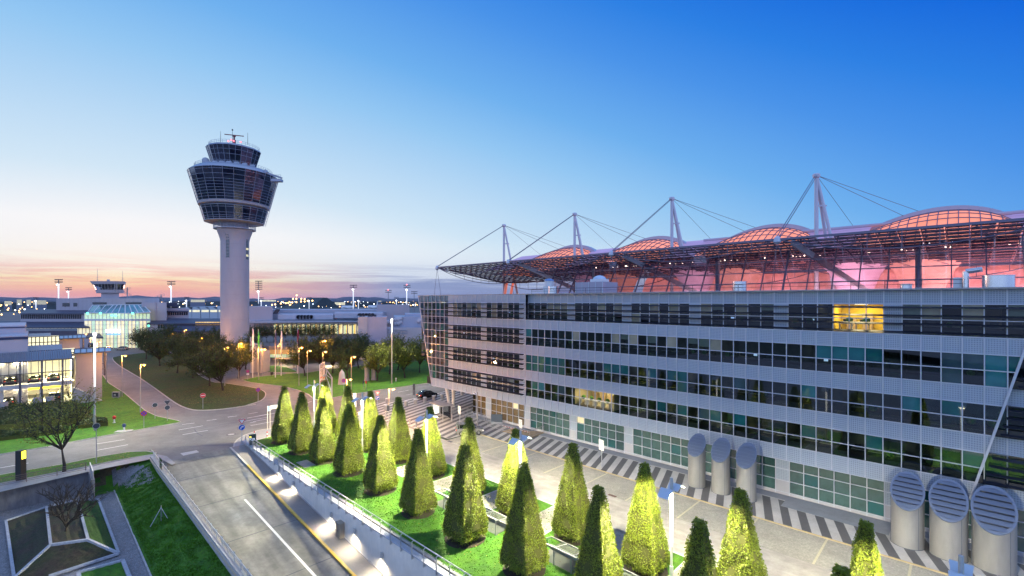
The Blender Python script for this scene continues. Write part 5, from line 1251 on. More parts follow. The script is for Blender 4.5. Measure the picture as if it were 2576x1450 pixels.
mb = MB(); gbox(mb, xl, xr, 0, 15.5, .3, 0, .05, zG2); gbox(mb, 925, 930, 0, 3, 12.5, 0, .05, zG2); mb.build('inner_wall', M('garage_inside', (.72, .68, .55), .6, emit=((1, .85, .45), .45), nz=(.15, .3)), pk_)
for x in (-620, -360, -100, 20, 260, 530, 800):
    q = gpt(x, .9 if x % 40 else 4); MB().ob(Vector((q.x, q.y, .04))-D2*.22, D2*.45, D1*.45, UP*(zf-.36)).build('column', gwhite, pk_)
rf2 = MB(); n = 60
for k in range(n):
    x0 = -900+k*30.5; e = D1*4.5+UP*1.4
    def rp_(x, dz): p = gline(x, 1)-D1*.6; p.z += .12+dz; return p
    rf2.face([rp_(x0, 0), rp_(x0+19, 0), rp_(x0+19, 0)+e, rp_(x0, 0)+e]); rf2.face([rp_(x0+19, 0), rp_(x0+30.5, .2), rp_(x0+30.5, .2)+e, rp_(x0+19, 0)+e])
rf2.build('ribbed_roof', M('ribbed_metal', (.35, .37, .42), .4, .5), pk_)
sh2 = MB(); lt2 = MB()
for (x0, x1, y0, y1, off) in ((375, 965, 505, 578, 6), (355, 770, 322, 450, 29)):
    gbox(lt2, x0, x1, 0, off+2.5, .3, 0, gz(x0, y1, off), gz(x0, y0, off))
    for k in range(9): x = x0+(x1-x0)*k/8; p = gpt(x, off); sh2.tube(Vector((p.x, p.y, gz(x0, y1+5, off))), Vector((p.x, p.y, gz(x0, y0-5, off))), .09, None, 5)
    for yy in (y0, (y0+y1)/2+10, y1): a, b = gpt(x0, off), gpt(x1, off); a.z = b.z = gz(x0, yy, off); sh2.tube(a, b, .1, None, 5)
lt2.build('rear_hall_light', gl_lit, pk_); sh2.build('rear_hall_frame', gstruct, pk_)
cn_ = MB(); cp2 = MB()
for (x0, dx, yb, yt, off, x1) in ((960, 1430, 533, 476, .6, 1285), (765, 1110, 345, 302, 26, 1005)):
    z0_, z1_ = gz(x0, yb, off), gz(x0, yt, off+3)
    def cpt(x, up_): p = gpt(x, off+(3 if up_ else 0)); p.z = z1_ if up_ else z0_; return p
    n = 6
    for k in range(n):
        xa, xb = x0+(dx-x0)*k/n, x0+(dx-x0)*(k+1)/n
        cp2.face([cpt(xa+4, 0), cpt(xb, 0), cpt(xb-2, 1), cpt(xa+2, 1)]); cn_.tube(cpt(xa, 0), cpt(xa, 1), .1, None, 5)
    cn_.tube(cpt(x0, 0), cpt(dx, 0), .13, None, 5); cn_.tube(cpt(x0, 1), cpt(dx, 1), .12, None, 5)
    q = cpt(x1+75, 0)+D1*1.5; cn_.tube(q, q-UP*5, .16); cn_.bar(q-UP*2.5, q-UP*2.5-D2*3.2, .5, .12); cn_.bar(q-UP*3.6, q-UP*3.6-D2*3.2, .7, .2)
cp2.build('glass_canopy', M('canopy_frosted', (.45, .52, .58), .25, nz=(.4, .15)), pk_); cn_.build('canopy_frame', gstruct, pk_)
rb2 = MB()
for (x0, x1, y0, y1, off) in ((360, 805, 432, 508, 7), (327, 658, 280, 318, 30)):
    a0, a1 = gpt(x0, off), gpt(x1, off); zz_ = gz(x0, y1, off); zt_ = gz(x0, y0, off+4); a0.z = a1.z = zz_; e = D1*4+UP*(zt_-zz_)
    for k in range(22):
        p, q, r_ = a0.lerp(a1, k/22), a0.lerp(a1, (k+.6)/22), a0.lerp(a1, (k+1)/22)
        rb2.face([p, q, q+e, p+e]); rb2.face([q, r_+UP*.15, r_+UP*.15+e, q+e])
rb2.build('ribbed_canopy', M('ribbed_pale', (.55, .56, .60), .4, .3), pk_)
st_ = MB(); q0 = gpt(935, -.5)
for k in range(14): st_.ob(q0+D2*(k*.3), D2*.3, -D1*2.2, UP*max(.1, 3.2-k*.23))
st_.build('outside_stair', galv, pk_); st_ = MB()
for k in range(14): q = q0+D2*(k*.32-1)-D1*2.3; z_ = max(0, 3.4-k*.25); st_.tube(q+UP*z_, q+UP*(z_+1.6), .035, None, 4)
st_.build('stair_railing', galv, pk_)
for k, x in enumerate((-450, -150, 120, 400, 700)):
    for zq, e in ((zf-.7, 1300), (zG2-.4, 2000)):
        ld = bpy.data.lights.new('garage_light', 'AREA'); ld.energy = e; ld.color = (1, .88, .5); ld.size = 5; ld.size_y = 1.5; ld.shape = 'RECTANGLE'
        lo = bpy.data.objects.new('garage_light', ld); COL.objects.link(lo); p = gpt(x, 6); p.z = zq; lo.location = p-pk_.location; lo.parent = pk_
        MB().ob(p+UP*.12-D2*3, D2*6, D1*.35, UP*.07).build('strip_light', MATS['ceiling_lamp'], pk_)
yb_ = MB(); gbox(yb_, -300, 235, 0, 9, .3, 0, gz(0, 1030, 9), gz(0, 985, 9)); gbox(yb_, 285, 780, 0, 9, .3, 0, gz(285, 1010, 9), gz(285, 975, 9)); yb_.build('yellow_band', M('garage_yellow', (.8, .6, .02), .5, emit=((1, .8, .05), .3)), pk_)
# ================================================================ planting
leaf_top = translucent(M('topiary_leaf', (.145, .20, .010), .5, nz=(1.2, .2), rnd=.32), .25, (.22, .28, .015))
core_m = M('topiary_core', (.06, .066, .010), .9)
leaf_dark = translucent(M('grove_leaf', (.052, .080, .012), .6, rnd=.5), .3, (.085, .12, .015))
leaf_lit = translucent(M('floodlit_leaf', (.15, .19, .018), .55, rnd=.45), .3, (.17, .22, .025))  # lamp light on these crowns put into a brighter leaf colour
def leafq(mb, p, nrm, sz, rng, mi=0):
    n = (nrm+Vector((rng.uniform(-1, 1), rng.uniform(-1, 1), rng.uniform(-1, 1)))*.9).normalized(); x = n.orthogonal().normalized(); y = n.cross(x)
    a = rng.uniform(0, 6.28); u = x*math.cos(a)+y*math.sin(a); w = n.cross(u)
    mb.face([p-u*sz*.5, p+w*sz*.32, p+u*sz*.5, p-w*sz*.32], mi)
def topiary_mesh(seed, hw=1.47, top=.28, H=7.85, n=17000):
    rng = random.Random(seed); mb = MB()
    lean = rng.uniform(-.06, .06)
    for k in range(n):
        f = 1-math.sqrt(rng.random()) if rng.random() < .75 else rng.random()
        f = min(.995, f*1.02); w = hw*(1-f)+top*f
        if f < .1: w *= .86+1.4*f
        side = rng.randrange(4); u = rng.uniform(-1, 1); dep = rng.random()**2*.28
        w2 = w-dep+.06*math.sin(f*23+side)+.05*math.sin(u*5+f*11+side*2)
        q = [(u*w, -w2), (w2, u*w), (u*w, w2), (-w2, u*w)][side]; nrm = [(0, -1, .2), (1, 0, .2), (0, 1, .2), (-1, 0, .2)][side]
        zq = .35+f*(H-.35)
        if f < .03: zq += rng.uniform(-.12, .25)
        leafq(mb, Vector((q[0]+lean*f, q[1]+lean*f, zq)), Vector(nrm), rng.uniform(.08, .155), rng)
    for k in range(260):
        zz_ = rng.uniform(-.7, .1); leafq(mb, Vector((rng.uniform(-top, top)*.9+lean, rng.uniform(-top, top)*.9+lean, H+zz_)), UP, .17, rng)
    c = MB(); c.rings([[(sx*w_, sy*w_, zq) for sx, sy in ((-1, -1), (1, -1), (1, 1), (-1, 1))] for w_, zq in ((hw*.8, .5), (hw*.86, 1.1), (top*.7, H-.15))])
    return mb, c
protos = []
TRZ = math.atan2(D2.y, D2.x)
def topiary(i, x, ytop, z_top, label, group):
    Y = (EYE-z_top)*-F_/(HY-ytop) if False else (EYE-z_top)*F_/(ytop-HY)
    p = A((x, HY), Y); p.z = .15
    if len(protos) < 4:
        t_ = thing('clipped_tree', label, 'topiary', (0, 0, 0), group); mb, c = topiary_mesh(i+5)
        cr = mb.build('crown', leaf_top, t_, local=True); c.build('inner_twigs', core_m, t_, local=True)
        tr = MB(); tr.tube((0, 0, -.1), (0, 0, 1), .13, .1, 8); tr.build('trunk', bark, t_, local=True)
        sl_ = MB(); sl_.lathe((0, 0, .0), [(1.65, .015), (1.2, .05), (.1, .07)], 16); sl_.build('soil_patch', soil_m, t_, local=True)
        t_.location = p; t_.rotation_euler = (0, 0, TRZ); protos.append(t_)
    else:
        t_ = dup(protos[i % 4], p, TRZ+(i % 4)*math.pi/2, label, group=group)
    k = (z_top-.15)/7.85; t_.scale = (1+.05*math.sin(i*2.3), 1+.05*math.sin(i*2.3), k)
    return t_
TOP = []
for x, y in ((425, 85), (552, 128), (705, 170)): TOP.append(c5(x, y))
TOP += [cn(215, 95), cn(585, 192), cn(600, 505), cn(965, 275), cn(1420, 380), cn(1125, 685), cn(1750, 905), cn(1955, 535)]
TOP += [c3(x, y) for x, y in ((360, 150), (330, 375), (750, 245), (815, 530), (1215, 365), (1425, 720), (1810, 530), (2260, 995))]
TOP += [cr(625, 540), cr(1490, 760), cr(1320, 1080)]
ZTOP = 7.9
info = []
for d in TOP:
    Y = (EYE-ZTOP)*F_/(d[1]-HY); p = A((d[0], HY), Y); info.append((SCo(p), d))
rows = {'rail': [], 'mid': [], 'lane': []}
for (s_, c_), d in info: rows['rail' if c_ < 24.2 else ('mid' if c_ < 27.5 else 'lane')].append((s_, d))
i = 0
for rn, txt in (('rail', 'in the row nearest the ramp railing'), ('mid', 'in the middle row on the lawn'), ('lane', 'in the row nearest the paved lane')):
    rows[rn].sort()
    for k, (s_, d) in enumerate(rows[rn]):
        topiary(i, d[0], d[1], ZTOP, f'tall clipped pyramid tree, {ORD[k]} from the road {txt}', 'clipped pyramid trees on the lawn'); i += 1
print('TOPIARY rows', {k: len(v) for k, v in rows.items()}, [(round(a[0]), round(a[1], 1)) for a, d in info])

# branching trees
def tree_mesh(seed, H=10, spread=5.2, leaves=5200, lsz=.30, trunk_h=2.2, up=.35, levels=4, r0=.24, bare=0.):
    rng = random.Random(seed); wd = MB(); tips = []
    def grow(p, d, ln, r, lv):
        q = p; seg = 3; pd = d
        for k in range(seg):
            pd = (pd+Vector((rng.uniform(-.16, .16), rng.uniform(-.16, .16), rng.uniform(-.04, .14)))).normalized()
            nq = q+pd*ln/seg; wd.tube(q, nq, r*(1-.2*k), r*(1-.2*(k+1)), 5 if lv else 8, cap=False); q = nq
            if lv >= 2: tips.append((q, pd, lv))
            if lv >= 1 and k < 2 and rng.random() < .7:
                a = rng.uniform(0, 6.28); sd = (pd+Vector((math.cos(a), math.sin(a), rng.uniform(-.2, .5)))*.8).normalized()
                if lv < levels: grow(q, sd, ln*.55, r*.45, lv+1)
        if lv < levels:
            nb = rng.randint(2, 3) if lv else rng.randint(5, 7)
            a0 = rng.uniform(0, 6.28)
            for b in range(nb):
                a = a0+6.283*b/nb+rng.uniform(-.4, .4); tilt = rng.uniform(.5, 1.15) if lv == 0 else rng.uniform(.35, .8)
                x = pd.orthogonal().normalized(); y = pd.cross(x); sd = (pd*math.cos(tilt)+(x*math.cos(a)+y*math.sin(a))*math.sin(tilt)+UP*up*.4).normalized()
                grow(q, sd, ln*(rng.uniform(.62, .85) if lv else rng.uniform(1.0, 1.5)), r*.62, lv+1)
        else: tips.append((q, pd, lv+1))
    grow(Vector((0, 0, -.1)), UP, trunk_h, r0, 0)
    mz = max(t[0].z for t in tips); mr = max(math.hypot(t[0].x, t[0].y) for t in tips); sx, sz = spread/mr, H/mz
    wd.v = [Vector((v.x*(1+(sx-1)*min(1, v.z/3)), v.y*(1+(sx-1)*min(1, v.z/3)), v.z*sz)) for v in wd.v]
    lf = MB(); per = max(1, leaves//len(tips))
    for q, pd, lv in tips:
        k1 = 1+(sx-1)*min(1, q.z/3); c = Vector((q.x*k1, q.y*k1, q.z*sz)); 
        for k in range(per if rng.random() > bare else 0):
            j = Vector((rng.gauss(0, .28), rng.gauss(0, .28), rng.gauss(0, .2)))
            leafq(lf, c+j+pd*rng.uniform(-.3, .5), (pd+UP).normalized(), rng.uniform(.6, 1.3)*lsz, rng)
    return wd, lf
def mktree(name, seed, lab, leafm, loc, grp=None, cat='tree', **kw):
    wd, lf = tree_mesh(seed, **kw); t_ = thing(name, lab, cat, (0, 0, 0), grp); wd.build('trunk', bark, t_, smooth=True, local=True)
    if len(lf.f): lf.build('crown', leafm, t_, local=True)
    t_.location = loc; return t_
GROVE = ((561, 984), (528, 973), (485, 952), (446, 940), (402, 922), (368, 905), (508, 934), (548, 930), (462, 914), (414, 896), (372, 884), (338, 872), (430, 878), (500, 905), (395, 866), (545, 905), (600, 952), (618, 930))
GL_ = 'at the very front of the grove, nearest the kerb|just behind the foremost tree of the grove|in the middle of the left edge of the grove|second along the left edge of the grove|third along the left edge of the grove|near the lamp post on the left edge of the grove|in the heart of the grove behind the front pair|beside the foot of the tower shaft|in the centre of the grove|deep in the grove beside the slip road|at the far left corner of the grove|farthest back, before the glowing atrium|at the back of the grove before the dark roofs|deep in the grove left of the tower shaft|at the rear of the grove under the atrium|at the right rear edge of the grove by the tower|right of the tower shaft foot, beside the slip road|just behind the tree right of the tower shaft foot'.split('|')
tp = [mktree('grove_tree', 31+k, 'x', leaf_dark, (0, 0, 0), 'dark broad trees of the grove before the tower', spread=6.7, H=10.6, leaves=8000, lsz=.34, trunk_h=1.7) for k in range(3)]
for k, d in enumerate(GROVE):
    p = W(d); p.z = .1; lab = 'dark broad-crowned tree '+GL_[k]; sc = (1, 1, 1+.06*math.sin(k*3))
    if k < 3: t_ = tp[k]; t_.location = p; t_['label'] = lab; t_.rotation_euler = (0, 0, k)
    else: t_ = dup(tp[k % 3], p, k*1.3, lab); t_.scale = sc
WOOD = (((775, 980), 0), ((1040, 955), 0), ((1180, 1000), 0), ((1290, 905), 0), ((920, 925), 0), ((1120, 915), 0), ((1470, 1030), 1), ((1590, 965), 1), ((1740, 1000), 1), ((1670, 925), 0), ((1880, 950), 1), ((1400, 930), 0), ((2000, 925), 0))
WL = 'left end of the lawn wood, beside the tall sign|with a thick trunk right of the tall sign|behind the grey cone on the lawn|in the middle rear of the lawn wood|behind the leftmost tree of the lawn wood|rear of the lawn wood before the lit road|before the two grey cylinders|between the two grey cylinders and the tall white lamp post|foremost, right of the tall white lamp post|rear of the lawn wood left of the duct house|at the right edge, against the office building|rear of the lawn wood before the lilac block|farthest right, half hidden by the office building'.split('|')
tq = None
for k, (d, lit) in enumerate(WOOD):
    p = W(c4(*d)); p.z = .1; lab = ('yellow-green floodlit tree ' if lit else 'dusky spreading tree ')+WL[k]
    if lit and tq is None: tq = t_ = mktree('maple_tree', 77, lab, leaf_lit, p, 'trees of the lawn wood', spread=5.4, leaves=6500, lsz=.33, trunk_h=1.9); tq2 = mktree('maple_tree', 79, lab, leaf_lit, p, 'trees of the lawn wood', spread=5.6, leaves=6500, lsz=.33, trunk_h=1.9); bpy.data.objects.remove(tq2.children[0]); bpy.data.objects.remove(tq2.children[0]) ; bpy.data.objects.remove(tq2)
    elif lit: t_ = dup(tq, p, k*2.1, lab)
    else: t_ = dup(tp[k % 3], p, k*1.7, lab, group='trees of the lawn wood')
    t_.scale = (1, 1, 1+.08*math.sin(k*2))
for k, x in enumerate((262, 300, 350, 408, 470, 530, 590, 660, 705, 757, 826, 870, 918, 983, 1040)):
    p = W(c4(x, 652-(x-350)*.02), 5.2); lab = f'{ORD[k]} tree from the tower in the far row along the lit upper road'
    if k == 0: t_ = rowp = mktree('street_tree', 55, lab, leaf_dark, p, 'row of trees along the lit upper road', H=7.2, spread=3.3, leaves=3200, lsz=.28, trunk_h=2.9, bare=.35, r0=.17, up=.1)
    else: t_ = dup(rowp, p, k*2.4, lab)
t_ = mktree('roadside_tree', 12, 'thin-leaved tree with bare twigs standing by the road at the lower left', translucent(M('autumn_leaf', (.17, .20, .03), .55, rnd=.5), .35, (.24, .26, .03)), W(c2(462, 700)), spread=6.0, H=10.2, leaves=3600, lsz=.22, trunk_h=2.6, r0=.2, bare=.25, levels=3)
bp = W(cb(838, 945), GZ+.7); bp.z = GZ+.6
t_ = mktree('bare_shrub_tree', 15, 'small bare forked tree growing out of the planted mound', leaf_dark, bp, H=5.2, spread=4.4, leaves=0, trunk_h=.7, up=.1, levels=4, r0=.13, bare=1.1)
# hedges in front of the parking house
hed = translucent(M('hedge_leaf', (.035, .06, .014), .6, rnd=.4), .2, (.05, .08, .01))
def hedge(poly, h_, lab, n, seed):
    rng = random.Random(seed); P4 = [W(q) for q in poly]; mb = MB()
    for k in range(n):
        u, v = rng.random(), rng.random(); p = P4[0].lerp(P4[1], u).lerp(P4[3].lerp(P4[2], u), v); edge = min(u, 1-u, v, 1-v)
        zq = h_*(1 if rng.random() < .6 else rng.random())*(.8 if edge < .03 else 1)+rng.uniform(-.15, .1); p.z = max(.12, zq+.12*math.sin(p.x*2)+.1*math.sin(p.y*3)); leafq(mb, p, UP, rng.uniform(.18, .34), rng)
    o = mb.build('hedge', hed); c = MB(); c.rings([[Vector((p.x, p.y, 0)) for p in P4], [Vector((p.x, p.y, h_*.7)) for p in P4]]); c.build('inner_twigs', core_m, o)
    tag(o, lab, 'hedge')
hedge([c2(-60, 420), c2(690, 345), c2(560, 240), c2(-60, 265)], 1.5, 'big dark hedge block below the lit parking house', 15000, 3)
hedge([c2(-60, 490), c2(470, 425), c2(460, 400), c2(-60, 455)], .9, 'low hedge strip along the road verge at left', 5000, 4)
hedge([c2(560, 395), c2(775, 372), c2(768, 340), c2(560, 360)], .9, 'short low hedge beside the tall white lamp post', 3000, 5)
# planted mound in the sunken garden
gm_ = thing('planted_mound', 'faceted grass mound with pale stone edging in the sunken garden', 'mound', W(cb(850, 1000), GZ))
mound_m = M('mound_turf', (.030, .05, .016), .9, nz=[(.7, .4), (4, .35), (18, .4)], col2=(.055, .035, .026), bump=(22, 1, .12))
HZ = GZ+1.5
def GP(x, y, z): return W(cb(x, y), z)
a, b, c_, d = GP(75, 750, GZ+.15), GP(590, 575, GZ+.15), GP(985, 485, GZ+.15), GP(1250, 478, GZ+.15); e, f, g_ = GP(1508, 1165, GZ+.15), GP(600, 1460, GZ+.15), GP(10, 1600, GZ+.15); h, i_ = GP(645, 1055, HZ), GP(1120, 990, HZ)
e2 = GP(180, 1480, GZ+.3); k_ = GP(620, 1455, GZ+.15)
def face_grid(pts, mi): 
    mb = MB(); P4 = pts if len(pts) == 4 else pts+[pts[-1]]; n = 9; rng = random.Random(mi)
    G = {(i, j): P4[0].lerp(P4[1], i/n).lerp(P4[3].lerp(P4[2], i/n), j/n)+(UP*rng.uniform(-.07, .09) if 0 < i < n and 0 < j < n else UP*0) for i in range(n+1) for j in range(n+1)}
    for i in range(n):
        for j in range(n): mb.face([G[i, j], G[i+1, j], G[i+1, j+1], G[i, j+1]])
    return mb
for nm, pts, mt in (('turf_face', [a, b, h, e2], mound_m), ('turf_face', [b, c_, i_, h], mound_m), ('turf_face', [c_, d, e, i_], M('mound_green', (.018, .075, .006), .9, nz=[(.6, .4), (4, .35), (18, .4)], col2=(.04, .10, .008), bump=(22, 1, .12))), ('turf_face', [h, i_, e, k_], mound_m), ('turf_face', [h, k_, e2, e2], mound_m)): face_grid(pts, 3).build(nm, mt, gm_, smooth=True)
em = MB(); stone_e = M('stone_edging', (.34, .36, .40), .8, nz=(5, .25))
for p, q in ((a, b), (b, c_), (c_, d), (d, e), (b, h), (c_, i_), (h, i_), (i_, e), (h, e2), (e, k_), (a, e2)): em.bar(p+UP*.03, q+UP*.03, .2, .2)
em.build('stone_edging', stone_e, gm_)
m2 = thing('grass_bed', 'small grass bed with stone edging at the lower left frame edge', 'garden bed', GP(1300, 1400, GZ)); q = [GP(1000, 1410, GZ+.15), GP(1560, 1255, GZ+.15), GP(1700, 1600, GZ+.15), GP(1040, 1750, GZ+.15)]
face_grid(q, 5).build('turf_face', grass_m, m2); em = MB()
for p, r_ in zip(q, q[1:]+q[:1]): em.bar(p+UP*.03, r_+UP*.03, .26, .22)
em.build('stone_edging', stone_e, m2)
# retaining wall of the garden, with balustrade
rwl = thing('garden_wall', 'weathered concrete retaining wall at the far side of the sunken garden', 'wall', FS(-73.6, 0, GZ))
wm = M('weathered_concrete', (.15, .15, .165), .85, nz=[(.5, .3), (3, .25)], stretch=(1, 1, .35))
MB().ob(FS(-73.9, -40, GZ-.1), D2*44.6, -D1*.4, UP*(-GZ+.1)).build('wall_face', wm, rwl); MB().ob(FS(-74, -40, .0), D2*44.8, -D1*.6, UP*.09).build('coping', concrete, rwl)
MB().ob(FS(-73.5, 4.5, GZ-.05), D2*.3, -D1*4.2, UP*2.6).build('return_wall', wm, rwl)
bl = MB()
for k in range(18):
    c0_ = 4.3-k*2.4; bl.tube(FS(-73.8, c0_, .08), FS(-73.8, c0_, 1.0), .035, None, 5)
for zq in (.25, .42, .6, .78, 1.0): bl.tube(FS(-73.8, 4.4, zq), FS(-73.8, -40, zq), .022 if zq < 1 else .035, None, 5)
tag(bl.build('garden_balustrade', M('rusty_rail', (.16, .12, .11), .7)), 'brownish balustrade along the top of the garden retaining wall', 'railing')
bl = MB()
for k in range(9): bl.tube(FS(-73.5+k*.52, 4.65, -.2 if k == 0 else -.2-k*.02), FS(-73.5+k*.52, 4.65, .95), .03, None, 5)
for zq in (.0, .2, .4, .6, .8): bl.tube(FS(-73.5, 4.65, zq), FS(-69.3, 4.65, zq), .015, None, 4)
bl.bar(FS(-73.5, 4.65, .98), FS(-69.3, 4.65, .98), .1, .1); tag(bl.build('end_railing', galv), 'short pale mesh railing at the end of the garden retaining wall', 'railing')
# grass blades on the near lawns: one mass
gb_ = MB(); rg_ = random.Random(8)
def blades(n, s0, s1, c0_, c1_, zf_):
    for k in range(n):
        s_ = s1-(s1-s0)*rg_.random()**.8; c_ = rg_.uniform(c0_, c1_); p = FS(s_, c_, zf_(s_, c_)-.02); a = rg_.uniform(0, 6.28); w = Vector((math.cos(a), math.sin(a), 0))*rg_.uniform(.04, .09); h_ = rg_.uniform(.05, .13)
        t_ = p+UP*h_+Vector((rg_.uniform(-.1, .1), rg_.uniform(-.1, .1), 0)); gb_.face([p-w, p+w, t_])
blades(26000, -72, -22, 6.9, 10.2, zbank); blades(9000, -69, -20, 21.4, 26.9, lambda s, c: .16); blades(5000, -64, -20, 29, 35, lambda s, c: .16)
tag(gb_.build('grass_blades', translucent(M('grass_blade', (.05, .17, .004), .7, nz=(.6, .3), rnd=.22), .3, (.08, .24, .005))), 'short rough grass blades over the near lawn and bank', 'grass', kind='stuff')
lv = MB()
def litter(n, pts):
    for k in range(n):
        u, v = rg_.random(), rg_.random(); p = pts[0].lerp(pts[1], u).lerp(pts[3].lerp(pts[2], u), v)+UP*.03; leafq(lv, p, UP*2, rg_.uniform(.07, .14), rg_, rg_.randrange(3))
litter(900, [FS(-69, 21.5, .17), FS(-20, 21.5, .17), FS(-20, 35, .17), FS(-69, 35, .17)]); V5 = [W(c2(*q)) for q in ((0, 730), (930, 562), (950, 600), (0, 790))]
litter(700, [v+UP*.13 for v in V5]); litter(500, [W(c2(*q))+UP*.13 for q in ((560, 430), (1280, 335), (1000, 200), (760, 200))]); litter(2600, [W(c2(*q))+UP*.13 for q in ((1300, 215), (1800, 210), (1842, 60), (1200, 100))])
litter(300, [FS(-71, 18.9, -.1), FS(-40, 18.9, ramp_z(-40)+.14), FS(-40, 20.3, ramp_z(-40)+.14), FS(-71, 20.3, -.1)])
tag(lv.build('fallen_leaves', [M('leaf_ochre', (.30, .19, .03), .7), M('leaf_brown', (.13, .07, .02), .7), M('leaf_yellow', (.38, .32, .04), .7)]), 'fallen ochre leaves scattered over the lawns and kerbs', 'leaves', kind='stuff')
# tree guard stake in the grass
stk = MB(); q = FS(-55.5, 8.6, -1.45)
for a_ in (0, 2.1, 4.2): stk.tube(q+Vector((math.cos(a_), math.sin(a_), 0))*.9, q+UP*1.5, .03, None, 5)
stk.tube(q, q+UP*1.7, .025); tag(stk.build('wire_tripod', galv), 'thin wire tripod standing in the grass bank', 'tripod')

# ================================================================ ramp: retaining wall, railings, wall lights
rt = thing('retaining_wall', 'long white retaining wall between ramp and clipped-tree lawn', 'wall', FS(-71, 20.6, 0))
wall_w = M('white_wall', (.82, .78, .70), .6, nz=[(.4, .1), (2.5, .06)], stretch=(1, 1, .5))
mb = MB(); st = [-72.2+i*2.4 for i in range(46)]
for a, b in zip(st, st[1:]): mb.rings([[FS(a, 20.45, ramp_z(a)-.2), FS(a, 20.8, ramp_z(a)-.2), FS(a, 20.8, .32), FS(a, 20.45, .32)], [FS(b, 20.45, ramp_z(b)-.2), FS(b, 20.8, ramp_z(b)-.2), FS(b, 20.8, .32), FS(b, 20.45, .32)]], cap=(a == st[0]))
mb.build('wall_face', wall_w, rt)
MB().ob(FS(-72.3, 20.36, .32), -D1*108, D2*.52, UP*.09).build('coping', M('coping_stone', (.40, .43, .50), .55, nz=(2, .1)), rt)
sk_ = MB()
for a, b in zip(st, st[1:]): sk_.ob(FS(a, 20.38, ramp_z(a)+.12), FS(b, 20.38, ramp_z(b)+.12)-FS(a, 20.38, ramp_z(a)+.12), D2*.07, UP*.12)
sk_.build('skirting', concrete, rt)
def railing(name, lab, s0, s1, c_, z0, side, wires, step=1.55, posth=1.05, mat=steel, ang=0.):
    t_ = thing(name, lab, 'railing', FS(s0, c_, z0)); s_ = s0
    while s_ < s1:
        po = MB()
        o = D2*side*.16
        po.ob(FS(s_, c_, z0-.35)+o-D2*.035, -D1*.045, D2*.07, UP*(posth+.3)); po.bar(FS(s_+.02, c_, z0+posth-.08)+o, FS(s_+.02, c_, z0+posth)-o*.2, .045, .05)
        po.ob(FS(s_-.06, c_, z0-.3)+o*.4, -D1*.16, o*.7, UP*.16); s_ += step; po.build('post', mat, t_)
    h_ = MB(); h_.tube(FS(s0-.1, c_, z0+posth+.03), FS(s1, c_, z0+posth+.03), .045, None, 10); h_.build('handrail', mat, t_, smooth=True)
    w_ = MB()
    for k in range(wires): zq = z0+.16+k*(posth-.25)/wires; w_.tube(FS(s0, c_, zq)+D2*side*.1, FS(s1, c_, zq)+D2*side*.1, .013, None, 4)
    w_.build('wire', mat, t_); return t_
railing('wall_railing', 'steel wire railing on the white retaining wall beside the clipped trees', -70.8, 30, 20.5, .41, -1, 6)
lw = thing('ramp_edge_wall', 'low concrete edge wall between grass bank and ramp', 'wall', FS(-71, 10.4, 0))
MB().ob(FS(-73.3, 10.25, GZ), -D1*110, D2*.3, UP*(2.9)).build('wall_face', concrete, lw); MB().ob(FS(-73.4, 10.16, .1), -D1*110, D2*.62, UP*.09).build('coping', M('edge_coping', (.5, .42, .28), .6, nz=(2, .15)), lw)
railing('ramp_railing', 'steel railing with square posts on the left edge wall of the ramp', -72.8, 30, 10.35, .19, 1, 7, 1.6)
tb = MB(); p = FS(-67.5, 10.3, .2); tb.ob(p, -D1*1.3, D2*.03, UP*1.5); tag(tb.build('glass_screen', clear('screen_glass', (.9, .95, .93), .12)), 'small glass screen panel on the ramp railing', 'glass screen')
lampw = M('wall_lamp_glow', (1, 1, 1), emit=((1, .9, .65), 14))
proto_wl = None
WLx = [c5(398, 715), c5(527, 795), c5(845, 1005), c5(1048, 1140), c5(1285, 1295), (1180, 1475)]
wl_s = [-58.3, -53.9, -44.4, -39.6, -34.9, -30.4, -26]
for k, s_ in enumerate(wl_s):
    zc = ramp_z(s_)+1.55 if ramp_z(s_) < -2.3 else max(ramp_z(s_)+.75, -1.2)
    lab = f'{ORD[k]} wall lamp from the top of the ramp on the white retaining wall'
    if proto_wl is None:
        t_ = proto_wl = thing('wall_lamp', lab, 'wall lamp', (0, 0, 0), 'wall lamps along the ramp')
        m2 = MB(); o = Vector((0, 0, 0)); m2.ob(o-D1*-.12-D2*.22+UP*.0, -D1*.24, D2*.06+UP*.5, D2*.12-UP*.04); m2.ob(o-D2*.12+UP*.1, -D1*.06, D2*.14, UP*.06); m2.build('housing', pole_grey, t_, local=True)
        m2 = MB(); m2.ob(o+D1*.1-D2*.21-UP*.03, -D1*.2, D2*.1, UP*.025); m2.build('lamp_glass', lampw, t_, local=True)
        ld = bpy.data.lights.new('wall_light', 'SPOT'); ld.energy = 560; ld.color = (1, .86, .60); ld.spot_size = R(168); ld.spot_blend = .9; ld.shadow_soft_size = .08
        lo = bpy.data.objects.new('wall_light', ld); COL.objects.link(lo); lo.parent = t_; lo.location = -D2*.42-UP*.08; lo.rotation_euler = (D2*.25+UP*1).to_track_quat('Z', 'Y').to_euler()
        t_.location = FS(s_, 20.44, zc)
    else: dup(proto_wl, FS(s_, 20.44, zc), 0, lab)
cb_ = MB(); q = FS(-42.6, 20.44, ramp_z(-42.6)+.15); cb_.ob(q-D2*.5, -D1*.85, D2*.48, UP*1.35, 0); cb_.ob(q-D2*.53+D1*.04+UP*1.35, -D1*.93, D2*.54, UP*.05, 0); cb_.ob(q-D2*.52-D1*.4+UP*.1, -D1*.012, D2*.02, UP*1.2, 1); cb_.ob(q-D2*.53-D1*.47+UP*.6, -D1*.05, D2*.02, UP*.2, 1)
tag(cb_.build('electrical_cabinet', [M('cabinet_beige', (.30, .26, .20), .5), dark_steel]), 'beige electrical cabinet against the white ramp wall', 'cabinet')
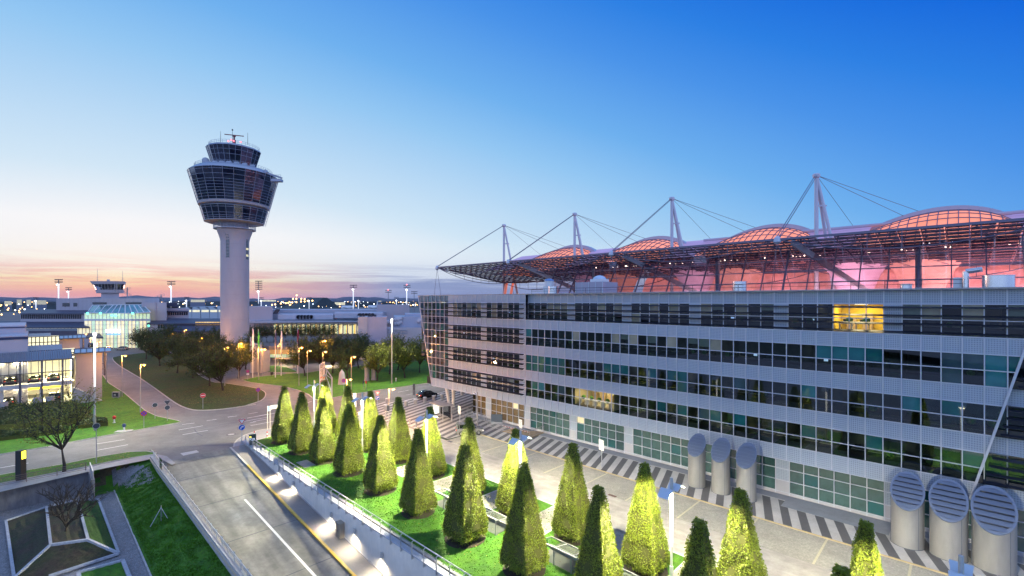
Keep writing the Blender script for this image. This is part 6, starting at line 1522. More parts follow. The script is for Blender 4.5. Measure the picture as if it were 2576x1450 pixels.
# ================================================================ lamps
lamp_white = M('lamp_tube', (.8, .8, .8), .4, emit=((1, .97, .88), 1.3))
wing_m = M('lamp_wing', (.42, .50, .58), .35, .2); wing_u = M('lamp_wing_under', (.75, .76, .74), .35)
def winglamp(d, lab, proto=None):
    Y = 11.5*F_/(d[1]-HY); p = A((d[0], HY), Y); p.z = .16
    if proto: return dup(proto, p, TRZ, lab)
    t_ = thing('wing_lamp', lab, 'street lamp', (0, 0, 0), 'wing-topped lamp posts on the lawn')
    m2 = MB(); m2.tube((0, 0, 0), (0, 0, 2.6), .12, .12, 12); m2.tube((0, 0, 2.6), (0, 0, 3.9), .075, .08, 12); m2.tube((0, 0, 7.35), (0, 0, 8.35), .1, .1, 10); m2.build('pole', pole_grey, t_, smooth=True, local=True)
    m2 = MB(); m2.tube((0, 0, 3.9), (0, 0, 7.35), .08, .13, 12); m2.build('light_column', lamp_white, t_, smooth=True, local=True)
    for sx in (-1, 1):
        m2 = MB(); q = [(sx*.12, -.36, 7.5), (sx*.62, -.42, 7.8), (sx*.62, .42, 7.8), (sx*.12, .36, 7.5)]; q2 = [q[1], (sx*1.28, -.36, 7.42), (sx*1.28, .36, 7.42), q[2]]
        for qq in (q, q2): m2.face(qq, 0); m2.face([Vector(v)-UP*.03 for v in qq], 1)
        m2.bar((0, 0, 7.55), (sx*.62, 0, 7.76), .06, .06); m2.build('wing_reflector', [wing_m, wing_u], t_, local=True)
    m2 = MB(); m2.lathe((.28, .12, 7.25), [(.05, 0), (.13, .12), (.13, .26)], 12); m2.build('lamp_head', white_metal, t_, local=True)
    ld = bpy.data.lights.new('lamp_light', 'SPOT'); ld.energy = LAMP_E; ld.color = (1, .90, .58); ld.spot_size = R(172); ld.spot_blend = .25; ld.specular_factor = .15; ld.shadow_soft_size = .22
    for px_, py_, rx, e_ in ((.9, .0, R(56), 15000), (-.9, .0, R(-55), 7000)):
        l2 = bpy.data.lights.new('wing_light', 'SPOT'); l2.energy = e_; l2.color = (1, .90, .66); l2.spot_size = R(88); l2.spot_blend = .9; l2.specular_factor = .1; l2.shadow_soft_size = .3
        lo = bpy.data.objects.new('wing_light', l2); COL.objects.link(lo); lo.parent = t_; lo.location = (.6*(1 if rx > 0 else -1), 0, 7.4); lo.rotation_euler = (0, -rx, 0)
    for ax in (1,):
        lo = bpy.data.objects.new('lamp_light', ld); COL.objects.link(lo); lo.parent = t_; lo.location = (-.3, 0, 7.3)
    t_.location = p; t_.rotation_euler = (0, 0, TRZ); return t_
LAMP_E = 16500
LT = [c5(642, 40), c5(988, 130), c5(1452, 255), c3(785, 255), cr(148, 450), cr(2143, 990)]
wl0 = None
for k, d in enumerate(LT):
    r = winglamp(d, f'wing-topped glowing lamp post, {ORD[k]} from the road in the line along the lawn', wl0); wl0 = wl0 or r
sod = M('sodium_glow', (1, .6, .1), emit=((1, .45, .06), 6))
sod_pole = M('lamp_pole', (.35, .34, .32), .5, .3)
so0 = None
def sodium(head, base, lab, hgt=None, e=1, grp='amber street lamps'):
    global so0
    if base: p = W(base); p.z = .1; hz_ = EYE-(head[1]-HY)/F_*p.y
    else: Y = (EYE-hgt)*F_/(head[1]-HY); p = A((head[0], HY), Y); p.z = .05; hz_ = hgt
    if so0 is None:
        t_ = so0 = thing('street_lamp', lab, 'street lamp', (0, 0, 0), grp)
        m2 = MB(); m2.tube((0, 0, 0), (0, 0, .9), .09, .09, 10); m2.tube((0, 0, .9), (0, 0, 8.45), .065, .05, 8); m2.tube((0, 0, 8.42), (.3, 0, 8.5), .045, None, 6); m2.build('pole', sod_pole, t_, smooth=True, local=True)
        m2 = MB(); m2.rings([[(.2, -.1, 8.46), (.2, .1, 8.46), (.2, .1, 8.56), (.2, -.1, 8.56)], [(.55, -.18, 8.45), (.55, .18, 8.45), (.55, .14, 8.62), (.55, -.14, 8.62)], [(.98, -.12, 8.47), (.98, .12, 8.47), (.98, .1, 8.55), (.98, -.1, 8.55)]]); m2.build('lamp_head', sod_pole, t_, local=True)
        m2 = MB(); m2.ball((.66, 0, 8.40), .24, 10, 6, 0, .55); m2.build('lamp_glass', sod, t_, local=True)
        ld = bpy.data.lights.new('sodium_light', 'POINT'); ld.energy = 2600; ld.color = (1, .40, .07); ld.shadow_soft_size = .2
        lo = bpy.data.objects.new('sodium_light', ld); COL.objects.link(lo); lo.parent = t_; lo.location = (.66, 0, 8.1)
    else: t_ = dup(so0, p, 0, lab)
    t_.location = p; t_.scale = (1, 1, hz_/8.45); return t_
SO = [(c1(1240, 1068), c2(878, 160), 'amber lamp on a tall pole by the slip road, nearer the grove tip'), (c1(1430, 1160), c2(1010, 275), 'amber lamp with a small box on its pole beside the slip road kerb'),
 (c1(1072, 970), None, 'amber lamp at the far bend of the slip road beside the glass canopy'), (c1(845, 850), None, 'amber lamp before the dark roof left of the atrium'), (c1(905, 885), None, 'amber lamp under the atrium, middle of three close together'), (c1(980, 925), None, 'amber lamp under the atrium, lowest of three close together'), (c1(510, 650), None, 'tall amber lamp before the long left wing of the old terminal'),
 (c1(1855, 805), None, 'amber lamp over the grove at the end of the dark roof'), (c1(2005, 885), None, 'amber lamp behind the grove left of the tower shaft'), (c1(2400, 945), None, 'bright amber lamp before the tower shaft'), (c1(2262, 985), None, 'amber lamp above the grove at the left edge of the tower shaft'),
 (c4(325, 725), c4(325, 1020), 'amber lamp left of the curved concrete walls'), (c4(355, 723), c4(360, 988), 'thin amber lamp just before the curved concrete walls'), (c4(515, 672), c4(510, 880), 'amber lamp between the flagpoles'), (c4(780, 738), c4(797, 1105), 'amber lamp on a tall pole at the left of the lawn wood'), (c4(945, 640), None, 'amber lamp above the lawn wood beside the upper road'), (c4(1025, 470), None, 'high amber lamp at the right end of the far tree row'), (c4(945, 745), None, 'amber lamp half hidden inside the lawn wood'), (c4(715, 705), None, 'amber lamp beside the dark red flag'), (c4(1220, 795), None, 'amber lamp low behind the lawn wood'), (c4(1215, 322), None, 'tall thin amber lamp before the rooftop ducts')]
for hd, bs, lab in SO: sodium(hd, bs, lab, 9.0)
def extra(t_, e):
    ld = bpy.data.lights.new('sodium_light', 'POINT'); ld.energy = e; ld.color = (1, .45, .09); ld.shadow_soft_size = .25
    lo = bpy.data.objects.new('sodium_light', ld); COL.objects.link(lo); lo.parent = t_; lo.location = (.7, 0, 8.0)
so1 = sodium(c5(875, 35), None, 'bright amber lamp behind the clipped trees beside the no-stopping sign', 7.0)
so2 = sodium(c5(1190, 105), cn(1265, 870), 'amber lamp at the edge of the striped pavement with grey boxes on its pole')
extra(so1, 2800); extra(so2, 700)
# tall white lamp posts
tw_e = M('post_glow', (.8, .8, .8), .4, emit=((1, 1, .95), .9)); tw_top = M('post_lamp', (1, 1, 1), emit=((1, 1, .95), 7))
for k, (hd, bs, lab) in enumerate(((c1(945, 845), c2(682, 405), 'tall white lamp post with glowing shaft before the parking house'), (c4(1607, 432), c4(1613, 1060), 'tall white lamp post on the lawn wood with glowing tip'))):
    p = W(bs); p.z = .1; hz_ = A(hd, p.y).z; t_ = thing('tall_lamp_post', lab, 'street lamp', p)
    m2 = MB(); m2.tube(p, p+UP*hz_*(.45 if k == 0 else .8), .14, .12, 12); m2.build('pole', pole_grey, t_, smooth=True)
    m2 = MB(); m2.tube(p+UP*hz_*(.45 if k == 0 else .8), p+UP*(hz_-.4), .12, .15, 12); m2.build('lit_shaft', tw_e, t_, smooth=True)
    m2 = MB(); m2.lathe(p+UP*(hz_-.4), [(.15, 0), (.22, .1), (.22, .4), (.1, .5)], 12); m2.build('lamp_head', tw_top, t_)
    m2 = MB(); m2.tube(p, p+UP*2.4, .17, .16, 12); m2.ob(p+Vector((-.12, -.22, 1.5)), (.24, 0, 0), (0, .06, 0), (0, 0, .5)); m2.build('pole_sleeve', sod_pole, t_, smooth=True)
    ld = bpy.data.lights.new('post_light', 'SPOT'); ld.energy = (16000, 14000)[k]; ld.color = (1, .93, .68); ld.spot_size = R(140); ld.spot_blend = .6; ld.shadow_soft_size = .3
    lo = bpy.data.objects.new('post_light', ld); COL.objects.link(lo); lo.parent = t_; lo.location = Vector((0, -.5, hz_-.5))
# black column with yellow lit sides
p = W(c2(150, 760)); t_ = thing('lit_column_marker', 'black square column with glowing yellow sides by the road at lower left', 'column light', p); zt = A(c2(150, 542), p.y).z
m2 = MB(); m2.ob(p+Vector((-.3, -.3, 0)), (.6, 0, 0), (0, .6, 0), (0, 0, zt)); m2.build('column', plastic_black, t_)
m2 = MB()
for o in (Vector((-.36, -.2, 0)), Vector((.30, -.2, 0))): m2.ob(p+o+UP*(zt-.95), (.06, 0, 0), (0, .4, 0), (0, 0, .85))
m2.build('light_panel', M('yellow_glow', (1, .9, .1), emit=((1, .85, .05), 3)), t_)

# ================================================================ signs
red_m = M('sign_red', (.55, .02, .02), .4); blue_m = M('sign_blue_face', (.01, .09, .50), .4); sign_w = M('sign_white_face', (.75, .75, .73), .4); sign_b = M('sign_back', (.05, .06, .075), .5); ink = M('sign_ink', (.02, .02, .025), .5); navy_s = M('sign_navy', (.06, .12, .35), .4)
def disc(mb, c, r, nrm, off, mi, n=24, r_in=None):
    nrm = nrm.normalized(); x = nrm.cross(UP).normalized(); y = UP; c = c+nrm*off
    o = [c+(x*math.cos(2*math.pi*k/n)+y*math.sin(2*math.pi*k/n))*r for k in range(n)]
    if r_in: 
        i_ = [c+(x*math.cos(2*math.pi*k/n)+y*math.sin(2*math.pi*k/n))*r_in for k in range(n)]
        for k in range(n): mb.face([o[k], o[(k+1) % n], i_[(k+1) % n], i_[k]], mi)
    else: mb.face(o, mi)
def tri(mb, c, r, nrm, off, mi):
    nrm = nrm.normalized(); x = nrm.cross(UP).normalized(); c = c+nrm*off
    mb.face([c+(x*math.cos(a)+UP*math.sin(a))*r for a in (R(30), R(150), R(270))], mi)
def sign(base, parts, lab, cat='road sign', face_cam=True, nrm=None, hgt=None, name='road_sign', r=.4):
    p = W(base); p.z = .05; t_ = thing(name, lab, cat, p); nrm = nrm or Vector((-p.x, -p.y, 0)).normalized(); top = max(z_+(.45 if k in ('yield', 'yieldback') else r) for k, z_ in parts)
    m2 = MB(); m2.tube(p, p+UP*top, .04, None, 8); m2.build('post', galv, t_)
    x = nrm.cross(UP).normalized()
    for k, z_ in parts:
        m2 = MB(); c = p+UP*z_+nrm*.05
        if k == 'yield': tri(m2, c+UP*.1, .56, nrm, 0, 1); tri(m2, c+UP*.1, .53, nrm, .006, 0); tri(m2, c+UP*.1, .36, nrm, .012, 1); tri(m2, c+UP*.1, .56, nrm, -.01, 2)
        if k == 'yieldback': tri(m2, c+UP*.1, .56, nrm, .0, 1); tri(m2, c+UP*.1, .52, nrm, .006, 2)
        if k == 'roundback': disc(m2, c, r, nrm, 0, 1); disc(m2, c, r*.92, nrm, .006, 2)
        if k == 'bluearrow':
            disc(m2, c, r, nrm, 0, 1); disc(m2, c, r*.93, nrm, .006, 3); c = c+nrm*.012
            pts = [(-.16, -.24), (-.06, -.24), (-.06, -.02), (.0, .05), (.08, .05), (.08, -.03), (.26, .11), (.08, .25), (.08, .16), (-.03, .16), (-.16, .02)]
            m2.face([c-x*a*r/.4+UP*b*r/.4 for a, b in pts], 1)
        if k == 'noentry': disc(m2, c, r, nrm, 0, 1); disc(m2, c, r*.95, nrm, .006, 0); c = c+nrm*.012; m2.face([c+x*-a+UP*b for a, b in ((-.28*r/.4, -.07), (.28*r/.4, -.07), (.28*r/.4, .07), (-.28*r/.4, .07))], 1)
        if k == 'nostop':
            disc(m2, c, r, nrm, 0, 0); disc(m2, c, r*.8, nrm, .006, 3); c = c+nrm*.012
            for sg_ in (-1, 1): d_ = (x*sg_+UP).normalized(); e_ = (x*-sg_+UP).normalized(); m2.face([c-d_*r*.8-e_*.05, c+d_*r*.8-e_*.05, c+d_*r*.8+e_*.05, c-d_*r*.8+e_*.05], 0); c = c+nrm*.004
        if k == 'plate': m2.ob(c-x*.3-UP*.2, x*.6, UP*.4, nrm*.01, 1); 
        m2.build({'yield': 'yield_sign', 'yieldback': 'yield_sign_back', 'roundback': 'round_sign_back', 'bluearrow': 'arrow_sign', 'noentry': 'no_entry_sign', 'nostop': 'no_stopping_sign', 'plate': 'plate'}[k], [red_m, sign_w, sign_b, blue_m], t_)
    return t_
sign(c2(1740, 497), [('yield', 3.05), ('bluearrow', 2.25)], 'yield sign over a blue right-turn arrow at the ramp corner')
sign(cn(1078, 585), [('yield', 3.0), ('bluearrow', 2.2)], 'yield sign over a blue right-turn arrow beside the striped pavement')
sign(c2(1460, 248), [('noentry', 2.5)], 'red no-entry sign on the lawn island', r=.45)
sign(c4(320, 1232), [('nostop', 2.4)], 'blue and red no-stopping sign at the right tip of the lawn island', r=.4)
sign(c2(1035, 385), [('nostop', 2.3)], 'purple-looking no-stopping sign on the lawn before the parking house', r=.42)
sign(cn(519, 325), [('nostop', 2.9)], 'red-ringed no-stopping sign behind the clipped trees', r=.45)
sign(c2(1204, 333), [('yieldback', 3.0), ('roundback', 2.2)], 'back of a yield sign and round sign at the slip road mouth')
sign(c2(1115, 320), [('roundback', 2.35)], 'pale back of a single round sign beside the slip road', r=.38)
sign(c2(693, 640), [('roundback', 4.6)], 'thin post with a dark round sign back on the grass verge', r=.35)
sign(c4(220, 1020), [('nostop', 2.2), ('plate', 1.5)], 'small red round sign with white plates before the tower', r=.35)
def text(s, size, loc, rot, m, par, name='lettering', align='LEFT'):
    cu = bpy.data.curves.new(name, 'FONT'); cu.body = s; cu.size = size; cu.extrude = .004; cu.align_x = align; cu.materials.append(m)
    o = bpy.data.objects.new(name, cu); COL.objects.link(o); o.parent = par; off = Vector((0, 0, 0)); q = par
    while q: off += q.location; q = q.parent
    o.location = Vector(loc)-off; o.rotation_euler = rot
    bpy.context.view_layer.update(); me = bpy.data.meshes.new_from_object(o.evaluated_get(bpy.context.evaluated_depsgraph_get()))
    n = bpy.data.objects.new(name, me); COL.objects.link(n); n.parent = par; n.location = o.location; n.rotation_euler = rot; bpy.data.objects.remove(o); return n
# big direction board
pb_ = W((805, 1010)); Yd_ = 88.; ztop = A(c4(918, 868), Yd_).z; zbot = A(c4(918, 1045), Yd_).z; pl_ = A(c4(918, 900), Yd_); pr_ = A(c4(968, 900), Yd_+4.2)
pl_.z = pr_.z = 0; ax = (pr_-pl_).normalized(); wid = (pr_-pl_).length; nr = Vector((ax.y, -ax.x, 0))
t_ = thing('direction_board', 'tall white direction board with coloured panels on a pipe frame', 'direction sign', pl_)
MB().ob(pl_+UP*zbot, ax*wid, nr*-.12, UP*(ztop-zbot)).build('board', sign_w, t_)
H_ = ztop-zbot; rz_ = math.atan2(ax.y, ax.x)
m2 = MB()
def pnl(u0, u1, v0, v1, mi, o=.02): m2.ob(pl_+ax*wid*u0+UP*(zbot+H_*v0)+nr*.004, ax*wid*(u1-u0), nr*o, UP*H_*(v1-v0), mi)
pnl(.02, .98, .965, .985, 0); pnl(.02, .98, .655, .675, 0); pnl(.0, .06, .66, .98, 0); pnl(.94, 1, .66, .98, 0)
for u0, u1, v0, v1, mi in ((.06, .46, .225, .285, 1), (.52, .94, .22, .28, 2), (.52, .96, .145, .185, 3), (.06, .44, .02, .075, 4), (.52, .9, .08, .13, 5)): pnl(u0, u1, v0, v1, mi)
m2.build('panel_marking', [navy_s, M('panel_orange', (.7, .22, .03), .5), M('panel_cyan', (.15, .45, .65), .5), red_m, M('panel_maroon', (.25, .01, .03), .5), M('panel_yellow', (.65, .5, .03), .5)], t_)
for s_, sz, u, v in (('Rental Car Return', .34, .09, .87), ('Mietwagen', .36, .09, .78), ('Terminal 1', .26, .3, .57), ('Z', .85, .08, .46), ('Zentrum', .26, .32, .50), ('Terminal 2', .26, .34, .42), ('Parken', .26, .34, .34)): text(s_, sz, pl_+ax*wid*u+UP*(zbot+H_*v)+nr*.03, (R(90), 0, rz_), ink, t_)
m2 = MB(); bk = A(c4(1033, 1000), Yd_+2.2); zb_ = A(c4(1033, 992), bk.y).z; bk.z = 0
m2.tube(pl_, pl_+UP*zbot, .12); m2.tube(pr_-ax*.3, pr_-ax*.3+UP*zbot, .12); m2.tube(bk, bk+UP*zb_, .13, None, 10); m2.tube(pr_+UP*(zbot+H_*.66), bk+UP*zb_, .09); m2.tube(pr_+UP*(zbot+H_*.3), bk+UP*(zb_-.3), .07); m2.tube(pr_+UP*(zbot+H_*.28), bk+UP*(zb_*.45), .08); m2.tube(pr_+UP*zbot, bk+UP*(zb_*.4), .07); m2.tube(pr_+ax*1.1+UP*(zbot+H_*.2), pr_+ax*1.1+UP*(zbot+H_*.5), .1)
m2.build('pipe_frame', pole_grey, t_)
# low guide board by the corner
a, b = W(c7(1342, 440)), W(c7(1378, 438)); t_ = thing('guide_board', 'small white guide board with dark lettering on two posts by the road corner', 'direction sign', b); z1 = A(c7(1378, 85), b.y).z; ax2 = (W(c7(1480, 420))-b).normalized()
m2 = MB(); m2.tube(b, b+UP*z1, .05); q = b+ax2*2.35; m2.tube(q, q+UP*z1, .05); m2.build('post', M('post_cream', (.6, .57, .5), .5), t_)
MB().ob(b+UP*(z1-.56), ax2*2.4, Vector((0, .05, 0)), UP*.27).ob(b+UP*(z1-.27), ax2*2.4, Vector((0, .05, 0)), UP*.27).build('board', sign_w, t_)
rz2 = math.atan2(ax2.y, ax2.x); text('Terminalstr. Mitte', .24, b+ax2*.1+UP*(z1-.22)-Vector((0, .03, 0)), (R(90), 0, rz2), ink, t_); text('19 - 25', .24, b+ax2*1.2+UP*(z1-.50)-Vector((0, .03, 0)), (R(90), 0, rz2), ink, t_)
t_ = thing('side_sign', 'narrow blue sign seen edge-on, beside the small white guide board', 'road sign', a); z1 = A(c7(1342, 85), a.y).z
MB().tube(a, a+UP*z1, .05).build('post', MATS['post_cream'], t_); q = a+UP*(z1-.9); MB().ob(q, Vector((.22, .5, 0)), Vector((.02, 0, 0)), UP*.8).build('sign_face', M('sign_sky', (.25, .42, .7), .4), t_)
# notice boards on the pavement
for (bs, tp_, lab) in ((cv(687, 968), cv(683, 705), 'white notice board on a post beside the steel railings under the overhang'), (cq(485, 860), cq(478, 455), 'white notice board behind the crowd barriers'), (c3(1452, 550), c3(1450, 328), 'white notice board standing alone on the striped pavement')):
    p = W(bs); p.z = 0; zt = A(tp_, p.y).z; t_ = thing('notice_board', lab, 'sign', p, 'white notice boards on the striped pavement'); MB().tube(p, p+UP*zt, .045).build('post', pole_grey, t_)
    nrm = (-D2*.8-D1*-.2).normalized(); x = Vector((-nrm.y, nrm.x, 0)); hgt = 1.25
    MB().ob(p+UP*(zt-hgt)-x*.42+nrm*.05, x*.84, nrm*.03, UP*hgt).build('board', sign_w, t_); m2 = MB()
    for k in range(5): m2.ob(p+UP*(zt-.22-k*.19)-x*(.32 if k else -.05)+nrm*.085, x*(.45 if k % 2 else .36), nrm*.004, UP*.035)
    m2.build('lettering', ink, t_)
# little display at the wall head, red-white marker posts, hydrants, boxes
p = W(c7(1125, 700)); p.z = .1; nrm = Vector((-p.x, -p.y, 0)).normalized(); x = Vector((-nrm.y, nrm.x, 0)); t_ = thing('display_box', 'small dark illuminated display box at the head of the ramp wall', 'display', p)
MB().ob(p-x*.42, x*.84, nrm*-.3, UP*1.75).build('housing', M('display_green', (.02, .05, .045), .4), t_); text('P20', .42, p-x*.36+UP*.95+nrm*.02, (R(90), 0, math.atan2(x.y, x.x)), M('display_glow', (.8, .9, 1), emit=((.6, .7, 1), 1.0)), t_); MB().ob(p-x*.36+UP*1.35+nrm*.01, x*.2, nrm*.01, UP*.16).build('symbol', MATS['yellow_glow'], t_)
for (d, lab) in ((c7(1150, 560), 'red and white striped marker post near the display box'), (c7(1336, 565), 'red and white striped marker post near the first clipped tree')):
    p = W(d); p.z = .1; t_ = thing('marker_post', lab, 'marker post', p, 'red and white marker posts')
    for k in range(4): MB().tube(p+UP*k*.24, p+UP*(k+1)*.24, .06, None, 10).build('band', red_m if k % 2 else sign_w, t_)
def hydrant(d, col, lab, zt):
    p = W(d); p.z = .12; t_ = thing('hydrant', lab, 'hydrant', p); MB().lathe(p, [(.2, 0), (.2, .06), (.11, .1), (.11, zt*.6)], 12).build('stem', white_metal, t_, smooth=True)
    m2 = MB(); m2.lathe(p+UP*zt*.6, [(.16, 0), (.2, .06), (.2, .3), (.26, .34), (.22, .44), (.08, .55)], 12); m2.tube(p+UP*zt*.75+Vector((-.28, 0, 0)), p+UP*zt*.75+Vector((.28, 0, 0)), .07); m2.build('cap', col, t_, smooth=True)
hydrant(c2(822, 350), red_m, 'red-topped hydrant on the lawn before the parking house', 1.0); hydrant(c2(893, 408), M('hydrant_blue', (.03, .06, .16), .4), 'dark blue hydrant on a concrete plate by the road', .95)
p = W(c2(893, 412)); tag(MB().ob(p+Vector((-1, -.7, .13)), (2, .5, 0), (-.3, 1.1, 0), (0, 0, .03)).build('concrete_plate', concrete), 'flat concrete plate under the dark blue hydrant', 'plate')
p = W(c2(836, 172)); t_ = thing('number_box', 'small square grey number box on the lawn by the beige wall', 'sign box', p); MB().ob(p+Vector((-.7, -.2, .3)), (1.4, 0, 0), (0, .4, 0), (0, 0, 1.1)).build('housing', galv, t_); MB().ob(p+Vector((-.55, -.23, .45)), (1.1, 0, 0), (0, .03, 0), (0, 0, .8)).build('face', ink, t_)
for dx in (-.5, .4): MB().ob(p+Vector((dx, -.1, 0)), (.1, 0, 0), (0, .1, 0), (0, 0, .35)).build('leg', galv, t_)
text('82', .5, p+Vector((-.3, -.25, .65)), (R(90), 0, 0), sign_w, t_)
t_ = thing('twin_posts', 'pair of low posts with red and blue caps on the lawn by the road', 'marker post', W(c4(1350, 1120)))
for dx in (-12, 14): q = W(c4(1350+dx, 1120)); MB().tube(q, q+UP*1.6, .05).build('post', galv, t_); MB().ob(q+Vector((-.1, -.1, 1.6)), (.2, 0, 0), (0, .2, 0), (0, 0, .6)).build('cap', red_m if dx > 0 else sign_b, t_)
q = W(c4(1653, 1035)); t_ = thing('hydrant', 'small pale hydrant right of the tall white lamp post', 'hydrant', q); MB().lathe(q, [(.14, 0), (.1, .1), (.1, .7), (.18, .8), (.1, 1.0)], 10).build('body', white_metal, t_, smooth=True)
# concrete cylinders and cone on the lawn
vcyl = M('concrete_pipe', (.33, .32, .33), .7, nz=(1, .12))
for k, (xb, yb, w, yt, lab) in enumerate(((1372, 1028, 46, 830, 'left of the two grey air cylinders under the lawn trees'), (1437, 1020, 42, 835, 'right of the two grey air cylinders under the lawn trees'))):
    p = W(c4(xb, yb)); p.z = 0; r = w*.26/2/F_*p.y; zt = A(c4(xb, yt), p.y).z; tag(MB().lathe(p, [(r*1.25, 0), (r*1.1, .4), (r, .6), (r, zt)], 24).build('air_cylinder', vcyl, smooth=True), lab, 'air shaft')
p = W(c4(1130, 1062)); p.z = 0; zt = A(c4(1130, 915), p.y).z; tag(MB().lathe(p, [(.95, 0), (.85, .5), (.62, zt-.8), (.0, zt)], 24).build('air_cone', vcyl, smooth=True), 'pale tapered concrete cone on the lawn wood', 'air shaft')
for k, (x, y, w, lab) in enumerate(((490, 1260, 100, 'whole pale concrete pipe standing before the parking house'), (38, 1330, 95, 'pale concrete pipe cut by the left frame edge'), (645, 1245, 85, 'pale concrete pipe behind the hedge twigs before the parking house'))):
    p = W(cg(x, y)); r = w*.195/2/F_*p.y; m2 = MB(); m2.lathe(p, [(r, 0), (r, 2.3)], 24, cap=False); m2.lathe(p, [(r*.85, .3), (r*.85, 2.3)], 24, cap=False)
    for k2 in range(24):
        a0, a1 = k2*math.pi/12, (k2+1)*math.pi/12; m2.face([p+Vector((r*math.cos(a0), r*math.sin(a0), 2.3)), p+Vector((r*math.cos(a1), r*math.sin(a1), 2.3)), p+Vector((r*.85*math.cos(a1), r*.85*math.sin(a1), 2.3)), p+Vector((r*.85*math.cos(a0), r*.85*math.sin(a0), 2.3))])
    tag(m2.build('concrete_pipe', vcyl, smooth=True), lab, 'air shaft')
# flagpoles
for k, (x, yt, yb, col, lab) in enumerate(((268, 520, 1000, (.55, .55, .65), 'flagpole with a pale furled flag, leftmost of the five'), (322, 530, 985, (.03, .28, .05), 'flagpole with a green furled flag'), (487, 535, 996, (.03, .03, .10), 'flagpole with a dark navy furled flag'), (543, 540, 978, (.6, .58, .66), 'flagpole with a white furled flag, right of the navy one'), (703, 520, 958, (.16, .01, .05), 'flagpole with a dark red furled flag, rightmost of the five'))):
    p = W(c4(x, yb)); p.z = .1; zt = A(c4(x, yt), p.y).z; t_ = thing('flagpole', lab, 'flagpole', p, 'five flagpoles near the tower'); MB().tube(p, p+UP*zt, .12, .07, 8).build('pole', white_metal, t_)
    m2 = MB(); rg = []
    for j in range(8): f_ = j/7; w = .08+.16*math.sin(f_*2.6)**.8+.05; rg.append([p+Vector((.1+w*math.cos(a_)*(.7+.3*math.sin(a_*3+j)), w*.5*math.sin(a_), zt-.3-4.6*f_)) for a_ in [q*math.pi/5 for q in range(10)]])
    m2.rings(rg); m2.build('flag', M('flag_%s' % lab.split()[3], col, .7), t_, smooth=True)
# bollards
bo0 = None
BO = [(cn(1212, 580), .36, 1.0), (cn(1550, 513), .36, .95), (cn(1708, 482), .36, .95), (cn(1860, 452), .36, .95), (cn(2008, 423), .36, .95), (cv(432, 598), .36, .95), (cv(718, 540), .36, .95), (cn(1240, 470), .36, .9)]
BL = 'nearest the amber lamp|second, left of the dark car|just behind the dark car|beside the dark car door|at the front wheel of the dark car|left of the splayed columns|far behind the splayed columns|alone out by the road'.split('|')
brushed = M('brushed_steel', (.62, .60, .57), .28, .85)
for k, (d, r, hh) in enumerate(BO):
    p = W(d); p.z = .01; lab = 'thick steel bollard '+BL[k]
    if not bo0:
        t_ = bo0 = thing('bollard', lab, 'bollard', (0, 0, 0), 'thick steel bollards round the striped pavement'); MB().lathe((0, 0, 0), [(.34, 0), (.34, .86)], 24).build('body', brushed, t_, smooth=True, local=True); MB().lathe((0, 0, .86), [(.37, 0), (.37, .08), (.3, .1)], 24).build('cap', white_metal, t_, local=True); t_.location = p
    else: dup(bo0, p, 0, lab)
tb0 = None
for k, (d, lab) in enumerate(((cn(1212, 705), 'thin post bollard left of the boxed amber lamp pole'), (cn(1612, 835), 'thin post bollard, left of the pair by the clipped tree'), (cn(1720, 870), 'thin post bollard, right of the pair by the clipped tree'), (cv(570, 925), 'thin post bollard beside the bus shelter'), (cv(55, 1015), 'thin post bollard at the orange-lit pavement edge'))):
    p = W(d); p.z = .01
    if not tb0: t_ = tb0 = thing('post_bollard', lab, 'bollard', (0, 0, 0), 'thin post bollards'); MB().lathe((0, 0, 0), [(.11, 0), (.11, 1.0)], 14).build('post', brushed, t_, smooth=True, local=True); MB().lathe((0, 0, 1.0), [(.12, 0), (.12, .05), (.05, .09)], 14).build('cap', white_metal, t_, local=True); t_.location = p
    else: dup(tb0, p, 0, lab)
p = W(cn(1263, 700)); p.z = 0; t_ = thing('ticket_machine', 'grey machine box on the orange-lit pavement beside the amber lamp pole', 'machine', W(cn(800, 770))); q = t_.location; MB().ob(q+Vector((-.3, -.25, 0)), (.6, 0, 0), (0, .5, 0), (0, 0, 1.7)).build('housing', M('machine_grey', (.3, .3, .3), .5), t_); MB().ob(q+Vector((-.32, -.27, 1.2)), (.64, 0, 0), (0, .02, 0), (0, 0, .35)).build('screen', M('machine_screen', (1, .9, .6), emit=((1, .75, .3), 3)), t_)
m2 = MB(); q = W(cn(1263, 870)); m2.ob(q+Vector((-.22, -.2, 2.6)), (.34, 0, 0), (0, .25, 0), (0, 0, .9)); tag(m2.build('switch_box', dark_steel), 'dark switch box fixed to the amber lamp pole', 'box')
p = W(cn(1680, 410)); t_ = thing('dark_panel_sign', 'dark narrow panel sign standing behind the dark car', 'sign', p); MB().tube(p, p+UP*2, .05).build('post', galv, t_); MB().ob(p+Vector((-.2, -.05, .9)), (.42, .1, 0), (0, .05, 0), (0, 0, 2.3)).build('panel', sign_b, t_)
p = W(cn(668, 560)); t_ = thing('lit_poster_column', 'bright white poster stele behind the dark clipped tree', 'poster stele', p); MB().ob(p+Vector((-.5, 0, .2)), (1.0, .3, 0), (0, .15, 0), (0, 0, 2.6)).build('stele', M('poster_lit', (.9, .9, .85), .4, emit=((1, .97, .9), .7)), t_); MB().ob(p+Vector((-.35, .02, 0)), (.7, .2, 0), (0, .1, 0), (0, 0, .2)).build('foot', galv, t_)
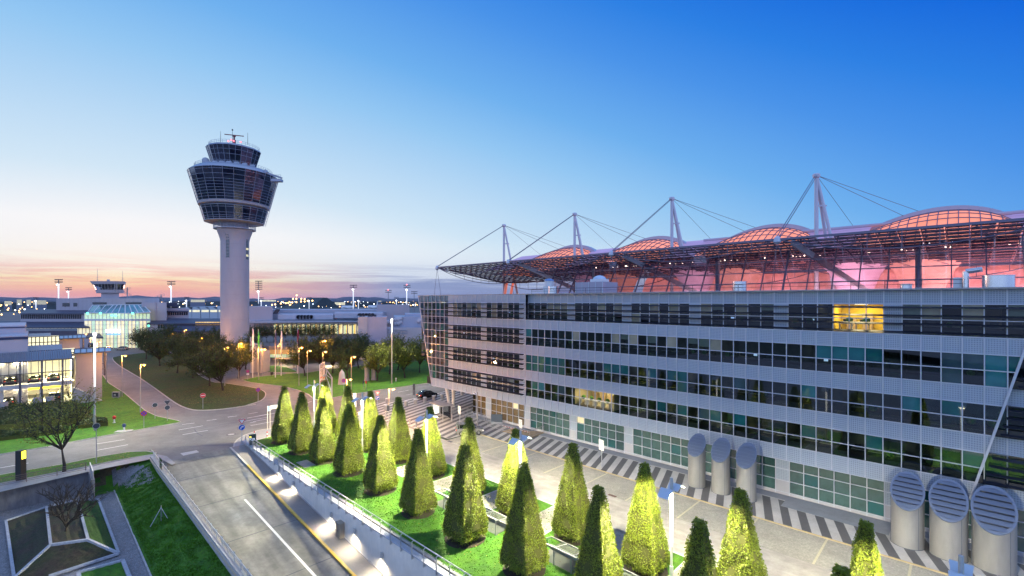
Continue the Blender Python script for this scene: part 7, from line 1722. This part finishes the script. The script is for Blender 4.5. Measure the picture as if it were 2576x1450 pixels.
# bus shelter, trolley stack, railings under the overhang, crowd barriers
p = W(cv(300, 880)); q = W(cv(440, 935)); ax = (q-p).normalized(); nrm = Vector((-ax.y, ax.x, 0)); L = 3.6; p = q-ax*L
t_ = thing('bus_shelter', 'small glass bus shelter with flat roof beside the columns', 'bus shelter', p); m2 = MB()
for a_, b_ in ((0, 0), (L, 0), (0, 1.6), (L, 1.6)): m2.tube(p+ax*a_+nrm*b_, p+ax*a_+nrm*b_+UP*2.5, .06)
m2.build('post', steel, t_); MB().ob(p-ax*.4-nrm*.3+UP*2.5, ax*(L+.8), nrm*2.2, UP*.12).build('roof', M('shelter_roof', (.25, .24, .23), .5), t_); m2 = MB(); m2.ob(p+nrm*1.6+UP*.3, ax*L, nrm*.02, UP*2.0); m2.ob(p+UP*.3, nrm*1.6, ax*.02, UP*2); m2.build('glass', clear('shelter_glass', (.9, .93, .9), .08), t_); MB().ob(p+ax*.5+nrm*1.1+UP*.45, ax*2.4, nrm*.35, UP*.06).build('bench', galv, t_)
MB().ob(p+ax*.15+nrm*.1+UP*.6, ax*.06, nrm*1.2, UP*1.6).build('poster', MATS['poster_lit'], t_)
p = W(cv(565, 800)); t_ = thing('trolley_stack', 'stack of luggage trolleys at the foot of the splayed columns', 'trolleys', p); m2 = MB()
for k in range(5):
    o = p+D2*k*.3+D1*-.3
    m2.path([o+UP*.15, o+UP*1.05, o+D1*.6+UP*1.05, o+D1*.6+UP*.15], .03, 5); m2.path([o+UP*.25, o-D2*.7+UP*.2, o-D2*.7+D1*.6+UP*.2, o+D1*.6+UP*.25], .025, 5)
    for e in (0, .6): m2.tube(o+D1*e-D2*.6+UP*.1-D1*.03, o+D1*e-D2*.6+UP*.1+D1*.03, .1)
m2.build('trolley_frame', galv, t_); MB().ob(p+D1*.02+UP*.75-D2*.04, D1*.4, D2*.03, UP*.3).build('panel', ink, t_)
p = W(cv(940, 985)); t_ = thing('camera_post', 'tall grey post with a camera dome at the building corner', 'camera post', p); zt = A(cv(940, 510), p.y).z; m2 = MB(); m2.tube(p, p+UP*zt, .09, .08, 10); m2.build('pole', sod_pole, t_, smooth=True); m2 = MB(); m2.tube(p+UP*(zt-.1), p+UP*(zt-.1)+D1*.7, .05); m2.ball(p+UP*(zt-.25)+D1*.7, .22, 10, 6); m2.build('camera', white_metal, t_, smooth=True)
def rail_run(pts, lab, hh=1.1, bars=5):
    t_ = thing('steel_railing', lab, 'railing', pts[0]); m2 = MB(); m3 = MB()
    for a, b in zip(pts, pts[1:]):
        n = max(1, int((b-a).length/1.5))
        for k in range(n+1): q = a.lerp(b, k/n); m2.tube(q, q+UP*hh, .03, None, 6)
        for k in range(bars): m3.tube(a+UP*(hh-k*.2), b+UP*(hh-k*.2), .028 if k == 0 else .014, None, 5)
    m2.build('post', galv, t_); m3.build('rail', galv, t_)
rail_run([W(cv(690, 890)), W(cv(940, 985)), W(cv(1075, 960))], 'steel railing in front of the glass corner beside the camera post'); rail_run([W(cv(790, 820)), W(cv(860, 870)), W(cv(1140, 950))], 'steel railing running along the glass corner of the office building')
tape = M('barrier_tape', (.75, .72, .70), .5); 
def barrier(a, b, lab, tp=True):
    t_ = thing('crowd_barrier', lab, 'barrier', a, 'crowd barriers before the facade'); ax = (b-a).normalized(); L = (b-a).length; nrm = Vector((-ax.y, ax.x, 0)); m2 = MB(); m2.path([a+UP*.2, a+UP*1.1, b+UP*1.1, b+UP*.2, a+UP*.2], .025, 6); n = int(L/.13)
    for k in range(1, n): q = a+ax*L*k/n; m2.tube(q+UP*.2, q+UP*1.1, .009, None, 4)
    m2.build('frame', galv, t_); m2 = MB()
    for e in (.2, L-.2): q = a+ax*e; m2.path([q-nrm*.35+UP*.02, q+UP*.3, q+nrm*.35+UP*.02], .02, 5)
    m2.build('foot', galv, t_)
    if tp:
        m2 = MB()
        for k in range(10): m2.ob(a+ax*L*k/10+UP*.85+nrm*.03, ax*L/10, nrm*.004, UP*.07, k % 2)
        m2.build('tape', [tape, red_m], t_)
A0, A1, A2, A3 = W(cv(1090, 1010)), W(cv(1300, 1075)), W(cv(1700, 1180)), W(cv(1905, 1095))
am_ = A1.lerp(A2, .5)
barrier(A0, A1, 'crowd barrier nearest the building corner', False); barrier(A1, am_, 'taped crowd barrier, middle left of the line'); barrier(am_, A2, 'taped crowd barrier, middle right of the line'); barrier(A2, A3, 'crowd barrier turned toward the facade', False)
m2 = MB(); q = [A1+UP*.03, A2+UP*.03, A3.lerp(A2, .2)+D2*1.2+UP*.03, A1+D2*1.9+UP*.03]; m2.rings([[v-UP*.02 for v in q], q]); struct(m2.build('sand_patch', M('sand', (.32, .22, .10), .8, nz=(2, .2))))
p = W(cq(-150, 470)); nb = thing('banner', 'slate-blue banner board leaning before the ground floor glazing', 'banner', FS(-58, 52, 0)); a = W(cv(1140, 960)); MB().ob(a+UP*.2, (W(cv(1300, 960))-a), D2*.05, UP*1.3).build('board', M('banner_slate', (.06, .08, .11), .5), nb); MB().ob(a+UP*0+D2*.05, (W(cv(1300, 960))-a), D2*.25, UP*.2).build('foot', galv, nb)
# glass canopies over the stairs in the lawn
cg_ = clear('stair_glass', (.72, .82, .76), .10); 
def stair_canopy(s0, s1, c0_, c1_, lab):
    t_ = thing('stair_canopy', lab, 'glass canopy', FS(s0, c0_, .15), 'glass canopies over the stairs in the lawn'); m2 = MB(); m3 = MB(); n = max(2, int((s1-s0)/1.5))
    def q(k, e): s_ = s0+(s1-s0)*k/n; return FS(s_, c0_ if e == 0 else c1_, 1.45 if e == 0 else 1.15)
    for k in range(n): m3.face([q(k, 0), q(k+1, 0), q(k+1, 1), q(k, 1)])
    for k in range(n+1): m2.bar(q(k, 0)-UP*.03, q(k, 1)-UP*.03, .06, .08); m2.tube(FS(s0+(s1-s0)*k/n, c0_, -.1), q(k, 0), .04)
    m2.bar(q(0, 0), q(n, 0), .12, .16); m2.bar(q(0, 1), q(n, 1), .08, .1); m2.bar(FS(s0, c1_, .3), FS(s1, c1_, .3), .12, .5)
    m2.build('frame', galv, t_); m3.build('glass', cg_, t_)
    m2 = MB(); m2.face([FS(s0, c0_+.05, .19), FS(s1, c0_+.05, .19), FS(s1, c1_+1.5, .19), FS(s0, c1_+1.5, .19)]); m2.build('stairwell', M('stairwell_grey', (.10, .105, .105), .7) if 'stairwell_grey' not in MATS else MATS['stairwell_grey'], t_)
stair_canopy(-37.2, -28.3, 27.2, 28.7, 'long glass stair canopy beside the middle wing-topped lamp'); stair_canopy(-23.6, -14, 27.2, 28.8, 'long glass stair canopy near the front clipped trees')
sg2 = FS(-58.5, 22.4, .18); tag(MB().ob(sg2, -D1*2.6, D2*1.3, UP*.05).build('lawn_hatch', galv), 'flat steel hatch in the lawn between the first clipped trees', 'hatch')
# floor gully
gu = MB(); q = W(c3(1500, 782)); gu.ob(q+UP*.01, -D1*.9, D2*.35, UP*.02); tag(gu.build('drain_grate', M('rusty_grate', (.12, .06, .04), .7)), 'rusty drain grate in the paved lane', 'grate')
gu = MB(); q = W(cv(500, 1217)); gu.ob(q+UP*.01, -D1*.9, D2*.4, UP*.02); tag(gu.build('drain_grate', dark_steel), 'dark drain grate near the silver car', 'grate')

# ================================================================ cars
def car(lab, col, loc, rz, L=4.4, Wd=1.83, Hh=1.6, roofbox=False, metal=.4, kind='suv', name='parked_car'):
    t_ = thing(name, lab, 'car', (0, 0, 0)); paint = M('paint_'+lab.split()[0]+str(len(MATS)), col, .22, metal, ior=1.6); gl = MATS.get('car_glass') or M('car_glass', (.01, .013, .016), .05, ior=1.7)
    x0 = -L/2; w = Wd/2
    # stations: x, z low, z belt, half width low, half width belt
    st = [(0, .5, .78, .72), (.06, .34, .92, .86), (.3, .26, 1.0, .97), (.8, .24, 1.03, 1.0), (1.6, .24, 1.02, 1.0), (2.6, .24, 1.0, 1.0), (3.2, .25, .96, .98), (3.9, .27, .86, .94), (4.2, .34, .76, .84), (4.38, .46, .64, .68)]
    rg = []
    for x, zl, zb, k in st: x = x0+x*L/4.4; zb *= Hh/1.6; rg.append([(x, -w*k*.9, zl), (x, w*k*.9, zl), (x, w*k, (zl+zb)/2), (x, w*k*.97, zb-.06), (x, w*k*.86, zb), (x, -w*k*.86, zb), (x, -w*k*.97, zb-.06), (x, -w*k, (zl+zb)/2)])
    MB().rings(rg).build('body', paint, t_, smooth=True, local=True)
    if kind == 'van': gs = [(.12, 1.0, .9), (.2, 1.55, .8), (.5, 1.62, .78), (2.3, 1.62, .78), (2.7, 1.5, .78), (3.3, .96, .86)]
    else: gs = [(.2, 1.0, .88), (.75, 1.48, .72), (1.3, 1.58, .7), (2.2, 1.58, .7), (2.7, 1.44, .74), (3.35, .95, .86)]
    rf_ = []; zb = .95*Hh/1.6
    for x, zt, k in gs: x = x0+x*L/4.4; zt *= Hh/1.6; rf_.append([(x, -w*.88, zb), (x, w*.88, zb), (x, w*k*.98, max(zb+.01, zt-.07)), (x, w*k*.86, max(zb+.02, zt)), (x, -w*k*.86, max(zb+.02, zt)), (x, -w*k*.98, max(zb+.01, zt-.07))])
    MB().rings(rf_).build('cabin', gl, t_, smooth=True, local=True)
    m2 = MB()
    up_ = [[(r[3][0], r[3][1], r[3][2]+.012), (r[4][0], r[4][1], r[4][2]+.012)] for r in rf_[1:-1]]
    for a, b in zip(up_, up_[1:]): m2.face([a[0], b[0], b[1], a[1]])
    for sg_ in (2, 5):
        for a, b in zip(rf_, rf_[1:]): m2.bar(Vector(a[sg_]), Vector(b[sg_]), .07, .07)
    for j in (1, 2, 3):
        for sg_ in ((1, 2), (0, 5)):
            if j != 1 or kind == 'van': m2.bar(Vector(rf_[j][sg_[0]]), Vector(rf_[j][sg_[1]]), .09, .06)
    m2.build('roof', paint, t_, local=True)
    m2 = MB()
    for sg_ in (-1, 1): m2.tube((x0+L*.2, sg_*w*.66, 1.62*Hh/1.6), (x0+L*.55, sg_*w*.66, 1.62*Hh/1.6), .025)
    m2.build('roof_rail', galv, t_, local=True)
    for x in (x0+L*.185, x0+L*.80):
        for sg_ in (-1, 1):
            m2 = MB(); m2.tube((x, sg_*(w-.2), .33), (x, sg_*(w+.015), .33), .34, None, 20); wh = m2.build('wheel', rubber, t_, local=True)
            m2 = MB(); m2.tube((x, sg_*(w-.1), .33), (x, sg_*(w+.02), .33), .15, None, 12)
            for a_ in range(5): an_ = a_*1.2566; m2.bar((x, sg_*(w+.022), .33), (x+.23*math.cos(an_), sg_*(w+.022), .33+.23*math.sin(an_)), .03, .07, up=Vector((0, 1, 0)))
            m2.build('rim', M('alloy', (.6, .58, .55), .3, .8) if 'alloy' not in MATS else MATS['alloy'], wh, local=True)
    for sg_ in (-1, 1):
        MB().ob((x0+.0, sg_*w*.72-.12, .72), (.12, 0, 0), (0, .24, 0), (0, 0, .22)).build('tail_light', M('tail_red', (.5, .03, .02), .2, emit=((1, .08, .04), .5)) if 'tail_red' not in MATS else MATS['tail_red'], t_, local=True)
        MB().ob((x0+L-.26, sg_*w*.7-.16, .58), (.16, 0, 0), (0, .3, 0), (0, 0, .14)).build('headlight', M('head_glass', (.75, .75, .8), .1) if 'head_glass' not in MATS else MATS['head_glass'], t_, local=True)
        MB().ob((x0+L*.66, sg_*(w+.0)-.0 if sg_ > 0 else -w-.18, .98), (.12, 0, 0), (0, .18, 0), (0, 0, .12)).build('mirror', paint, t_, local=True)
    MB().ob((x0-.02, -.26, .55), (.02, 0, 0), (0, .52, 0), (0, 0, .12)).build('number_plate', sign_w, t_, local=True)
    m2 = MB(); m2.bx(x0-.01, x0+.1, -w*.8, w*.8, .3, .5); m2.bx(x0+L-.16, x0+L-.01, -w*.6, w*.6, .32, .5); m2.build('bumper', plastic_black, t_, local=True)
    t_.location = loc; t_.rotation_euler = (0, 0, rz); return t_
a, b = W(cn(1790, 412)), W(cn(1995, 375)); ctr = (a+b)/2+Vector((0, .85, 0)); car('black estate car stopped on the road beside the steel bollards', (.006, .008, .014), Vector((ctr.x, ctr.y, .0)), math.atan2(b.y-a.y, b.x-a.x)+.0)
a = W(cv(600, 1170)); q = a+D2*1.4+D1*-.2; car('silver boxy car parked on the cobbled bay behind a clipped tree', (.42, .40, .36), Vector((q.x, q.y, .02))+Vector((1.0, 1.2, 0)), math.atan2(D2.y, D2.x)-.62, 4.2, 1.8, 1.68, kind='van', metal=.55)
q = W(c1(1205, 1012)); car('pale car with lit headlights near the glowing atrium', (.6, .52, .38), Vector((q.x, q.y+1, .0)), math.pi, kind='suv')
hl = MB(); q2 = W(c1(1150, 1010)); hl.ball((q.x-2.6, q.y+.3, .7), .4, 8, 6); tag(hl.build('headlight_beam', MATS['floodlight']), 'white glaring headlamp on the pale car', 'headlight') if False else None
q = gpt(130, 5); car('dark car inside the lit lower parking deck at left', (.03, .032, .035), Vector((q.x, q.y, .15)), R(128)); q = gpt(700, 5); car('tall dark car inside the lit lower parking deck near the stair', (.035, .035, .03), Vector((q.x, q.y, .15)), R(134), Hh=1.75, kind='van')
for k, (x, lab) in enumerate(((140, 'dark car on the upper parking deck, leftmost in the row'), (450, 'dark car on the upper parking deck, middle of the row'), (690, 'dark car on the upper parking deck, rightmost in the row'))): q = gpt(x, 4.0); car(lab, (.02, .022, .025), Vector((q.x, q.y, zf)), R(134))
q = W(cv(770, 490)); car('black car half hidden under the building overhang', (.008, .009, .012), Vector((q.x+.9, q.y+2.5, 0)), R(20))
for k, (x, y, lab) in enumerate(((960, 985, 'dark van waiting at the far bend before the atrium'), )): q = W(c1(x, y)); car(lab, (.02, .02, .025), Vector((q.x, q.y, 0)), R(0), 5.0, 1.95, 2.1, kind='van')
p = W(cf(1350, 1000)); t_ = thing('wooden_shelter', 'small flat-roofed shelter beside the lit passage', 'shelter', p); m2 = MB()
for dx in (-3, 2.6):
    for dy in (0, 2): m2.tube(p+Vector((dx, dy, 0)), p+Vector((dx, dy, 2.6)), .1)
m2.build('post', dark_steel, t_); MB().ob(p+Vector((-3.6, -.5, 2.6)), (6.6, 0, 0), (0, 3, 0), (0, 0, .15)).build('roof', M('shelter_amber', (.4, .28, .15), .6), t_)
p = W(c4(452, 992)); t_ = thing('waste_bin', 'small black waste bin on the lawn by the flagpoles', 'bin', p); MB().lathe(p, [(.05, 0), (.05, .6), (.3, .65), (.36, 1.4)], 12).build('bin', plastic_black, t_)
gw_ = MB(); tr2 = A(c4(440, 640), 215); 
for k in range(9): a_ = A(c4(440+k*22, 655), 212); b_ = A(c4(440+(k+1)*22, 655), 212); m_ = (a_+b_)/2+UP*4.5; gw_.tube(a_, m_, .15, None, 5); gw_.tube(m_, b_, .15, None, 5)
tag(gw_.build('zigzag_fence', MATS['tower_frame']), 'pale zigzag steel fence under the far tree row', 'fence')

# ================================================================ evening haze over the far plain
hz_m = bpy.data.materials.new('haze'); hz_m.use_nodes = True; T = hz_m.node_tree; T.nodes.clear()
pv = T.nodes.new('ShaderNodeVolumePrincipled'); pv.inputs['Color'].default_value = (.92, .92, 1, 1); pv.inputs['Density'].default_value = 3.2e-5; pv.inputs['Anisotropy'].default_value = .3
T.links.new(pv.outputs[0], T.nodes.new('ShaderNodeOutputMaterial').inputs['Volume'])
hb = MB().bx(-7700, 7700, -80, 7800, -5, 170); tag(hb.build('haze', hz_m), kind='stuff')
